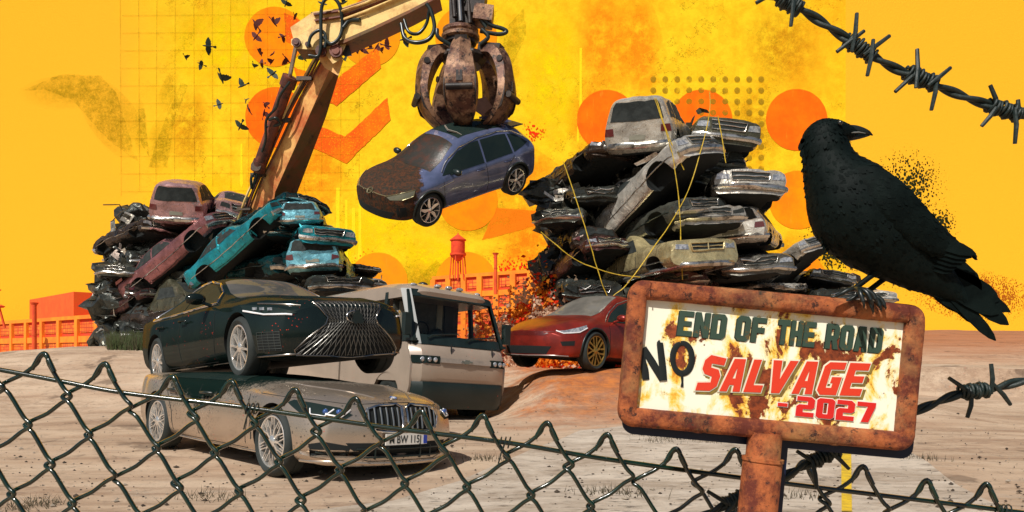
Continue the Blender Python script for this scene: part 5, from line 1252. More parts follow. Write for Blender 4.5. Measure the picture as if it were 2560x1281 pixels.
    wreck('grassy mangled car at the very bottom of the far left column', 'sedan', 'dark', 318, 858, 21.6, -80, 10, 0, .7, .13, 95, .72, group=L)
    wreck('brown crushed car directly behind the rear of the black saloon', 'sedan', 'brown', 400, 800, 21.8, -60, 0, 0, .8, .11, 96, .9, group=L)
    T = 'teal painted wrecks of the left pile'
    tx = lambda x, y: (793 + (x - 1826) * .70, 600 + (y - 498) * .70)
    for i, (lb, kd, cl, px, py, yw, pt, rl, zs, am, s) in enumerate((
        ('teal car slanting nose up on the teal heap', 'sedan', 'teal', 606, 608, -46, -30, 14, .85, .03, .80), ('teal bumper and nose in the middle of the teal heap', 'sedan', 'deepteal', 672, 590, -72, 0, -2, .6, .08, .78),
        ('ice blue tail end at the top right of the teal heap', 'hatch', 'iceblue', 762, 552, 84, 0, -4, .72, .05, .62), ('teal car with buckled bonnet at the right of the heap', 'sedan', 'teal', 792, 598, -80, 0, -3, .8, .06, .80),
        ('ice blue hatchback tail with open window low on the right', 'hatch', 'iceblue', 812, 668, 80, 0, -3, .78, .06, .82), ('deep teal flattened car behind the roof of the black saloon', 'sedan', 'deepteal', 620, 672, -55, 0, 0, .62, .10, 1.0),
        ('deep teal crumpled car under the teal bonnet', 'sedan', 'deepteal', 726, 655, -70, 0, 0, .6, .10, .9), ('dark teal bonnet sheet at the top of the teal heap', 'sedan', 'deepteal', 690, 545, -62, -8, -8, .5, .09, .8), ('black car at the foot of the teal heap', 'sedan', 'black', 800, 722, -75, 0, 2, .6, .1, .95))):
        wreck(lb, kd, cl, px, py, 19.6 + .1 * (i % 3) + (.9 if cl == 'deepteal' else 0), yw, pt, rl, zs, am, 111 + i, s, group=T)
    for i, (lb, kd, cl, px, py, yw, zs, s) in enumerate((('brown flattened nose on the small stack right of the teal heap', 'sedan', 'brown', 896, 676, -85, .4, .62), ('silver squashed car on the small stack above the van roof', 'sedan', 'silver', 902, 708, -80, .6, .60), ('grey squashed car at the bottom of the small stack', 'sedan', 'grey', 885, 738, -85, .6, .7))):
        wreck(lb, kd, cl, px, py, 22.0, yw, 0, -4, zs, .07, 131 + i, s, group=L)
    scrap_filler(440, 660, 22.8, 330, 280, .8, 8, 'dark metal tangle inside the left pile')
    scrap_filler(320, 760, 22.3, 90, 220, .5, 9, 'torn metal inside the far left column')
    scrap_filler(690, 640, 20.8, 280, 130, .8, 10, 'dark metal tangle inside the teal heap')
    # yellow cords stretched over the right pile
    cm = M('cord_yellow', lin(225, 190, 45, .85), .6, c2=lin(190, 160, 50, .8), sc=20)
    for pts, lb in ((((1636, 246), (1675, 364), (1697, 500), (1706, 700)), 'yellow cord running down the centre of the right pile'), (((1640, 246), (1669, 334), (1710, 425)), 'short yellow cord splitting off at the pale top shell'),
                    (((1774, 230), (1772, 290), (1743, 408), (1699, 521), (1581, 694), (1531, 742)), 'long yellow cord falling from the olive car to the red car'), (((1795, 290), (1805, 340), (1815, 408)), 'short yellow cord over the right end of the olive nose'),
                    (((1407, 403), (1455, 543), (1492, 670), (1518, 742)), 'steep yellow cord over the left column'), (((1352, 580), (1433, 646), (1525, 683), (1600, 694)), 'frayed yellow cord crossing the tan pickup from the left edge')):
        P = smooth_path([at(x, y, 16.6) for x, y in pts], 6); n = len(P)
        P = [p + noise.noise_vector(p * 3) * .015 for p in P]
        tag(MB().tube(P, [.012 + .004 * noise.noise(p * 5) for p in P], 6).build('yellow_cord', [cm], smooth=60), lb, 'cord', 'yellow cords over the right pile')
# ------------------------------------------------------------------ crane arm, claw grab, birds
def rusty(name, c, rust, dark, sc=2.0, a=(.46, .56), b=(.55, .64), rough=.55, bump=.35, metal=0.0, bsc=None):
    if name in MATS: return MATS[name]
    t = NT(name)
    col = t.mix(t.ramp(t.noise(sc, 8, .75), *a), c, rust)
    col = t.mix(t.ramp(t.noise(sc * 2.3, 8, .8, seed=4), *b), col, dark)
    t.l(col, t.b.inputs['Base Color']); t.b.inputs['Roughness'].default_value = rough; t.b.inputs['Metallic'].default_value = metal
    t.bump(t.noise(bsc or sc * 6, 8, .75, seed=2), bump, .02); MATS[name] = t.m; return t.m

def quad_beam(mb, st, m=0):
    """box beam through stations (centre, half width vector, half depth vector)"""
    v = []
    for c, a, b in st: v += [c - a - b, c + a - b, c + a + b, c - a + b]
    n = len(st); f = [(0, 1, 2, 3), tuple(4 * (n - 1) + k for k in (3, 2, 1, 0))]
    for i in range(n - 1):
        for j in range(4): f.append((4 * i + j, 4 * i + (j + 1) % 4, 4 * i + 4 + (j + 1) % 4, 4 * i + 4 + j))
    mb.add(v, f, m)

def build_crane():
    t = thing('crane_arm', 'weathered yellow two piece crane arm with hoses rising out of the left wreck pile', 'crane arm', at(655, 560, 21.3))
    inv = Matrix.Translation(-t.location)
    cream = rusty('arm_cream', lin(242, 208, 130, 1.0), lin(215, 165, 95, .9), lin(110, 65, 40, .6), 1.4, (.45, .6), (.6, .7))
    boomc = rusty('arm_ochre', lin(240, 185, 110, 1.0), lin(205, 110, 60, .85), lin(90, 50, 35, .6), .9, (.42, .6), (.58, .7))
    shade = rusty('arm_shade', lin(150, 80, 40, .8), lin(120, 90, 35, .7), lin(50, 30, 22, .5), 1.0, (.42, .6), (.56, .68))  # darker copy of the arm paint: shade of flank and underside in the colour
    dk = rusty('arm_dark', (.03, .028, .022, 1), (.08, .05, .03, 1), (.01, .012, .01, 1), 3); hose = M('hose_black', (.012, .02, .018, 1), .3, c2=(.02, .03, .026, 1))
    steel = rusty('cylinder_rust', lin(150, 80, 55, .7), lin(105, 60, 50, .6), lin(60, 40, 35, .5), 2.0); rod = M('rod_steel', (.55, .52, .47, 1), .18, .9)
    # boom: front plate (lit) and flank plate (painted shade) from edge rows: left edge, ridge, right edge
    rows = [((610, 560, 21.2), (672, 590, 20.8), (735, 560, 21.3)), ((640, 480, 20.6), (688, 480, 20.2), (742, 485, 20.7)), ((735, 275, 19.4), (775, 285, 19.0), (815, 292, 19.5)), ((808, 140, 18.6), (835, 150, 18.2), (858, 152, 18.7))]
    L = [[at(*p) for p in r] for r in rows]; back = [at(r[1][0], r[1][1], r[1][2] + 1.2) for r in rows]
    v = []; f = []
    for r, b in zip(L, back): v += r + [b]
    for i in range(3):
        for j in range(4): f.append((4 * i + j, 4 * i + (j + 1) % 4, 4 * i + 4 + (j + 1) % 4, 4 * i + 4 + j))
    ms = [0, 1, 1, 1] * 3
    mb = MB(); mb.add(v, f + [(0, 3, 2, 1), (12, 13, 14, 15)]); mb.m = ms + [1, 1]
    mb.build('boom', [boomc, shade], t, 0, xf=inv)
    # ridges and pipes running up the boom
    for k, (o, r, m) in enumerate(((-7, .035, steel), (-12, .03, dk), (-18, .035, cream), (2, .03, shade))):
        P = smooth_path([at(rw[0][0] + o + rw[0][0] * 0, rw[0][1], rw[0][2] - .10) for rw in rows] , 5); P = [p + noise.noise_vector(p * .9 + Vector((k, 0, 0))) * .05 for p in P]
        MB().tube(P, r, 6).build('boom_pipe', [m], t, 60, xf=inv)
    for tt in (.15, .4, .62, .85):
        i = min(int(tt * 3), 2); u = tt * 3 - i; a = L[i][0].lerp(L[i + 1][0], u); b = L[i][1].lerp(L[i + 1][1], u)
        MB().beam(a + Vector((-.30, -.12, 0)), a + Vector((.10, -.14, 0)), .12, .10).build('pipe_clamp', [dk], t, 0, xf=inv)
    # stick
    S0 = [(742, 108, 18.4, 26), (800, 88, 18.3, 44), (862, 78, 18.2, 42), (930, 52, 18.0, 38), (1020, 14, 17.7, 34), (1095, -18, 17.5, 27)]
    ctr = [at(x, y, Y) for x, y, Y, h in S0]; n = len(ctr); st = []
    for i, (x, y, Y, h) in enumerate(S0):
        d = (ctr[min(i + 1, n - 1)] - ctr[max(i - 1, 0)]).normalized(); up = Vector((-d.z, 0, d.x)).normalized(); st.append((ctr[i], up * h * Y / F, Vector((0, .32, 0))))
    mb = MB(); quad_beam(mb, st); mb.build('stick', [cream], t, 0, xf=inv)
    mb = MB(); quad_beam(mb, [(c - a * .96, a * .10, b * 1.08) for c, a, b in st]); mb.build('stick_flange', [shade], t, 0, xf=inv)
    mb = MB(); quad_beam(mb, [(c + a * .80 + Vector((0, -.36, 0)), a * .05, b * .10) for c, a, b in st[1:]]); quad_beam(mb, [(c + a * .45 + Vector((0, -.36, 0)), a * .04, b * .10) for c, a, b in st[1:]])
    mb.build('stick_rail', [steel], t, 0, xf=inv)
    for dy in (-.40, -.46):
        P = smooth_path([c + a * (.62 if dy < -.42 else .2) + Vector((0, dy, 0)) for c, a, b in st[2:]], 4); MB().tube(P, .028, 6).build('stick_pipe', [cream], t, 60, xf=inv)
    # joint plates with pins
    plate = [(728, 98), (745, 92), (790, 62), (850, 48), (868, 62), (866, 110), (850, 150), (832, 160), (808, 128), (775, 124), (742, 122), (728, 112)]
    MB().prism(plate, lambda u, v, d: at(u, v, 18.0 + d), -.06, .0).build('joint_plate', [cream], t, 0, xf=inv)
    for x, y, r in ((741, 107, .11), (840, 128, .16), (803, 127, .14), (770, 112, .07)):
        c = at(x, y, 17.9); MB().lathe([(0, -.06), (r * .6, -.06), (r * .6, -.03), (r, -.03), (r, .08), (0, .08)], c, 'y', 20).build('joint_pin', [steel], t, 40, xf=inv)
    # web of the boom head
    hd = [(800, 130), (822, 118), (842, 126), (858, 152), (846, 190), (812, 170), (798, 150)]
    MB().prism(hd, lambda u, v, d: at(u, v, 18.15 + d), -.05, .04).build('boom_head', [boomc], t, 0, xf=inv)
    MB().prism([(850, 110), (870, 104), (880, 140), (862, 142), (848, 128)], lambda u, v, d: at(u, v, 18.1 + d), -.05, .3).build('stop_bracket', [dk], t, 0, xf=inv)
    # hydraulic cylinder
    a, b, c = at(646, 420, 20.0), at(726, 192, 18.9), at(741, 112, 18.3)
    k = MB(); d = (b - a).normalized(); k.tube([a, b - d * .3, b - d * .3, b - d * .28, b], [.16, .16, .16, .205, .205], 20); k.tube([a - d * .1, a + d * .2], .19, 20); k.build('cylinder_barrel', [steel], t, 40, xf=inv)
    MB().tube([b - d * .1, c], .055, 12).build('cylinder_rod', [rod], t, 60, xf=inv)
    MB().lathe([(0, -.2), (.14, -.2), (.14, .1), (0, .1)], a, 'y', 18).build('cylinder_eye', [dk], t, 40, xf=inv)
    for P, r in (([(725, 205, 18.7), (700, 240, 18.8), (690, 270, 19), (666, 300, 19.2), (664, 350, 19.4), (655, 380, 19.6)], .035), ([(672, 300, 19.2), (690, 296, 19.1), (700, 310, 19.3), (668, 318, 19.4)], .04),
                 ([(640, 430, 20), (628, 445, 20), (632, 470, 20.2), (650, 400, 19.9)], .04),
                 ([(772, 140, 17.8), (800, 132, 17.8), (804, 20, 17.7), (826, -6, 17.7), (848, 12, 17.7), (856, 60, 17.8), (848, 95, 17.8), (826, 110, 17.8), (808, 92, 17.8)], .045),
                 ([(770, 118, 17.8), (778, 90, 17.8), (800, 76, 17.8), (815, 92, 17.8), (812, 120, 17.8)], .04), ([(858, 70, 17.8), (874, 52, 17.8), (900, 50, 17.7)], .05),
                 ([(1003, 60, 17.4), (1012, 95, 17.3), (1040, 107, 17.2), (1072, 98, 17.2), (1086, 70, 17.2), (1078, 30, 17.2), (1066, 10, 17.2)], .05), ([(1010, 50, 17.4), (1022, 80, 17.3), (1046, 84, 17.3), (1066, 60, 17.3), (1074, 22, 17.2)], .04),
                 ([(1158, -6, 17.0), (1190, 25, 17.0), (1222, 60, 17.0), (1256, 72, 17.0), (1266, 80, 17.0), (1246, 86, 17.0), (1200, 78, 17.0)], .05), ([(1172, -10, 17.0), (1196, 40, 17.0), (1216, 70, 17.0)], .045)):
        MB().tube(smooth_path([at(*p) for p in P], 7), r, 8).build('hose', [hose], t, 60, xf=inv)
    return t

def build_grab():
    Y = 17.3; k = Y / F; o = at(1170, 150, Y)
    t = thing('claw_grab', 'heavy rusty orange peel claw grab gripping the roof of the crossover car', 'claw grab', o)
    br = rusty('grab_brown', lin(168, 128, 98, .8), lin(110, 70, 54, .65), lin(40, 30, 28, .45), 2.6, (.44, .56), (.52, .6), .45, .6, .35)
    dk = rusty('grab_dark', lin(70, 58, 50, .6), lin(44, 34, 32, .5), (.012, .016, .014, 1), 2.5, rough=.5, metal=.2); hose = MATS['hose_black']; steel = MATS['rod_steel']
    z = lambda py: (150 - py) * k
    MB().beam((-.12, 0, z(80)), (-.22, 0, z(-60)), .62, .42, up=(0, 1, 0), w2=.45, h2=.36).build('hanger', [dk], t, 0)
    MB().box((.20, -.1, z(20)), (.42, .5, .55), (0, R(12), 0)).build('valve_block', [dk], t, 0)
    MB().box((.38, -.12, z(48)), (.45, .55, .36), (0, R(8), 0)).build('motor_block', [br], t, 0)
    for x, y0, y1 in ((-.34, 0, 60), (-.20, -10, 70), (.02, 5, 75)): MB().tube([(x, -.30, z(y0)), (x + .05, -.34, z(y1))], .055, 8).build('ram', [steel if x == -.2 else dk], t, 60)
    MB().lathe([(0, z(104)), (.40, z(104)), (.46, z(100)), (.46, z(92)), (.40, z(88)), (.43, z(84)), (.43, z(76)), (.34, z(72)), (0, z(72))], (-.18, 0, 0), n=32).build('slewing_ring', [br], t, 30)
    MB().lathe([(0, z(132)), (.30, z(132)), (.30, z(118)), (.38, z(112)), (.38, z(104)), (0, z(104))], (-.18, 0, 0), n=28).build('neck', [dk], t, 30)
    MB().lathe([(0, z(168)), (.42, z(168)), (.56, z(150)), (.50, z(138)), (.3, z(130)), (0, z(130))], (-.10, 0, 0), n=10).build('hub', [dk], t, 0)
    prof0 = [(50, 142), (80, 150), (101, 178), (114, 214), (118, 248), (108, 282), (84, 310), (50, 328), (10, 342)]
    pw = smooth_path([(r_ * .87, w_ * .92, -y_) for (r_, y_), w_ in zip(prof0, (34, 48, 62, 80, 92, 88, 68, 40, 8))], 3); ps = smooth_path([(q_, 0, 0) for q_ in (30, 38, 40, 34, 28, 22, 16, 10, 3)], 3)
    prof = [(p_.x, -p_.z) for p_ in pw]; wid = [p_.y for p_ in pw]; thk = [p_.x for p_ in ps]
    for i, a in enumerate((-90, -18, 54, 126, 198)):
        aa = R(a - 4); c, s_ = math.cos(aa), math.sin(aa); er = Vector((c, s_, 0)); et = Vector((-s_, c, 0)); off = Vector((-.04, 0, 0))
        tn = MB(); v = []; n = len(prof)
        for j, (r, y) in enumerate(prof):
            p0 = Vector((prof[max(j - 1, 0)][0], 0, -prof[max(j - 1, 0)][1])); p1 = Vector((prof[min(j + 1, n - 1)][0], 0, -prof[min(j + 1, n - 1)][1])); d = (p1 - p0).normalized()
            nr = Vector((-d.z, 0, d.x)); nr = nr if nr.x > 0 or j > 18 else -nr
            if nr.dot(Vector((r, 0, -(y - 235)))) < 0: nr = -nr
            w = wid[j] * k / 2; th = thk[j] * .55 * k
            P = er * (r * k) + Vector((0, 0, z(y))) + off; N = er * nr.x + Vector((0, 0, nr.z))
            v += [P - et * w, P - et * w * .92 + N * th, P + N * th * 1.5, P + et * w * .92 + N * th, P + et * w, P - N * th * .7]
        f = [tuple(range(6)), tuple(range(6 * n - 6, 6 * n))[::-1]]
        for j in range(n - 1):
            for q in range(6): f.append((6 * j + q, 6 * j + (q + 1) % 6, 6 * j + 6 + (q + 1) % 6, 6 * j + 6 + q))
        tn.add(v, f); tine = tn.build('tine', [br], t, 32)
        rb = MB()
        for sg in (-1, 1):
            vv = []
            for j, (r, y) in enumerate(prof[:22]):
                P = er * (r * k) + Vector((0, 0, z(y))) + off; w = wid[j] * k / 2 * .92 * sg; out = er * ((17 if j < 16 else 8) * k); nz_ = Vector((0, 0, (-6 if y > 235 else 6) * k)); vv.append(P + et * w); vv.append(P + et * w + out + nz_)
            for j in range(21): rb.add([vv[2 * j], vv[2 * j + 1], vv[2 * j + 3], vv[2 * j + 2], vv[2 * j] - et * .03 * sg, vv[2 * j + 1] - et * .03 * sg, vv[2 * j + 3] - et * .03 * sg, vv[2 * j + 2] - et * .03 * sg], [(0, 1, 2, 3), (7, 6, 5, 4), (0, 4, 5, 1), (1, 5, 6, 2), (2, 6, 7, 3), (3, 7, 4, 0)])
        rb.build('rib', [dk], tine, 0)
        # ram, bracket and pins on every tine
        A = er * (38 * k) + Vector((0, 0, z(128))) + off; Bp = er * (104 * k) + Vector((0, 0, z(205))) + off + er * .08
        MB().beam(A, A + er * .55 + Vector((0, 0, -.12)), .28, .22).build('arm_bracket', [dk], t, 0)
        MB().tube([A + er * .25, A.lerp(Bp, .65) + er * .1, A.lerp(Bp, .65) + er * .1, Bp], [.085, .085, .045, .045], 12).build('tine_ram', [br], t, 40)
        for (r, y) in ((92, 172), (116, 262)):
            C0 = er * (r * k + .10) + Vector((0, 0, z(y))) + off; MB().tube([C0 - et * .30, C0 + et * .30], .075, 10).build('pin', [dk], tine, 40)
        MB().box(er * (122 * k) + Vector((0, 0, z(236))) + off, (.10, .14, .24), Matrix.Rotation(aa, 3, 'Z')).build('lug', [dk], tine, 0)
    for x in (-70, 52):
        MB().tube(smooth_path([(x * k * .6, -.35, z(128)), (x * k * 1.0, -.42, z(112)), (x * k * .9 - .1, -.4, z(92))], 5), .05, 8).build('hose', [hose], t, 60)
    # pale torn strips caught in the claw
    tag(MB().tube([at(1112, 314, 16.3), at(1120, 326, 16.3), at(1142, 332, 16.25), at(1166, 345, 16.2)], [.035, .045, .04, .01], 5, flat=.5).build('torn_strip', [M('strip_pale', lin(200, 190, 175, .7), .4)], smooth=0), 'pale bent metal strip sticking out at the tip of the claw grab', 'metal strip')
    tag(MB().prism([(1192, 248), (1215, 242), (1228, 262), (1233, 268), (1222, 275), (1205, 290), (1188, 278)], lambda u, v, d: at(u, v, 17.1 + d + .004 * (u - 1200)), -.06, .12).build('scrap_chunk', [M('strip_pale2', lin(190, 150, 130, .6), .5, sc=6, bump=.6)], smooth=0), 'crumpled pinkish scrap chunk held inside the claw', 'scrap chunk')

def bird_mesh(mat, kind, seed):
    rnd = random.Random(seed); mb = MB()
    body = [(-.24, 0, 0), (-.12, 0, .01), (0, 0, .015), (.12, 0, .01), (.20, 0, .02), (.25, 0, .015), (.30, 0, .0)]
    mb.tube(body, [.012, .045, .058, .05, .036, .026, .005], 8)
    mb.add([(-.20, -.025, .005), (-.38, -.075, 0), (-.40, -.02, .003), (-.41, .03, .003), (-.37, .075, 0), (-.20, .025, .005), (-.3, 0, .012)], [(0, 1, 2, 6), (6, 2, 3, 6)[:3], (6, 3, 4, 5), (0, 6, 5)])
    up = {'glide': .15, 'up': .75, 'down': -.5, 'mid': .35}[kind]
    for s in (-1, 1):
        u = up + rnd.uniform(-.15, .15); P = lambda x, y, zz=0: Vector((x, s * y * math.cos(u * (.6 + y)), y * math.sin(u * (.6 + y)) + zz))
        out = [P(.12, .03), P(.15, .16), P(.10, .30), P(.02, .44), P(-.05, .46), P(-.07, .40), P(-.06, .37), P(-.11, .36), P(-.10, .31), P(-.15, .28), P(-.12, .22), P(-.15, .15), P(-.12, .04)]
        n = len(out); v = out + [p - Vector((0, 0, .008)) for p in out]
        mb.add(v, [tuple(range(n)), tuple(range(2 * n - 1, n - 1, -1))] + [(i, (i + 1) % n, n + (i + 1) % n, n + i) for i in range(n)])
    return mb
def build_birds():
    blk = M('bird_black', (.008, .02, .014, 1), .7, c2=(.02, .04, .02, 1)); brn = M('bird_brown', lin(95, 30, 22, .6), .8, c2=lin(120, 40, 24, .6))
    black = [(715, 8, 26), (807, 10, 22), (860, 8, 34), (783, 40, 30), (905, 6, 16), (757, 143, 34), (860, 150, 22), (1012, 98, 34), (634, 164, 20), (682, 185, 32), (607, 215, 32), (615, 250, 16), (601, 315, 34), (521, 116, 34), (463, 144, 20), (503, 161, 24), (553, 194, 42), (548, 262, 26)]
    brown = [(640, 62, 38), (640, 92, 30), (684, 57, 34), (707, 92, 24), (648, 131, 30), (680, 137, 26), (680, 156, 26), (717, 149, 32), (654, 158, 20), (622, 275, 34), (664, 262, 24), (660, 284, 30), (901, 120, 38), (937, 95, 20), (927, 122, 24), (942, 117, 28), (967, 115, 32), (955, 88, 26), (975, 80, 30), (990, 68, 22), (952, 127, 22), (737, 42, 22)]
    rnd = random.Random(8); protos = {}
    where = lambda x, y: ('left of the crane' if x < 560 else 'over the left orange discs' if x < 700 else 'beside the crane joint' if x < 880 else 'above the middle chevron' if x < 1000 else 'left of the claw grab')
    for lst, m, cn in ((black, blk, 'black'), (brown, brn, 'reddish brown')):
        for i, (x, y, sz) in enumerate(lst):
            key = (cn, i % 4)
            if key not in protos:
                kd = ('mid', 'glide', 'up', 'down')[i % 4]; o = bird_mesh(m, kd, i).build('flying_bird', [m], smooth=40, fixn=True); protos[key] = o
            else: o = protos[key].copy(); C.objects.link(o)
            o.location = at(x, y, 40); s = sz * 40 / F / .72; o.scale = (s, s, s)
            o.rotation_euler = (R(60 + rnd.uniform(-35, 35)), R(rnd.uniform(-60, 60)), R(rnd.choice((20, 160, 200, -30, 70)) + rnd.uniform(-25, 25)))
            size = 'tiny' if sz < 22 else 'small' if sz < 27 else 'larger' if sz < 34 else 'big'
            w = where(x, y); peers = sorted(q[1] + q[0] * .001 for q in lst if where(q[0], q[1]) == w); k = peers.index(y + x * .001)
            rank = 'highest' if k == 0 else 'lowest' if k == len(peers) - 1 else ('second', 'third', 'fourth', 'fifth', 'sixth', 'seventh', 'eighth', 'ninth', 'tenth', 'eleventh', 'twelfth')[k - 1] + ' highest'
            tag(o, '%s %s bird %s, %s of the %s ones there' % (size, cn, w, rank, cn.split()[-1]), 'bird', 'birds flying against the yellow backdrop')
# ------------------------------------------------------------------ chain-link fence
def build_fence():
    Y = 1.6; k = Y / F
    green = M('wire_green', (.0008, .010, .006, 1), .18, c2=(.0015, .020, .010, 1), sc=30, bump=.12, bsc=60, coat=1, bd=.002)
    t = thing('wire_fence', 'dark green chain link fence sagging across the whole foreground', 'fence', at(1280, 1281, Y) - Vector((0, 0, .3)))
    inv = Matrix.Translation(-t.location)
    # apex positions read along the fence, left to right
    ap = [(-215, 850), (-55, 872), (110, 890), (262, 915), (430, 948), (578, 960), (737, 980), (888, 1002), (1053, 1035), (1207, 1045), (1368, 1063), (1518, 1092), (1690, 1128), (1838, 1130), (2010, 1160), (2157, 1172), (2317, 1207), (2466, 1216), (2625, 1245), (2780, 1262)]
    a = (59, 98); b = (-99, 74); rnd = random.Random(3)
    def node(i, j):          # j-th bend of the wire that starts at apex i
        x, y = ap[i]; s = (j + 1) // 2; w = j // 2
        ox, oy = a[0] * s + b[0] * w, a[1] * s + b[1] * w
        r2 = random.Random(i * 131 + j); 
        return (x + ox + r2.uniform(-4, 4) * (j > 0), y + oy + r2.uniform(-3, 3) * (j > 0))
    n = len(ap)
    for i in range(n):
        # two wires leave every apex, one down each side; each zigzags and hooks its neighbour
        for first in (0, 1):
            x0, y0 = ap[i]; r = random.Random(i)
            pts = [(x0, y0)]; c = [x0, y0]
            for j in range(1, 14):
                d_ = a if (j + first) % 2 == 1 else b; c = [c[0] + d_[0], c[1] + d_[1]]
                jr = random.Random(int(c[0] / 30) * 97 + int(c[1] / 30)); pts.append((c[0] + jr.uniform(-1.5, 1.5), c[1] + jr.uniform(-1.5, 1.5)))
            if first == 0: P = [at(x0 - 30, y0 + 34, Y + .004), at(x0 - 12, y0 + 2, Y + .001), at(x0 + 1, y0 - 7, Y - .004), at(x0 + 10, y0 + 4, Y - .008)]
            else: P = [at(x0 + 26, y0 + 40, Y - .012), at(x0 + 12, y0 + 10, Y - .008), at(x0 + 2, y0 - 2, Y), at(x0 - 10, y0 + 4, Y + .005)]
            for j in range(1, 14):
                p, q = pts[j - 1], pts[j]; m_ = lambda s_: (p[0] + (q[0] - p[0]) * s_, p[1] + (q[1] - p[1]) * s_)
                if (j + first) % 2 == 1:
                    u, w = m_(.22), m_(.80); P += [at(u[0], u[1], Y - .005), at(w[0], w[1], Y - .005), at(q[0] + 5, q[1] - 2, Y - .009), at(q[0] + 4, q[1] + 7, Y - .004)]
                else:
                    u, h_, w = m_(.2), m_(.5), m_(.8); P += [at(u[0] + 2, u[1] + 5, Y + .004), at(h_[0], h_[1] + 8, Y + .005), at(w[0] - 1, w[1] + 1, Y + .004), at(q[0] - 6, q[1] - 1, Y + .008), at(q[0] - 5, q[1] + 7, Y + .002)]
            MB().tube(smooth_path(P, 3), .0048, 8).build('wire', [green], t, 70, xf=inv)
    # straining cable
    P = [at(x, y, Y + .004) for x, y in ((-300, 872), (0, 925), (160, 955), (320, 984), (620, 1020), (950, 1067), (1280, 1109), (1500, 1146), (1860, 1196), (2180, 1236), (2400, 1263), (2800, 1312))]
    MB().tube(smooth_path(P, 6), .0055, 8).build('straining_cable', [green], t, 70, xf=inv)
    for x, y in ((630, 1022), (1262, 1107), (2508, 1276)):
        c = at(x, y, Y); q = MB()
        for m in range(3):
            q.tube([c + Vector((.010 * (m - 1) + .003 * math.cos(u), -.012 * math.sin(u), .012 * math.cos(u))) for u in [2 * math.pi * e / 10 for e in range(10)]], .0018, 5, close=True)
        q.tube([c + Vector((0, -.012, 0)), c + Vector((-.008, -.014, -.022)), c + Vector((-.014, -.012, -.045))], .0018, 5)
        q.build('tie_wire', [MATS['hose_black']], t, 60, xf=inv)
    # the mesh is carried by posts outside the picture
    for x in (-330, 2870):
        p = at(x, 1000, Y); zt = p.z + .1; MB().tube([(p.x, Y + .03, 0), (p.x, Y + .03, zt)], .022, 14).build('post', [green], t, 40, xf=inv)

# ------------------------------------------------------------------ barbed wire
def barbed(name_label, path, Y, r, clusters, seed):
    m = M('barb_black', (.006, .016, .014, 1), .5, c2=(.02, .03, .026, 1), sc=60, bump=.5, bsc=90, bd=.003)
    P = smooth_path([at(x, y, Y) for x, y in path], 30); L = [0]
    for p, q in zip(P, P[1:]): L.append(L[-1] + (q - p).length)
    t = thing('barbed_wire', name_label, 'barbed wire', P[len(P) // 2]); inv = Matrix.Translation(-t.location)
    for s in (0, math.pi):
        Q = []
        for i, p in enumerate(P):
            d = (P[min(i + 1, len(P) - 1)] - P[max(i - 1, 0)]).normalized(); u = d.cross(Vector((0, 1, 0))).normalized(); w = Vector((0, 1, 0)); a = L[i] / (r * 17) * 2 * math.pi + s
            Q.append(p + (u * math.cos(a) + w * math.sin(a)) * r * .62)
        MB().tube(Q, r * .74, 7).build('strand', [m], t, 70, xf=inv)
    rnd = random.Random(seed)
    for (cx, cy, ln, spikes) in clusters:
        c = at(cx, cy, Y); i = min(range(len(P)), key=lambda j: (P[j] - c).length); d = (P[min(i + 3, len(P) - 1)] - P[max(i - 3, 0)]).normalized(); c = P[i]
        u = d.cross(Vector((0, 1, 0))).normalized(); w = Vector((0, 1, 0)); H = ln * Y / F / 2; k = 9; Q = []
        for j in range(k * 12):
            a = 2 * math.pi * j / 12; rr = r * (1.75 + .35 * math.sin(j * .7)); Q.append(c + d * (-H + 2 * H * j / (k * 12)) + (u * math.cos(a) + w * math.sin(a)) * rr)
        MB().tube(Q, r * .46, 6).build('barb_coil', [m], t, 70, xf=inv)
        for (x0, y0, x1, y1) in spikes:
            A, B = at(x0, y0, Y - r * 1.6), at(x1, y1, Y - r * 1.6 + rnd.uniform(-.01, .01)); mid = A.lerp(B, .5) + Vector((0, -r * .6, 0))
            MB().tube([A, mid, B], [r * .52, r * .62, r * .5], 7).build('barb', [m], t, 50, xf=inv)
    return t
def build_barbed():
    barbed('thick black barbed wire slanting down across the top right corner', [(1840, -40), (1975, 10), (2060, 60), (2150, 120), (2235, 170), (2310, 200), (2400, 238), (2500, 272), (2600, 300), (2680, 320)], 1.22, .0062,
           [(1975, 8, 60, [(1985, -30, 1977, 66), (1890, 8, 1950, -24)]), (2152, 114, 80, [(2142, 34, 2130, 128), (2092, 130, 2160, 78), (2224, 90, 2160, 138), (2183, 100, 2168, 190)]), (2305, 192, 80, [(2293, 124, 2290, 220), (2238, 230, 2300, 172), (2376, 170, 2320, 215), (2342, 190, 2328, 276)]),
            (2512, 270, 80, [(2475, 213, 2496, 285), (2454, 316, 2490, 270), (2545, 250, 2540, 300), (2537, 270, 2537, 360)])], 3)
    barbed('black barbed wire coming in from the right edge and passing behind the sign', [(2680, 930), (2560, 952), (2480, 972), (2400, 985), (2310, 1020), (2190, 1075), (2060, 1140), (1950, 1195), (1840, 1250), (1740, 1300)], 1.47, .0075,
           [(2435, 980, 70, [(2478, 910, 2478, 985), (2372, 945, 2425, 985), (2418, 1045, 2430, 985), (2482, 960, 2526, 1012)]), (2060, 1142, 80, [(1992, 1128, 2040, 1160), (2075, 1128, 2122, 1172), (2030, 1150, 2042, 1222)]), (1838, 1248, 60, [(1768, 1228, 1822, 1262), (1862, 1215, 1850, 1275), (1800, 1300, 1850, 1240)])], 5)

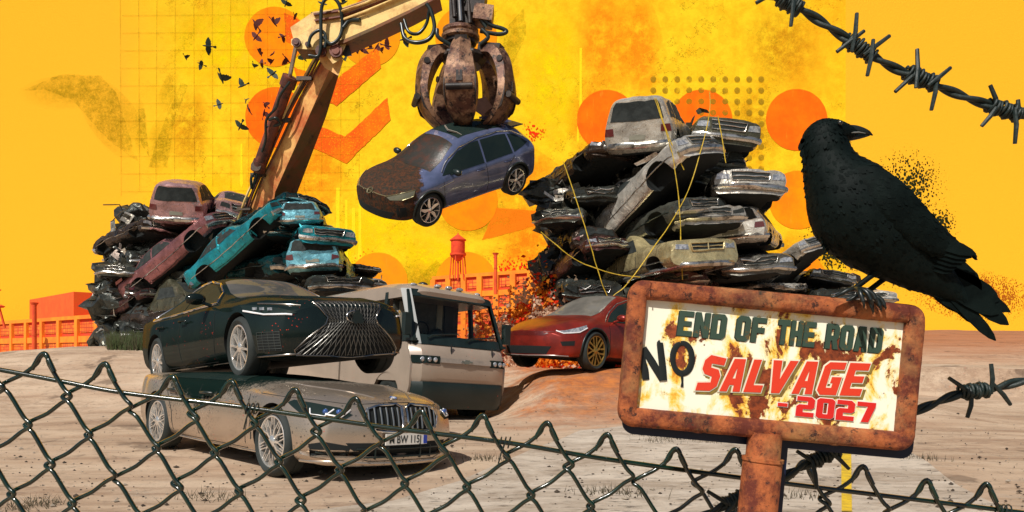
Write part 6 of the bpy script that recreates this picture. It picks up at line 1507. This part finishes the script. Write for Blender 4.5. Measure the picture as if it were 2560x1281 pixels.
# ------------------------------------------------------------------ the rusty sign
SK = 1.3 / F; SROLL = R(5.2); SC0 = (1926, 914)
def sp(px, py):
    """photograph pixel -> plane of the sign (x right, z up)"""
    dx, dy = (px - SC0[0]) * SK, (SC0[1] - py) * SK; c, s = math.cos(SROLL), math.sin(SROLL)
    return (dx * c - dy * s, dx * s + dy * c)
GL = {
 'E': [[(0, 0), (4, 0), (4, 1.3), (1.5, 1.3), (1.5, 2.4), (3.6, 2.4), (3.6, 3.6), (1.5, 3.6), (1.5, 4.7), (4, 4.7), (4, 6), (0, 6)]],
 'F': [[(0, 0), (1.5, 0), (1.5, 2.3), (3.6, 2.3), (3.6, 3.6), (1.5, 3.6), (1.5, 4.7), (4, 4.7), (4, 6), (0, 6)]],
 'N': [[(0, 0), (1.4, 0), (1.4, 3.1), (2.6, 0), (4, 0), (4, 6), (2.6, 6), (2.6, 2.9), (1.4, 6), (0, 6)]],
 'D': [[(0, 0), (3.2, 0), (4, .8), (4, 5.2), (3.2, 6), (0, 6)], [(1.5, 1.3), (1.5, 4.7), (2.5, 4.7), (2.5, 1.3)]],
 'O': [[(.8, 0), (3.2, 0), (4, .8), (4, 5.2), (3.2, 6), (.8, 6), (0, 5.2), (0, .8)], [(1.5, 1.3), (1.5, 4.7), (2.5, 4.7), (2.5, 1.3)]],
 'T': [[(1.25, 0), (2.75, 0), (2.75, 4.6), (4, 4.6), (4, 6), (0, 6), (0, 4.6), (1.25, 4.6)]],
 'H': [[(0, 0), (1.45, 0), (1.45, 2.3), (2.55, 2.3), (2.55, 0), (4, 0), (4, 6), (2.55, 6), (2.55, 3.6), (1.45, 3.6), (1.45, 6), (0, 6)]],
 'R': [[(0, 0), (1.5, 0), (1.5, 2.0), (2.0, 2.0), (2.6, 0), (4.1, 0), (3.4, 2.2), (4, 2.9), (4, 5.2), (3.2, 6), (0, 6)], [(1.5, 3.2), (1.5, 4.8), (2.5, 4.8), (2.5, 3.2)]],
 'A': [[(0, 0), (1.4, 0), (1.55, 1.2), (2.45, 1.2), (2.6, 0), (4, 0), (3.1, 6), (.9, 6)], [(1.7, 2.4), (2.0, 4.6), (2.3, 2.4)]],
 'S': [[(0, 0), (2.8, 0), (3.9, .8), (4, 2.6), (3.3, 3.6), (1.7, 3.9), (1.6, 4.6), (4, 4.7), (4, 6), (1.0, 6), (.1, 5.1), (.1, 3.6), (.8, 2.8), (2.4, 2.4), (2.5, 1.4), (0, 1.3)]],
 'L': [[(0, 0), (3.4, 0), (3.4, 1.3), (1.5, 1.3), (1.5, 6), (0, 6)]],
 'V': [[(.7, 0), (2.3, 0), (4.0, 6), (2.4, 6), (1.5, 2.4), (.8, 6), (-.9, 6)]],
 'G': [[(.8, 0), (4, 0), (4, 3.3), (2.1, 3.3), (2.1, 2.2), (2.6, 2.2), (2.6, 1.3), (1.5, 1.3), (1.4, 4.7), (4, 4.7), (4, 6), (.8, 6), (0, 5.2), (0, .8)]],
 '2': [[(0, 0), (4, 0), (4, 1.3), (1.5, 1.3), (1.5, 2.3), (3.4, 2.3), (4, 2.9), (4, 5.2), (3.2, 6), (0, 6), (0, 4.7), (2.5, 4.7), (2.5, 3.6), (.6, 3.6), (0, 3.0)]],
 '0': [[(.6, 0), (3.4, 0), (4, .6), (4, 5.4), (3.4, 6), (.6, 6), (0, 5.4), (0, .6)], [(1.45, 1.3), (1.45, 4.7), (2.55, 4.7), (2.55, 1.3)]],
 '7': [[(1.2, 0), (2.8, 0), (4.1, 4.8), (4.1, 6), (0, 6), (0, 4.7), (2.4, 4.7)]],
 '-': [[(0, 2.4), (4, 2.4), (4, 3.6), (0, 3.6)]],
}
def word(mb, s, x0, z0, w, h, y, gap=.7, shear=0, grow=0.0, thick=.0008, m=0):
    """letters between x0 and x0+w in the sign's plane, front face at depth y"""
    n = len(s); cell = 4 * n + gap * (n - 1); sx = w / cell; sz = h / 6
    for i, ch in enumerate(s):
        loops = [[((u + i * (4 + gap)) * sx + v * sz * shear, v * sz) for u, v in lp] for lp in GL[ch]]
        cu = bpy.data.curves.new('g', 'CURVE'); cu.dimensions = '2D'; cu.fill_mode = 'BOTH'; cu.extrude = thick; cu.offset = grow
        for lp in loops:
            q = cu.splines.new('POLY'); q.points.add(len(lp) - 1); q.use_cyclic_u = True
            for p, c in zip(q.points, lp): p.co = (c[0], c[1], 0, 1)
        v, f = mesh_from_curve(cu)
        mb.add([Vector((x0 + p.x, y + thick - p.z - thick, z0 + p.y)) for p in v], f, m)

def paint_on_rust(name, c, wear=(.56, .62), mixc=None):
    t = NT(name); t_rust = lin(150, 70, 35, .7)
    col = t.mix(t.ramp(t.noise(34, 8, .75, seed=2), *wear), c, mixc or t_rust); t.l(col, t.b.inputs['Base Color']); t.b.inputs['Roughness'].default_value = .6; return t.m

def build_sign():
    loc = Vector(((SC0[0] - 1280) * SK, 1.3, CZ + (H0 - SC0[1]) * SK))
    t = thing('road_sign', 'rusty framed sign on a post reading END OF THE ROAD NO SALVAGE 2027', 'sign', loc, (0, SROLL, 0))
    rt = NT('frame_rust')
    n1 = rt.noise(14, 9, .78); n2 = rt.noise(45, 8, .8, seed=3); n3 = rt.noise(6, 6, .7, seed=7)
    col = rt.mix(rt.ramp(n1, .42, .56), lin(205, 114, 60, .88), lin(126, 52, 32, .7)); col = rt.mix(rt.math('MULTIPLY', rt.ramp(n3, .50, .66), .8), col, lin(205, 150, 92, .85))
    col = rt.mix(rt.ramp(n2, .56, .61), col, lin(84, 44, 30, .6)); col = rt.mix(rt.math('MULTIPLY', rt.ramp(rt.noise(11, 9, .85, seed=11), .58, .64), .85), col, (.022, .030, .018, 1))
    rt.l(col, rt.b.inputs['Base Color']); rt.b.inputs['Roughness'].default_value = .62; rt.b.inputs['Metallic'].default_value = .1; rt.bump(rt.noise(55, 9, .85, seed=5), 1.0, .005)
    RUST = rt.m; NAVY_SHADE = M('navy_shade', lin(12, 28, 62, .7), .4, c2=lin(14, 32, 66, .7))
    W, H = 742 * SK, 367 * SK; r = 24 * SK; hw, hh = W / 2 - r, H / 2 - r; cr = .012
    # frame tube with tight rounded corners
    P = []
    for cx, cz, a0 in ((hw - cr, hh - cr, 0), (-hw + cr, hh - cr, 90), (-hw + cr, -hh + cr, 180), (hw - cr, -hh + cr, 270)):
        for k in range(7): a = R(a0 + 15 * k); P.append(Vector((cx + cr * math.cos(a), 0, cz + cr * math.sin(a))))
    Q = []
    for a, b in zip(P, P[1:] + P[:1]):
        k = max(1, int((b - a).length / .012)); Q += [a.lerp(b, i / k) for i in range(k)]
    n = len(Q); v = []
    for i, p in enumerate(Q):
        d = (Q[(i + 1) % n] - Q[i - 1]).normalized(); u = Vector((0, 1, 0)); w = d.cross(u)
        for j in range(16):
            a = 2 * math.pi * j / 16; ca, sa = math.cos(a), math.sin(a); ca = math.copysign(abs(ca) ** .75, ca); sa = math.copysign(abs(sa) ** .75, sa)
            q = p + w * ca * r + u * sa * r * .95; v.append(q + noise.noise_vector(q * 60) * .0007)
    f = [(i * 16 + j, i * 16 + (j + 1) % 16, ((i + 1) % n) * 16 + (j + 1) % 16, ((i + 1) % n) * 16 + j) for i in range(n) for j in range(16)]
    MB().add(v, f).build('frame', [RUST], t, 60)
    # weld seams at the corners, bolts
    for sx in (-1, 1):
        MB().tube([(sx * (hw - r * 1.1), -r * .93, hh + r * .75), (sx * (hw - r * 1.0), -r * 1.0, hh), (sx * (hw - r * 1.1), -r * .93, hh - r * .8)], .0012, 6).build('weld_seam', [RUST], t, 60)
    # navy board modelled as the sign's offset shadow, to the right and below
    o = 20 * SK; bw, bh = W / 2, H / 2; ox, oz = 20 * SK, -22 * SK; rr = .022; pts = []
    for cx, cz, a0 in ((bw - rr, bh - rr, 0), (-bw + rr, bh - rr, 90), (-bw + rr, -bh + rr, 180), (bw - rr, -bh + rr, 270)):
        for k in range(7): a = R(a0 + 15 * k); pts.append((cx + ox + rr * math.cos(a), cz + oz + rr * math.sin(a)))
    MB().prism(pts, lambda u, v_, d: Vector((u, d, v_)), .021, .027).build('shadow_board', [NAVY_SHADE], t, 0)
    # face: ivory enamel eaten by rust, with yellow bleeding round it
    ft = NT('enamel_face')
    sep = ft.n('ShaderNodeSeparateXYZ'); ft.l(ft.tc.outputs['Object'], sep.inputs[0])
    base = ft.noise(15, 9, .68, (1, 1, .8), dist=.4, seed=0); streak = ft.noise(14, 6, .6, (1.6, 1, .22), seed=4)
    cx = ft.math('ABSOLUTE', ft.math('ADD', sep.outputs[0], -.02)); cz = ft.math('ABSOLUTE', sep.outputs[2])
    core = ft.math('SUBTRACT', .15, ft.math('ADD', ft.math('MULTIPLY', cx, .45), ft.math('MULTIPLY', ft.math('ABSOLUTE', ft.math('ADD', sep.outputs[2], .01)), .5)))
    edge = ft.math('ADD', ft.math('MULTIPLY', ft.math('GREATER_THAN', cz, .098), .05), 0)
    f0 = ft.math('ADD', ft.math('ADD', base, ft.math('MULTIPLY', core, .95)), ft.math('ADD', edge, .036))
    halo = ft.math('ADD', f0, ft.math('MULTIPLY', ft.math('SUBTRACT', streak, .5), .55))
    col = ft.mix(ft.ramp(halo, .56, .66), (.93, .90, .72, 1), lin(252, 214, 84, .95)); col = ft.mix(ft.ramp(halo, .645, .72), col, lin(228, 138, 34, .85))
    rust = ft.mix(ft.ramp(ft.noise(70, 8, .8, seed=6), .4, .6), lin(176, 84, 40, .75), lin(112, 50, 28, .6))
    col = ft.mix(ft.ramp(f0, .650, .668), col, rust)
    col = ft.mix(ft.spots(60, .10, 8, .55, .6, 2.2), col, lin(110, 50, 30, .6))
    ft.l(col, ft.b.inputs['Base Color']); ft.b.inputs['Roughness'].default_value = .45
    ft.bump(ft.math('ADD', ft.ramp(f0, .645, .675), ft.math('MULTIPLY', ft.noise(90, 8, .8), .3)), .5, .0012)
    MB().box((0, .004, 0), (2 * hw, .004, 2 * hh)).build('face_panel', [ft.m], t, 0)
    fy = .002      # front of the panel
    green = paint_on_rust('letter_green', lin(58, 84, 68, .7), (.57, .64), lin(125, 95, 45, .6)); dkg = M('letter_shadow', lin(36, 56, 46, .6), .6)
    def bl(px, py): return sp(px, py)
    # END OF THE ROAD along one baseline
    b0 = sp(1693, 839); b1 = sp(2206, 884)
    def place(s, xa, xb, nm, mats, h, ya=None, shear=.06, y=fy, **kw):
        """word from photograph x xa..xb on the green baseline"""
        yb = ya if ya is not None else 839 + (xa - 1693) * (45 / 513)
        p = sp(xa, yb); q = sp(xb, yb + (xb - xa) * .0877); mb = MB()
        return mb, p, q
    for s, xa, xb in (('END', 1692, 1812), ('OF', 1837, 1911), ('THE', 1941, 2035), ('ROAD', 2062, 2203)):
        mb, p, q = place(s, xa, xb, '', None, 0); sh = MB()
        word(mb, s, p[0], p[1], q[0] - p[0], 63 * SK, fy - .0012, .55, .04)
        word(sh, s, p[0] - .0016, p[1] - .0010, q[0] - p[0], 63 * SK, fy - .0003, .55, .04, thick=.0003)
        o = mb.build('lettering', [green], t, 0); sh.build('letter_shadow', [dkg], o, 0)
    # brushed NO
    ink = M('brush_ink', (.006, .010, .010, 1), .5); k = MB()
    def brush(pts, ws, d=.0018):
        n0 = len(k.v); k.tube(smooth_path([Vector((sp(x, y)[0], fy - d, sp(x, y)[1])) for x, y in pts], 3), [w * SK * .66 for w in np.interp(np.linspace(0, len(ws) - 1, 3 * (len(ws) - 1) + 1), range(len(ws)), ws)], 10)
        for i_ in range(n0, len(k.v)): q_ = k.v[i_]; k.v[i_] = Vector((q_.x, fy - d * .6 + (q_.y - fy + d) * .12, q_.z))
    brush([(1615, 950), (1612, 925), (1606, 900), (1609, 874)], [14, 15, 14, 12]); brush([(1609, 870), (1630, 905), (1657, 950)], [12, 15, 14], .0026); brush([(1659, 952), (1656, 915), (1650, 862), (1651, 856)], [14, 14, 13, 10], .0034)
    P = [(1706 + 24 * math.cos(a), 896 + 38 * math.sin(a)) for a in [R(-100 + 22.5 * j) for j in range(17)]]; brush(P, [9, 10, 11, 12, 12, 12, 13, 13, 12, 12, 11, 10, 11, 12, 12, 11, 8])
    brush([(1704, 930), (1706, 955), (1705, 968)], [7, 4, 6], .0026)
    k.build('painted_no', [ink], t, 60)
    # SALVAGE, red italics with pale edge and olive drop
    redm = paint_on_rust('letter_red', lin(235, 62, 30, .85), (.60, .68), lin(190, 50, 25, .7)); pale = M('letter_pale', (.86, .82, .62, 1), .6); olive = M('letter_olive', lin(165, 140, 60, .7), .6, c2=lin(140, 110, 50, .6), sc=40)
    p = sp(1738, 976); q = sp(2150, 976 + 412 * .035); ang = math.atan2(q[1] - p[1], q[0] - p[0])
    main, ed, dr = MB(), MB(), MB(); w = q[0] - p[0]
    word(main, 'SALVAGE', 0, 0, w, 82 * SK, fy - .0022, .75, .30, thick=.0006); word(ed, 'SALVAGE', -.0003, .0003, w, 82 * SK, fy - .0014, .75, .30, .0024, thick=.0003); word(dr, 'SALVAGE', .0042, -.0038, w, 82 * SK, fy - .0006, .75, .30, .0026, thick=.0003)
    # first letter larger, as on the sign
    rot = Matrix.Rotation(-ang, 4, 'Y'); xf = Matrix.Translation((p[0], 0, p[1])) @ rot
    def boost(mb):
        for i, a in enumerate(mb.v):
            u = a.x / w; s = 1 + .10 * (1 - u) * (u < .16) ; mb.v[i] = Vector((a.x, a.y, a.z * s))
    for mb in (main, ed, dr): boost(mb)
    o = main.build('lettering', [redm], t, 0, xf=xf); ed.build('letter_edge', [pale], o, 0, xf=xf); dr.build('letter_drop', [olive], o, 0, xf=xf)
    # - 2027
    m2, e2 = MB(), MB(); white = M('letter_white', (.88, .85, .76, 1), .5); red2 = paint_on_rust('digit_red', lin(228, 34, 26, .85), (.64, .70), lin(200, 50, 30, .7))
    for s, xa, xb, yb, h, g in (('-', 1942, 1966, 1032, 42, 0), ('2027', 1988, 2183, 1040, 50, .5)):
        p = sp(xa, yb); q = sp(xb, yb + (xb - xa) * .0877); word(m2, s, p[0], p[1], q[0] - p[0], h * SK, fy - .0022, g, .03, thick=.0006); word(e2, s, p[0], p[1], q[0] - p[0], h * SK, fy - .0014, g, .03, .0014, thick=.0003)
    o = m2.build('lettering', [red2], t, 0); e2.build('letter_edge', [white], o, 0)
    # post
    x0, z0 = sp(1912, 1090); PL = 1.15
    MB().tube([(x0, .0, -hh - r * .4), (x0, 0, -hh - .05), (x0, 0, -hh - .06), (x0 - .004, 0, -hh - .5), (x0 - .004, 0, -PL - .15)], [.030, .030, .0345, .0345, .0345], 28).build('post', [RUST], t, 40)
    MB().tube([(x0, 0, -hh - .052), (x0, 0, -hh - .058)], [.0365, .0365], 28).build('post_collar', [RUST], t, 40)
    MB().box((x0 + .016, .028, -hh - .55), (.075, .006, 1.05)).build('post_shadow', [NAVY_SHADE], t, 0)  # navy strip modelled as the shadow beside the post
    for px in (1740, 2080):
        x, z = sp(px, 1095 + (px - 1740) * .09); MB().blob((x, -.004, -hh - r * .9), (.010, .008, .003), 6).build('rust_blister', [RUST], t, 60)
    return t

# ------------------------------------------------------------------ the crow
def build_crow():
    K = 1.28 / F; o = at(2150, 745, 1.28)
    t = thing('perched_crow', 'large black crow perched on the rusty sign, looking back over its shoulder', 'crow', o)
    L = lambda px, py, y=0: Vector(((px - 2150) * K, y, (745 - py) * K))
    ft = NT('crow_black')
    ridge = ft.noise(30, 7, .7, (1, 1, 1), dist=.6); col = ft.mix(ft.ramp(ft.noise(22, 6, .7, seed=2), .4, .7), (.0012, .0045, .004, 1), (.004, .009, .008, 1)); ft.l(col, ft.b.inputs['Base Color']); ft.b.inputs['Roughness'].default_value = .62
    ft.b.inputs['Specular IOR Level'].default_value = .12; ft.bump(ft.noise(70, 8, .8, (1, 1, .35)), .3, .003); blk = ft.m
    wingm = M('wing_black', (.0010, .0036, .0032, 1), .7, c2=(.0035, .008, .007, 1), sc=25, bump=.35, bsc=60, bd=.004); horn = M('beak_black', (.005, .010, .009, 1), .35, c2=(.014, .018, .016, 1), sc=60)
    wingm.node_tree.nodes['Principled BSDF'].inputs['Specular IOR Level'].default_value = .10
    def loft(secs, n=24, sub=6, ruff=0.0, seed=0):
        """secs: px, py, radius in the picture, radius in depth, depth offset"""
        pts = [L(s[0], s[1], s[4] if len(s) > 4 else 0) for s in secs]; C3 = smooth_path(pts, sub); ra = smooth_path([(s[2] * K, s[3] * K, 0) for s in secs], sub); mb = MB(); v = []
        m = len(C3)
        for i, c in enumerate(C3):
            d = C3[min(i + 1, m - 1)] - C3[max(i - 1, 0)]; d.y *= .2; d.normalize(); u = d.cross(Vector((0, 1, 0))).normalized()
            for j in range(n):
                a = 2 * math.pi * j / n; k = 1 + ruff * noise.noise(Vector((math.cos(a) * 3, math.sin(a) * 3, i * .45 + seed)) * 2)
                v.append(c + (u * math.cos(a) * ra[i].x + Vector((0, 1, 0)) * math.sin(a) * ra[i].y) * k)
        f = [(i * n + j, i * n + (j + 1) % n, (i + 1) * n + (j + 1) % n, (i + 1) * n + j) for i in range(m - 1) for j in range(n)] + [tuple(range(n))[::-1], tuple(range((m - 1) * n, m * n))]
        mb.add(v, f); return mb
    # body with head in one skin: rump -> breast -> neck -> crown
    body = loft([(2420, 760, 10, 8), (2380, 725, 30, 20), (2325, 685, 55, 40), (2265, 640, 80, 66), (2205, 588, 108, 90), (2150, 535, 118, 100), (2112, 480, 102, 92), (2082, 430, 74, 70), (2068, 392, 60, 56), (2062, 362, 56, 52), (2062, 338, 44, 44), (2068, 318, 26, 30), (2072, 306, 10, 12)], ruff=.035)
    surf = [(body, 1)]; body.build('body', [blk], t, 60)
    head = loft([(2026, 376, 16, 20), (2040, 358, 40, 42), (2064, 343, 46, 46), (2090, 335, 36, 36), (2110, 333, 26, 25), (2126, 333, 18, 17), (2136, 333, 11, 11)], ruff=.02); head.build('head', [blk], t, 60); surf.append((head, .5))
    bk = loft([(2116, 327, 15, 13), (2136, 326, 13, 10), (2154, 328, 10, 7), (2170, 332, 6, 4.5), (2182, 339, 1.2, 1.2)], 12, 4); b = bk.build('beak', [horn], t, 60)
    loft([(2118, 345, 9, 10), (2140, 343, 7, 7), (2158, 341, 4.5, 4), (2174, 339, 1.2, 1.2)], 10, 4).build('lower_beak', [horn], b, 60)
    MB().tube([L(2106, 341, -.017), L(2124, 337, -.0115), L(2142, 335, -.0085), L(2160, 336, -.005)], [.0006, .0014, .0012, .0006], 5).build('beak_gap', [M('beak_light', (.25, .26, .24, 1), .5)], b, 60)
    ey = MB().blob(L(2081, 321, -.0300), (.0042, .003, .0042), 10); e = ey.build('eye', [M('eye_dark', (.01, .012, .01, 1), .05, coat=1)], t, 60)
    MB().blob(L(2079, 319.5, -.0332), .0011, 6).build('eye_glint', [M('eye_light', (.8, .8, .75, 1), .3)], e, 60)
    # feathers: tapered blades
    def feather(mb, x0, y0, x1, y1, w, y=0, th=.0012, bend=0):
        A, B = L(x0, y0, y), L(x1, y1, y); d = (B - A).normalized(); u = d.cross(Vector((0, 1, 0))).normalized(); P = []
        sh = [(0, .55), (.25, .9), (.55, 1.0), (.8, .85), (.93, .5), (1, .06)]
        lo = [A.lerp(B, s) + u * (w * K / 2 * q) + u * bend * K * math.sin(s * math.pi) for s, q in sh]; hi = [A.lerp(B, s) - u * (w * K / 2 * q) + u * bend * K * math.sin(s * math.pi) for s, q in sh]
        out = lo + hi[::-1]; n = len(out); v = [p + Vector((0, -th, 0)) for p in out] + [p + Vector((0, th, 0)) for p in out]
        mb.add(v, [(i, i + 1, n - 2 - i, n - 1 - i) for i in range(5)] + [(n + i + 1, n + i, 2 * n - 1 - i, 2 * n - 2 - i) for i in range(5)] + [(i, (i + 1) % n, n + (i + 1) % n, n + i) for i in range(n)])
    # folded wings
    for s, nm in ((-1, 'wing'), (1, 'wing')):
        wg = loft([(2098, 438, 10, 8, s * .045), (2125, 462, 38, 14, s * .056), (2176, 514, 50, 20, s * .062), (2240, 572, 48, 20, s * .055), (2305, 612, 38, 15, s * .044), (2362, 634, 24, 9, s * .032), (2412, 643, 5, 4, s * .024)], 18, 6, .03, s)
        w = wg.build('wing', [wingm], t, 60); surf.append((wg, 1.25))
        for i in range(6):
            q = MB(); feather(q, 2225 + 8 * i, 580 + 12 * i, 2398 - i * 9, 645 + i * 8, 34, s * (.046 - .003 * i), bend=-3); q.build('wing_feather', [wingm], w, 0)
    q = MB(); feather(q, 2300, 628, 2455, 738, 92, .004); q.build('tail_feather', [wingm], t, 0)
    for i, (x1, y1, w, yy) in enumerate(((2531, 780, 40, .006), (2500, 752, 60, .004), (2518, 813, 44, -.003), (2490, 785, 56, -.006), (2487, 852, 32, -.002), (2455, 812, 42, .004), (2440, 775, 62, .008), (2470, 770, 76, .0))):
        q = MB(); feather(q, 2335 + 5 * (i % 3), 668 + 7 * i, x1, y1, w, yy); q.build('tail_feather', [wingm], t, 0)
    q = MB()
    for x0, y0, x1, y1, w in ((2262, 672, 2352, 748, 16), (2255, 670, 2322, 716, 16), (2280, 680, 2335, 728, 14), (2235, 672, 2262, 704, 14), (2222, 672, 2238, 700, 12), (2008, 350, 1996, 378, 14), (2014, 362, 2000, 394, 14), (2012, 340, 1999, 362, 10), (2022, 376, 2008, 412, 16), (2380, 615, 2410, 640, 20), (2190, 668, 2172, 690, 14), (2168, 660, 2160, 676, 12)): feather(q, x0, y0, x1, y1, w, -.004)
    rnd = random.Random(6)
    for i in range(26):
        a = rnd.random(); x, y = 2008 + 60 * a ** 1.6, 395 + 240 * a; feather(q, x + 14, y - 10, x - 3, y + 12, 8, rnd.uniform(-.01, .01))
    q.build('ruffled_feathers', [blk], t, 0)['kind'] = 'stuff'
    # small overlapping feathers over head, body and wings
    pm = MB(); rnd = random.Random(12); flow = Vector((.74, 0, -.67))
    for mbs, sz in surf:
        for fc in mbs.f:
            if len(fc) != 4: continue
            a_, b_, c_, d_ = (mbs.v[i] for i in fc); nr = (b_ - a_).cross(d_ - a_)
            if nr.length < 1e-9: continue
            area = nr.length; ctr = (a_ + b_ + c_ + d_) / 4
            nr.normalize()
            near = min((L(s_[0], s_[1]) for s_ in ((2062, 360), (2150, 535), (2265, 640), (2380, 725), (2180, 514), (2305, 612))), key=lambda p: (Vector((p.x, 0, p.z)) - Vector((ctr.x, 0, ctr.z))).length)
            if nr.dot(ctr - near) < 0: nr = -nr
            cnt = area / (.0045 * sz) ** 2 * .30
            for _ in range(int(cnt) + (rnd.random() < cnt % 1)):
                p = a_.lerp(b_, rnd.random()).lerp(d_.lerp(c_, rnd.random()), rnd.random()); fl = (flow if ctr.x > L(2100, 0).x or ctr.z < L(0, 420).z else Vector((-.25, 0, -.97))) + noise.noise_vector(p * 40) * .35
                u = (fl - nr * fl.dot(nr)).normalized(); w_ = u.cross(nr).normalized(); ln = .0085 * sz * rnd.uniform(.7, 1.4); wd = ln * .30; lift = nr * (.00025 * rnd.uniform(.4, 1.8))
                pm.add([p - w_ * wd * .5, p + w_ * wd * .5, p + u * ln * .65 + w_ * wd + lift * .8, p + u * ln + lift, p + u * ln * .65 - w_ * wd + lift * .8], [(0, 1, 2, 3, 4)])
    pm.build('plumage', [MATS['wing_black']], t, 0, fixn=False, merge=False)['kind'] = 'stuff'
    # legs: thigh, shank, toes curled over the top bar of the frame
    for (hx, hy, ax, ay, yy) in ((2196, 668, 2128, 724, -.012), (2252, 668, 2168, 736, .014)):
        lg = MB(); lg.tube([L(hx + 6, hy - 12, yy), L(hx - 8, hy + 10, yy), L(hx - 22, hy + 22, yy)], [28 * K, 17 * K, 8 * K], 10); lg.tube([L(hx - 16, hy + 16, yy), L((hx + ax) / 2, (hy + ay) / 2 + 2, yy), L(ax, ay, yy)], [8.5 * K, 7 * K, 7 * K], 9)
        leg = lg.build('leg', [blk], t, 60)
        for i, (dx, dz, tipx, tipy, dy) in enumerate(((-34, 10, -62, 22, -.004), (-4, 14, 4, 52, -.028), (14, 12, 26, 46, -.026), (30, 12, 42, 40, -.020))):
            P = smooth_path([L(ax, ay, yy), L(ax + dx * .5, ay + dz * .5 - 2, yy + dy * .6 - .002), L(ax + dx, ay + dz + 2, yy + dy), L(ax + (dx + tipx) / 2, ay + (dz + tipy) / 2 + 2, yy + dy * 1.15)], 4)
            MB().tube(P, [6.5 * K - .4 * K * j / 4 for j in range(len(P))], 8).build('toe', [horn], leg, 60)
            MB().tube([P[-1], P[-1].lerp(L(ax + tipx, ay + tipy, yy + dy), .6) + Vector((0, -.002, 0)), L(ax + tipx, ay + tipy, yy + dy)], [4 * K, 2.8 * K, .6 * K], 7).build('claw', [horn], leg, 60)
    return t
# ------------------------------------------------------------------ assemble: large structure first
build_ground(); build_slab(); build_sky(); build_far()
build_piles(); build_scrub()
build_crane(); build_grab()
delivery_van(); red_car(); crossover(); champagne_coupe(); black_saloon()
build_birds(); build_sign(); build_crow(); build_barbed(); build_fence()
scene.cycles.transparent_max_bounces = 32
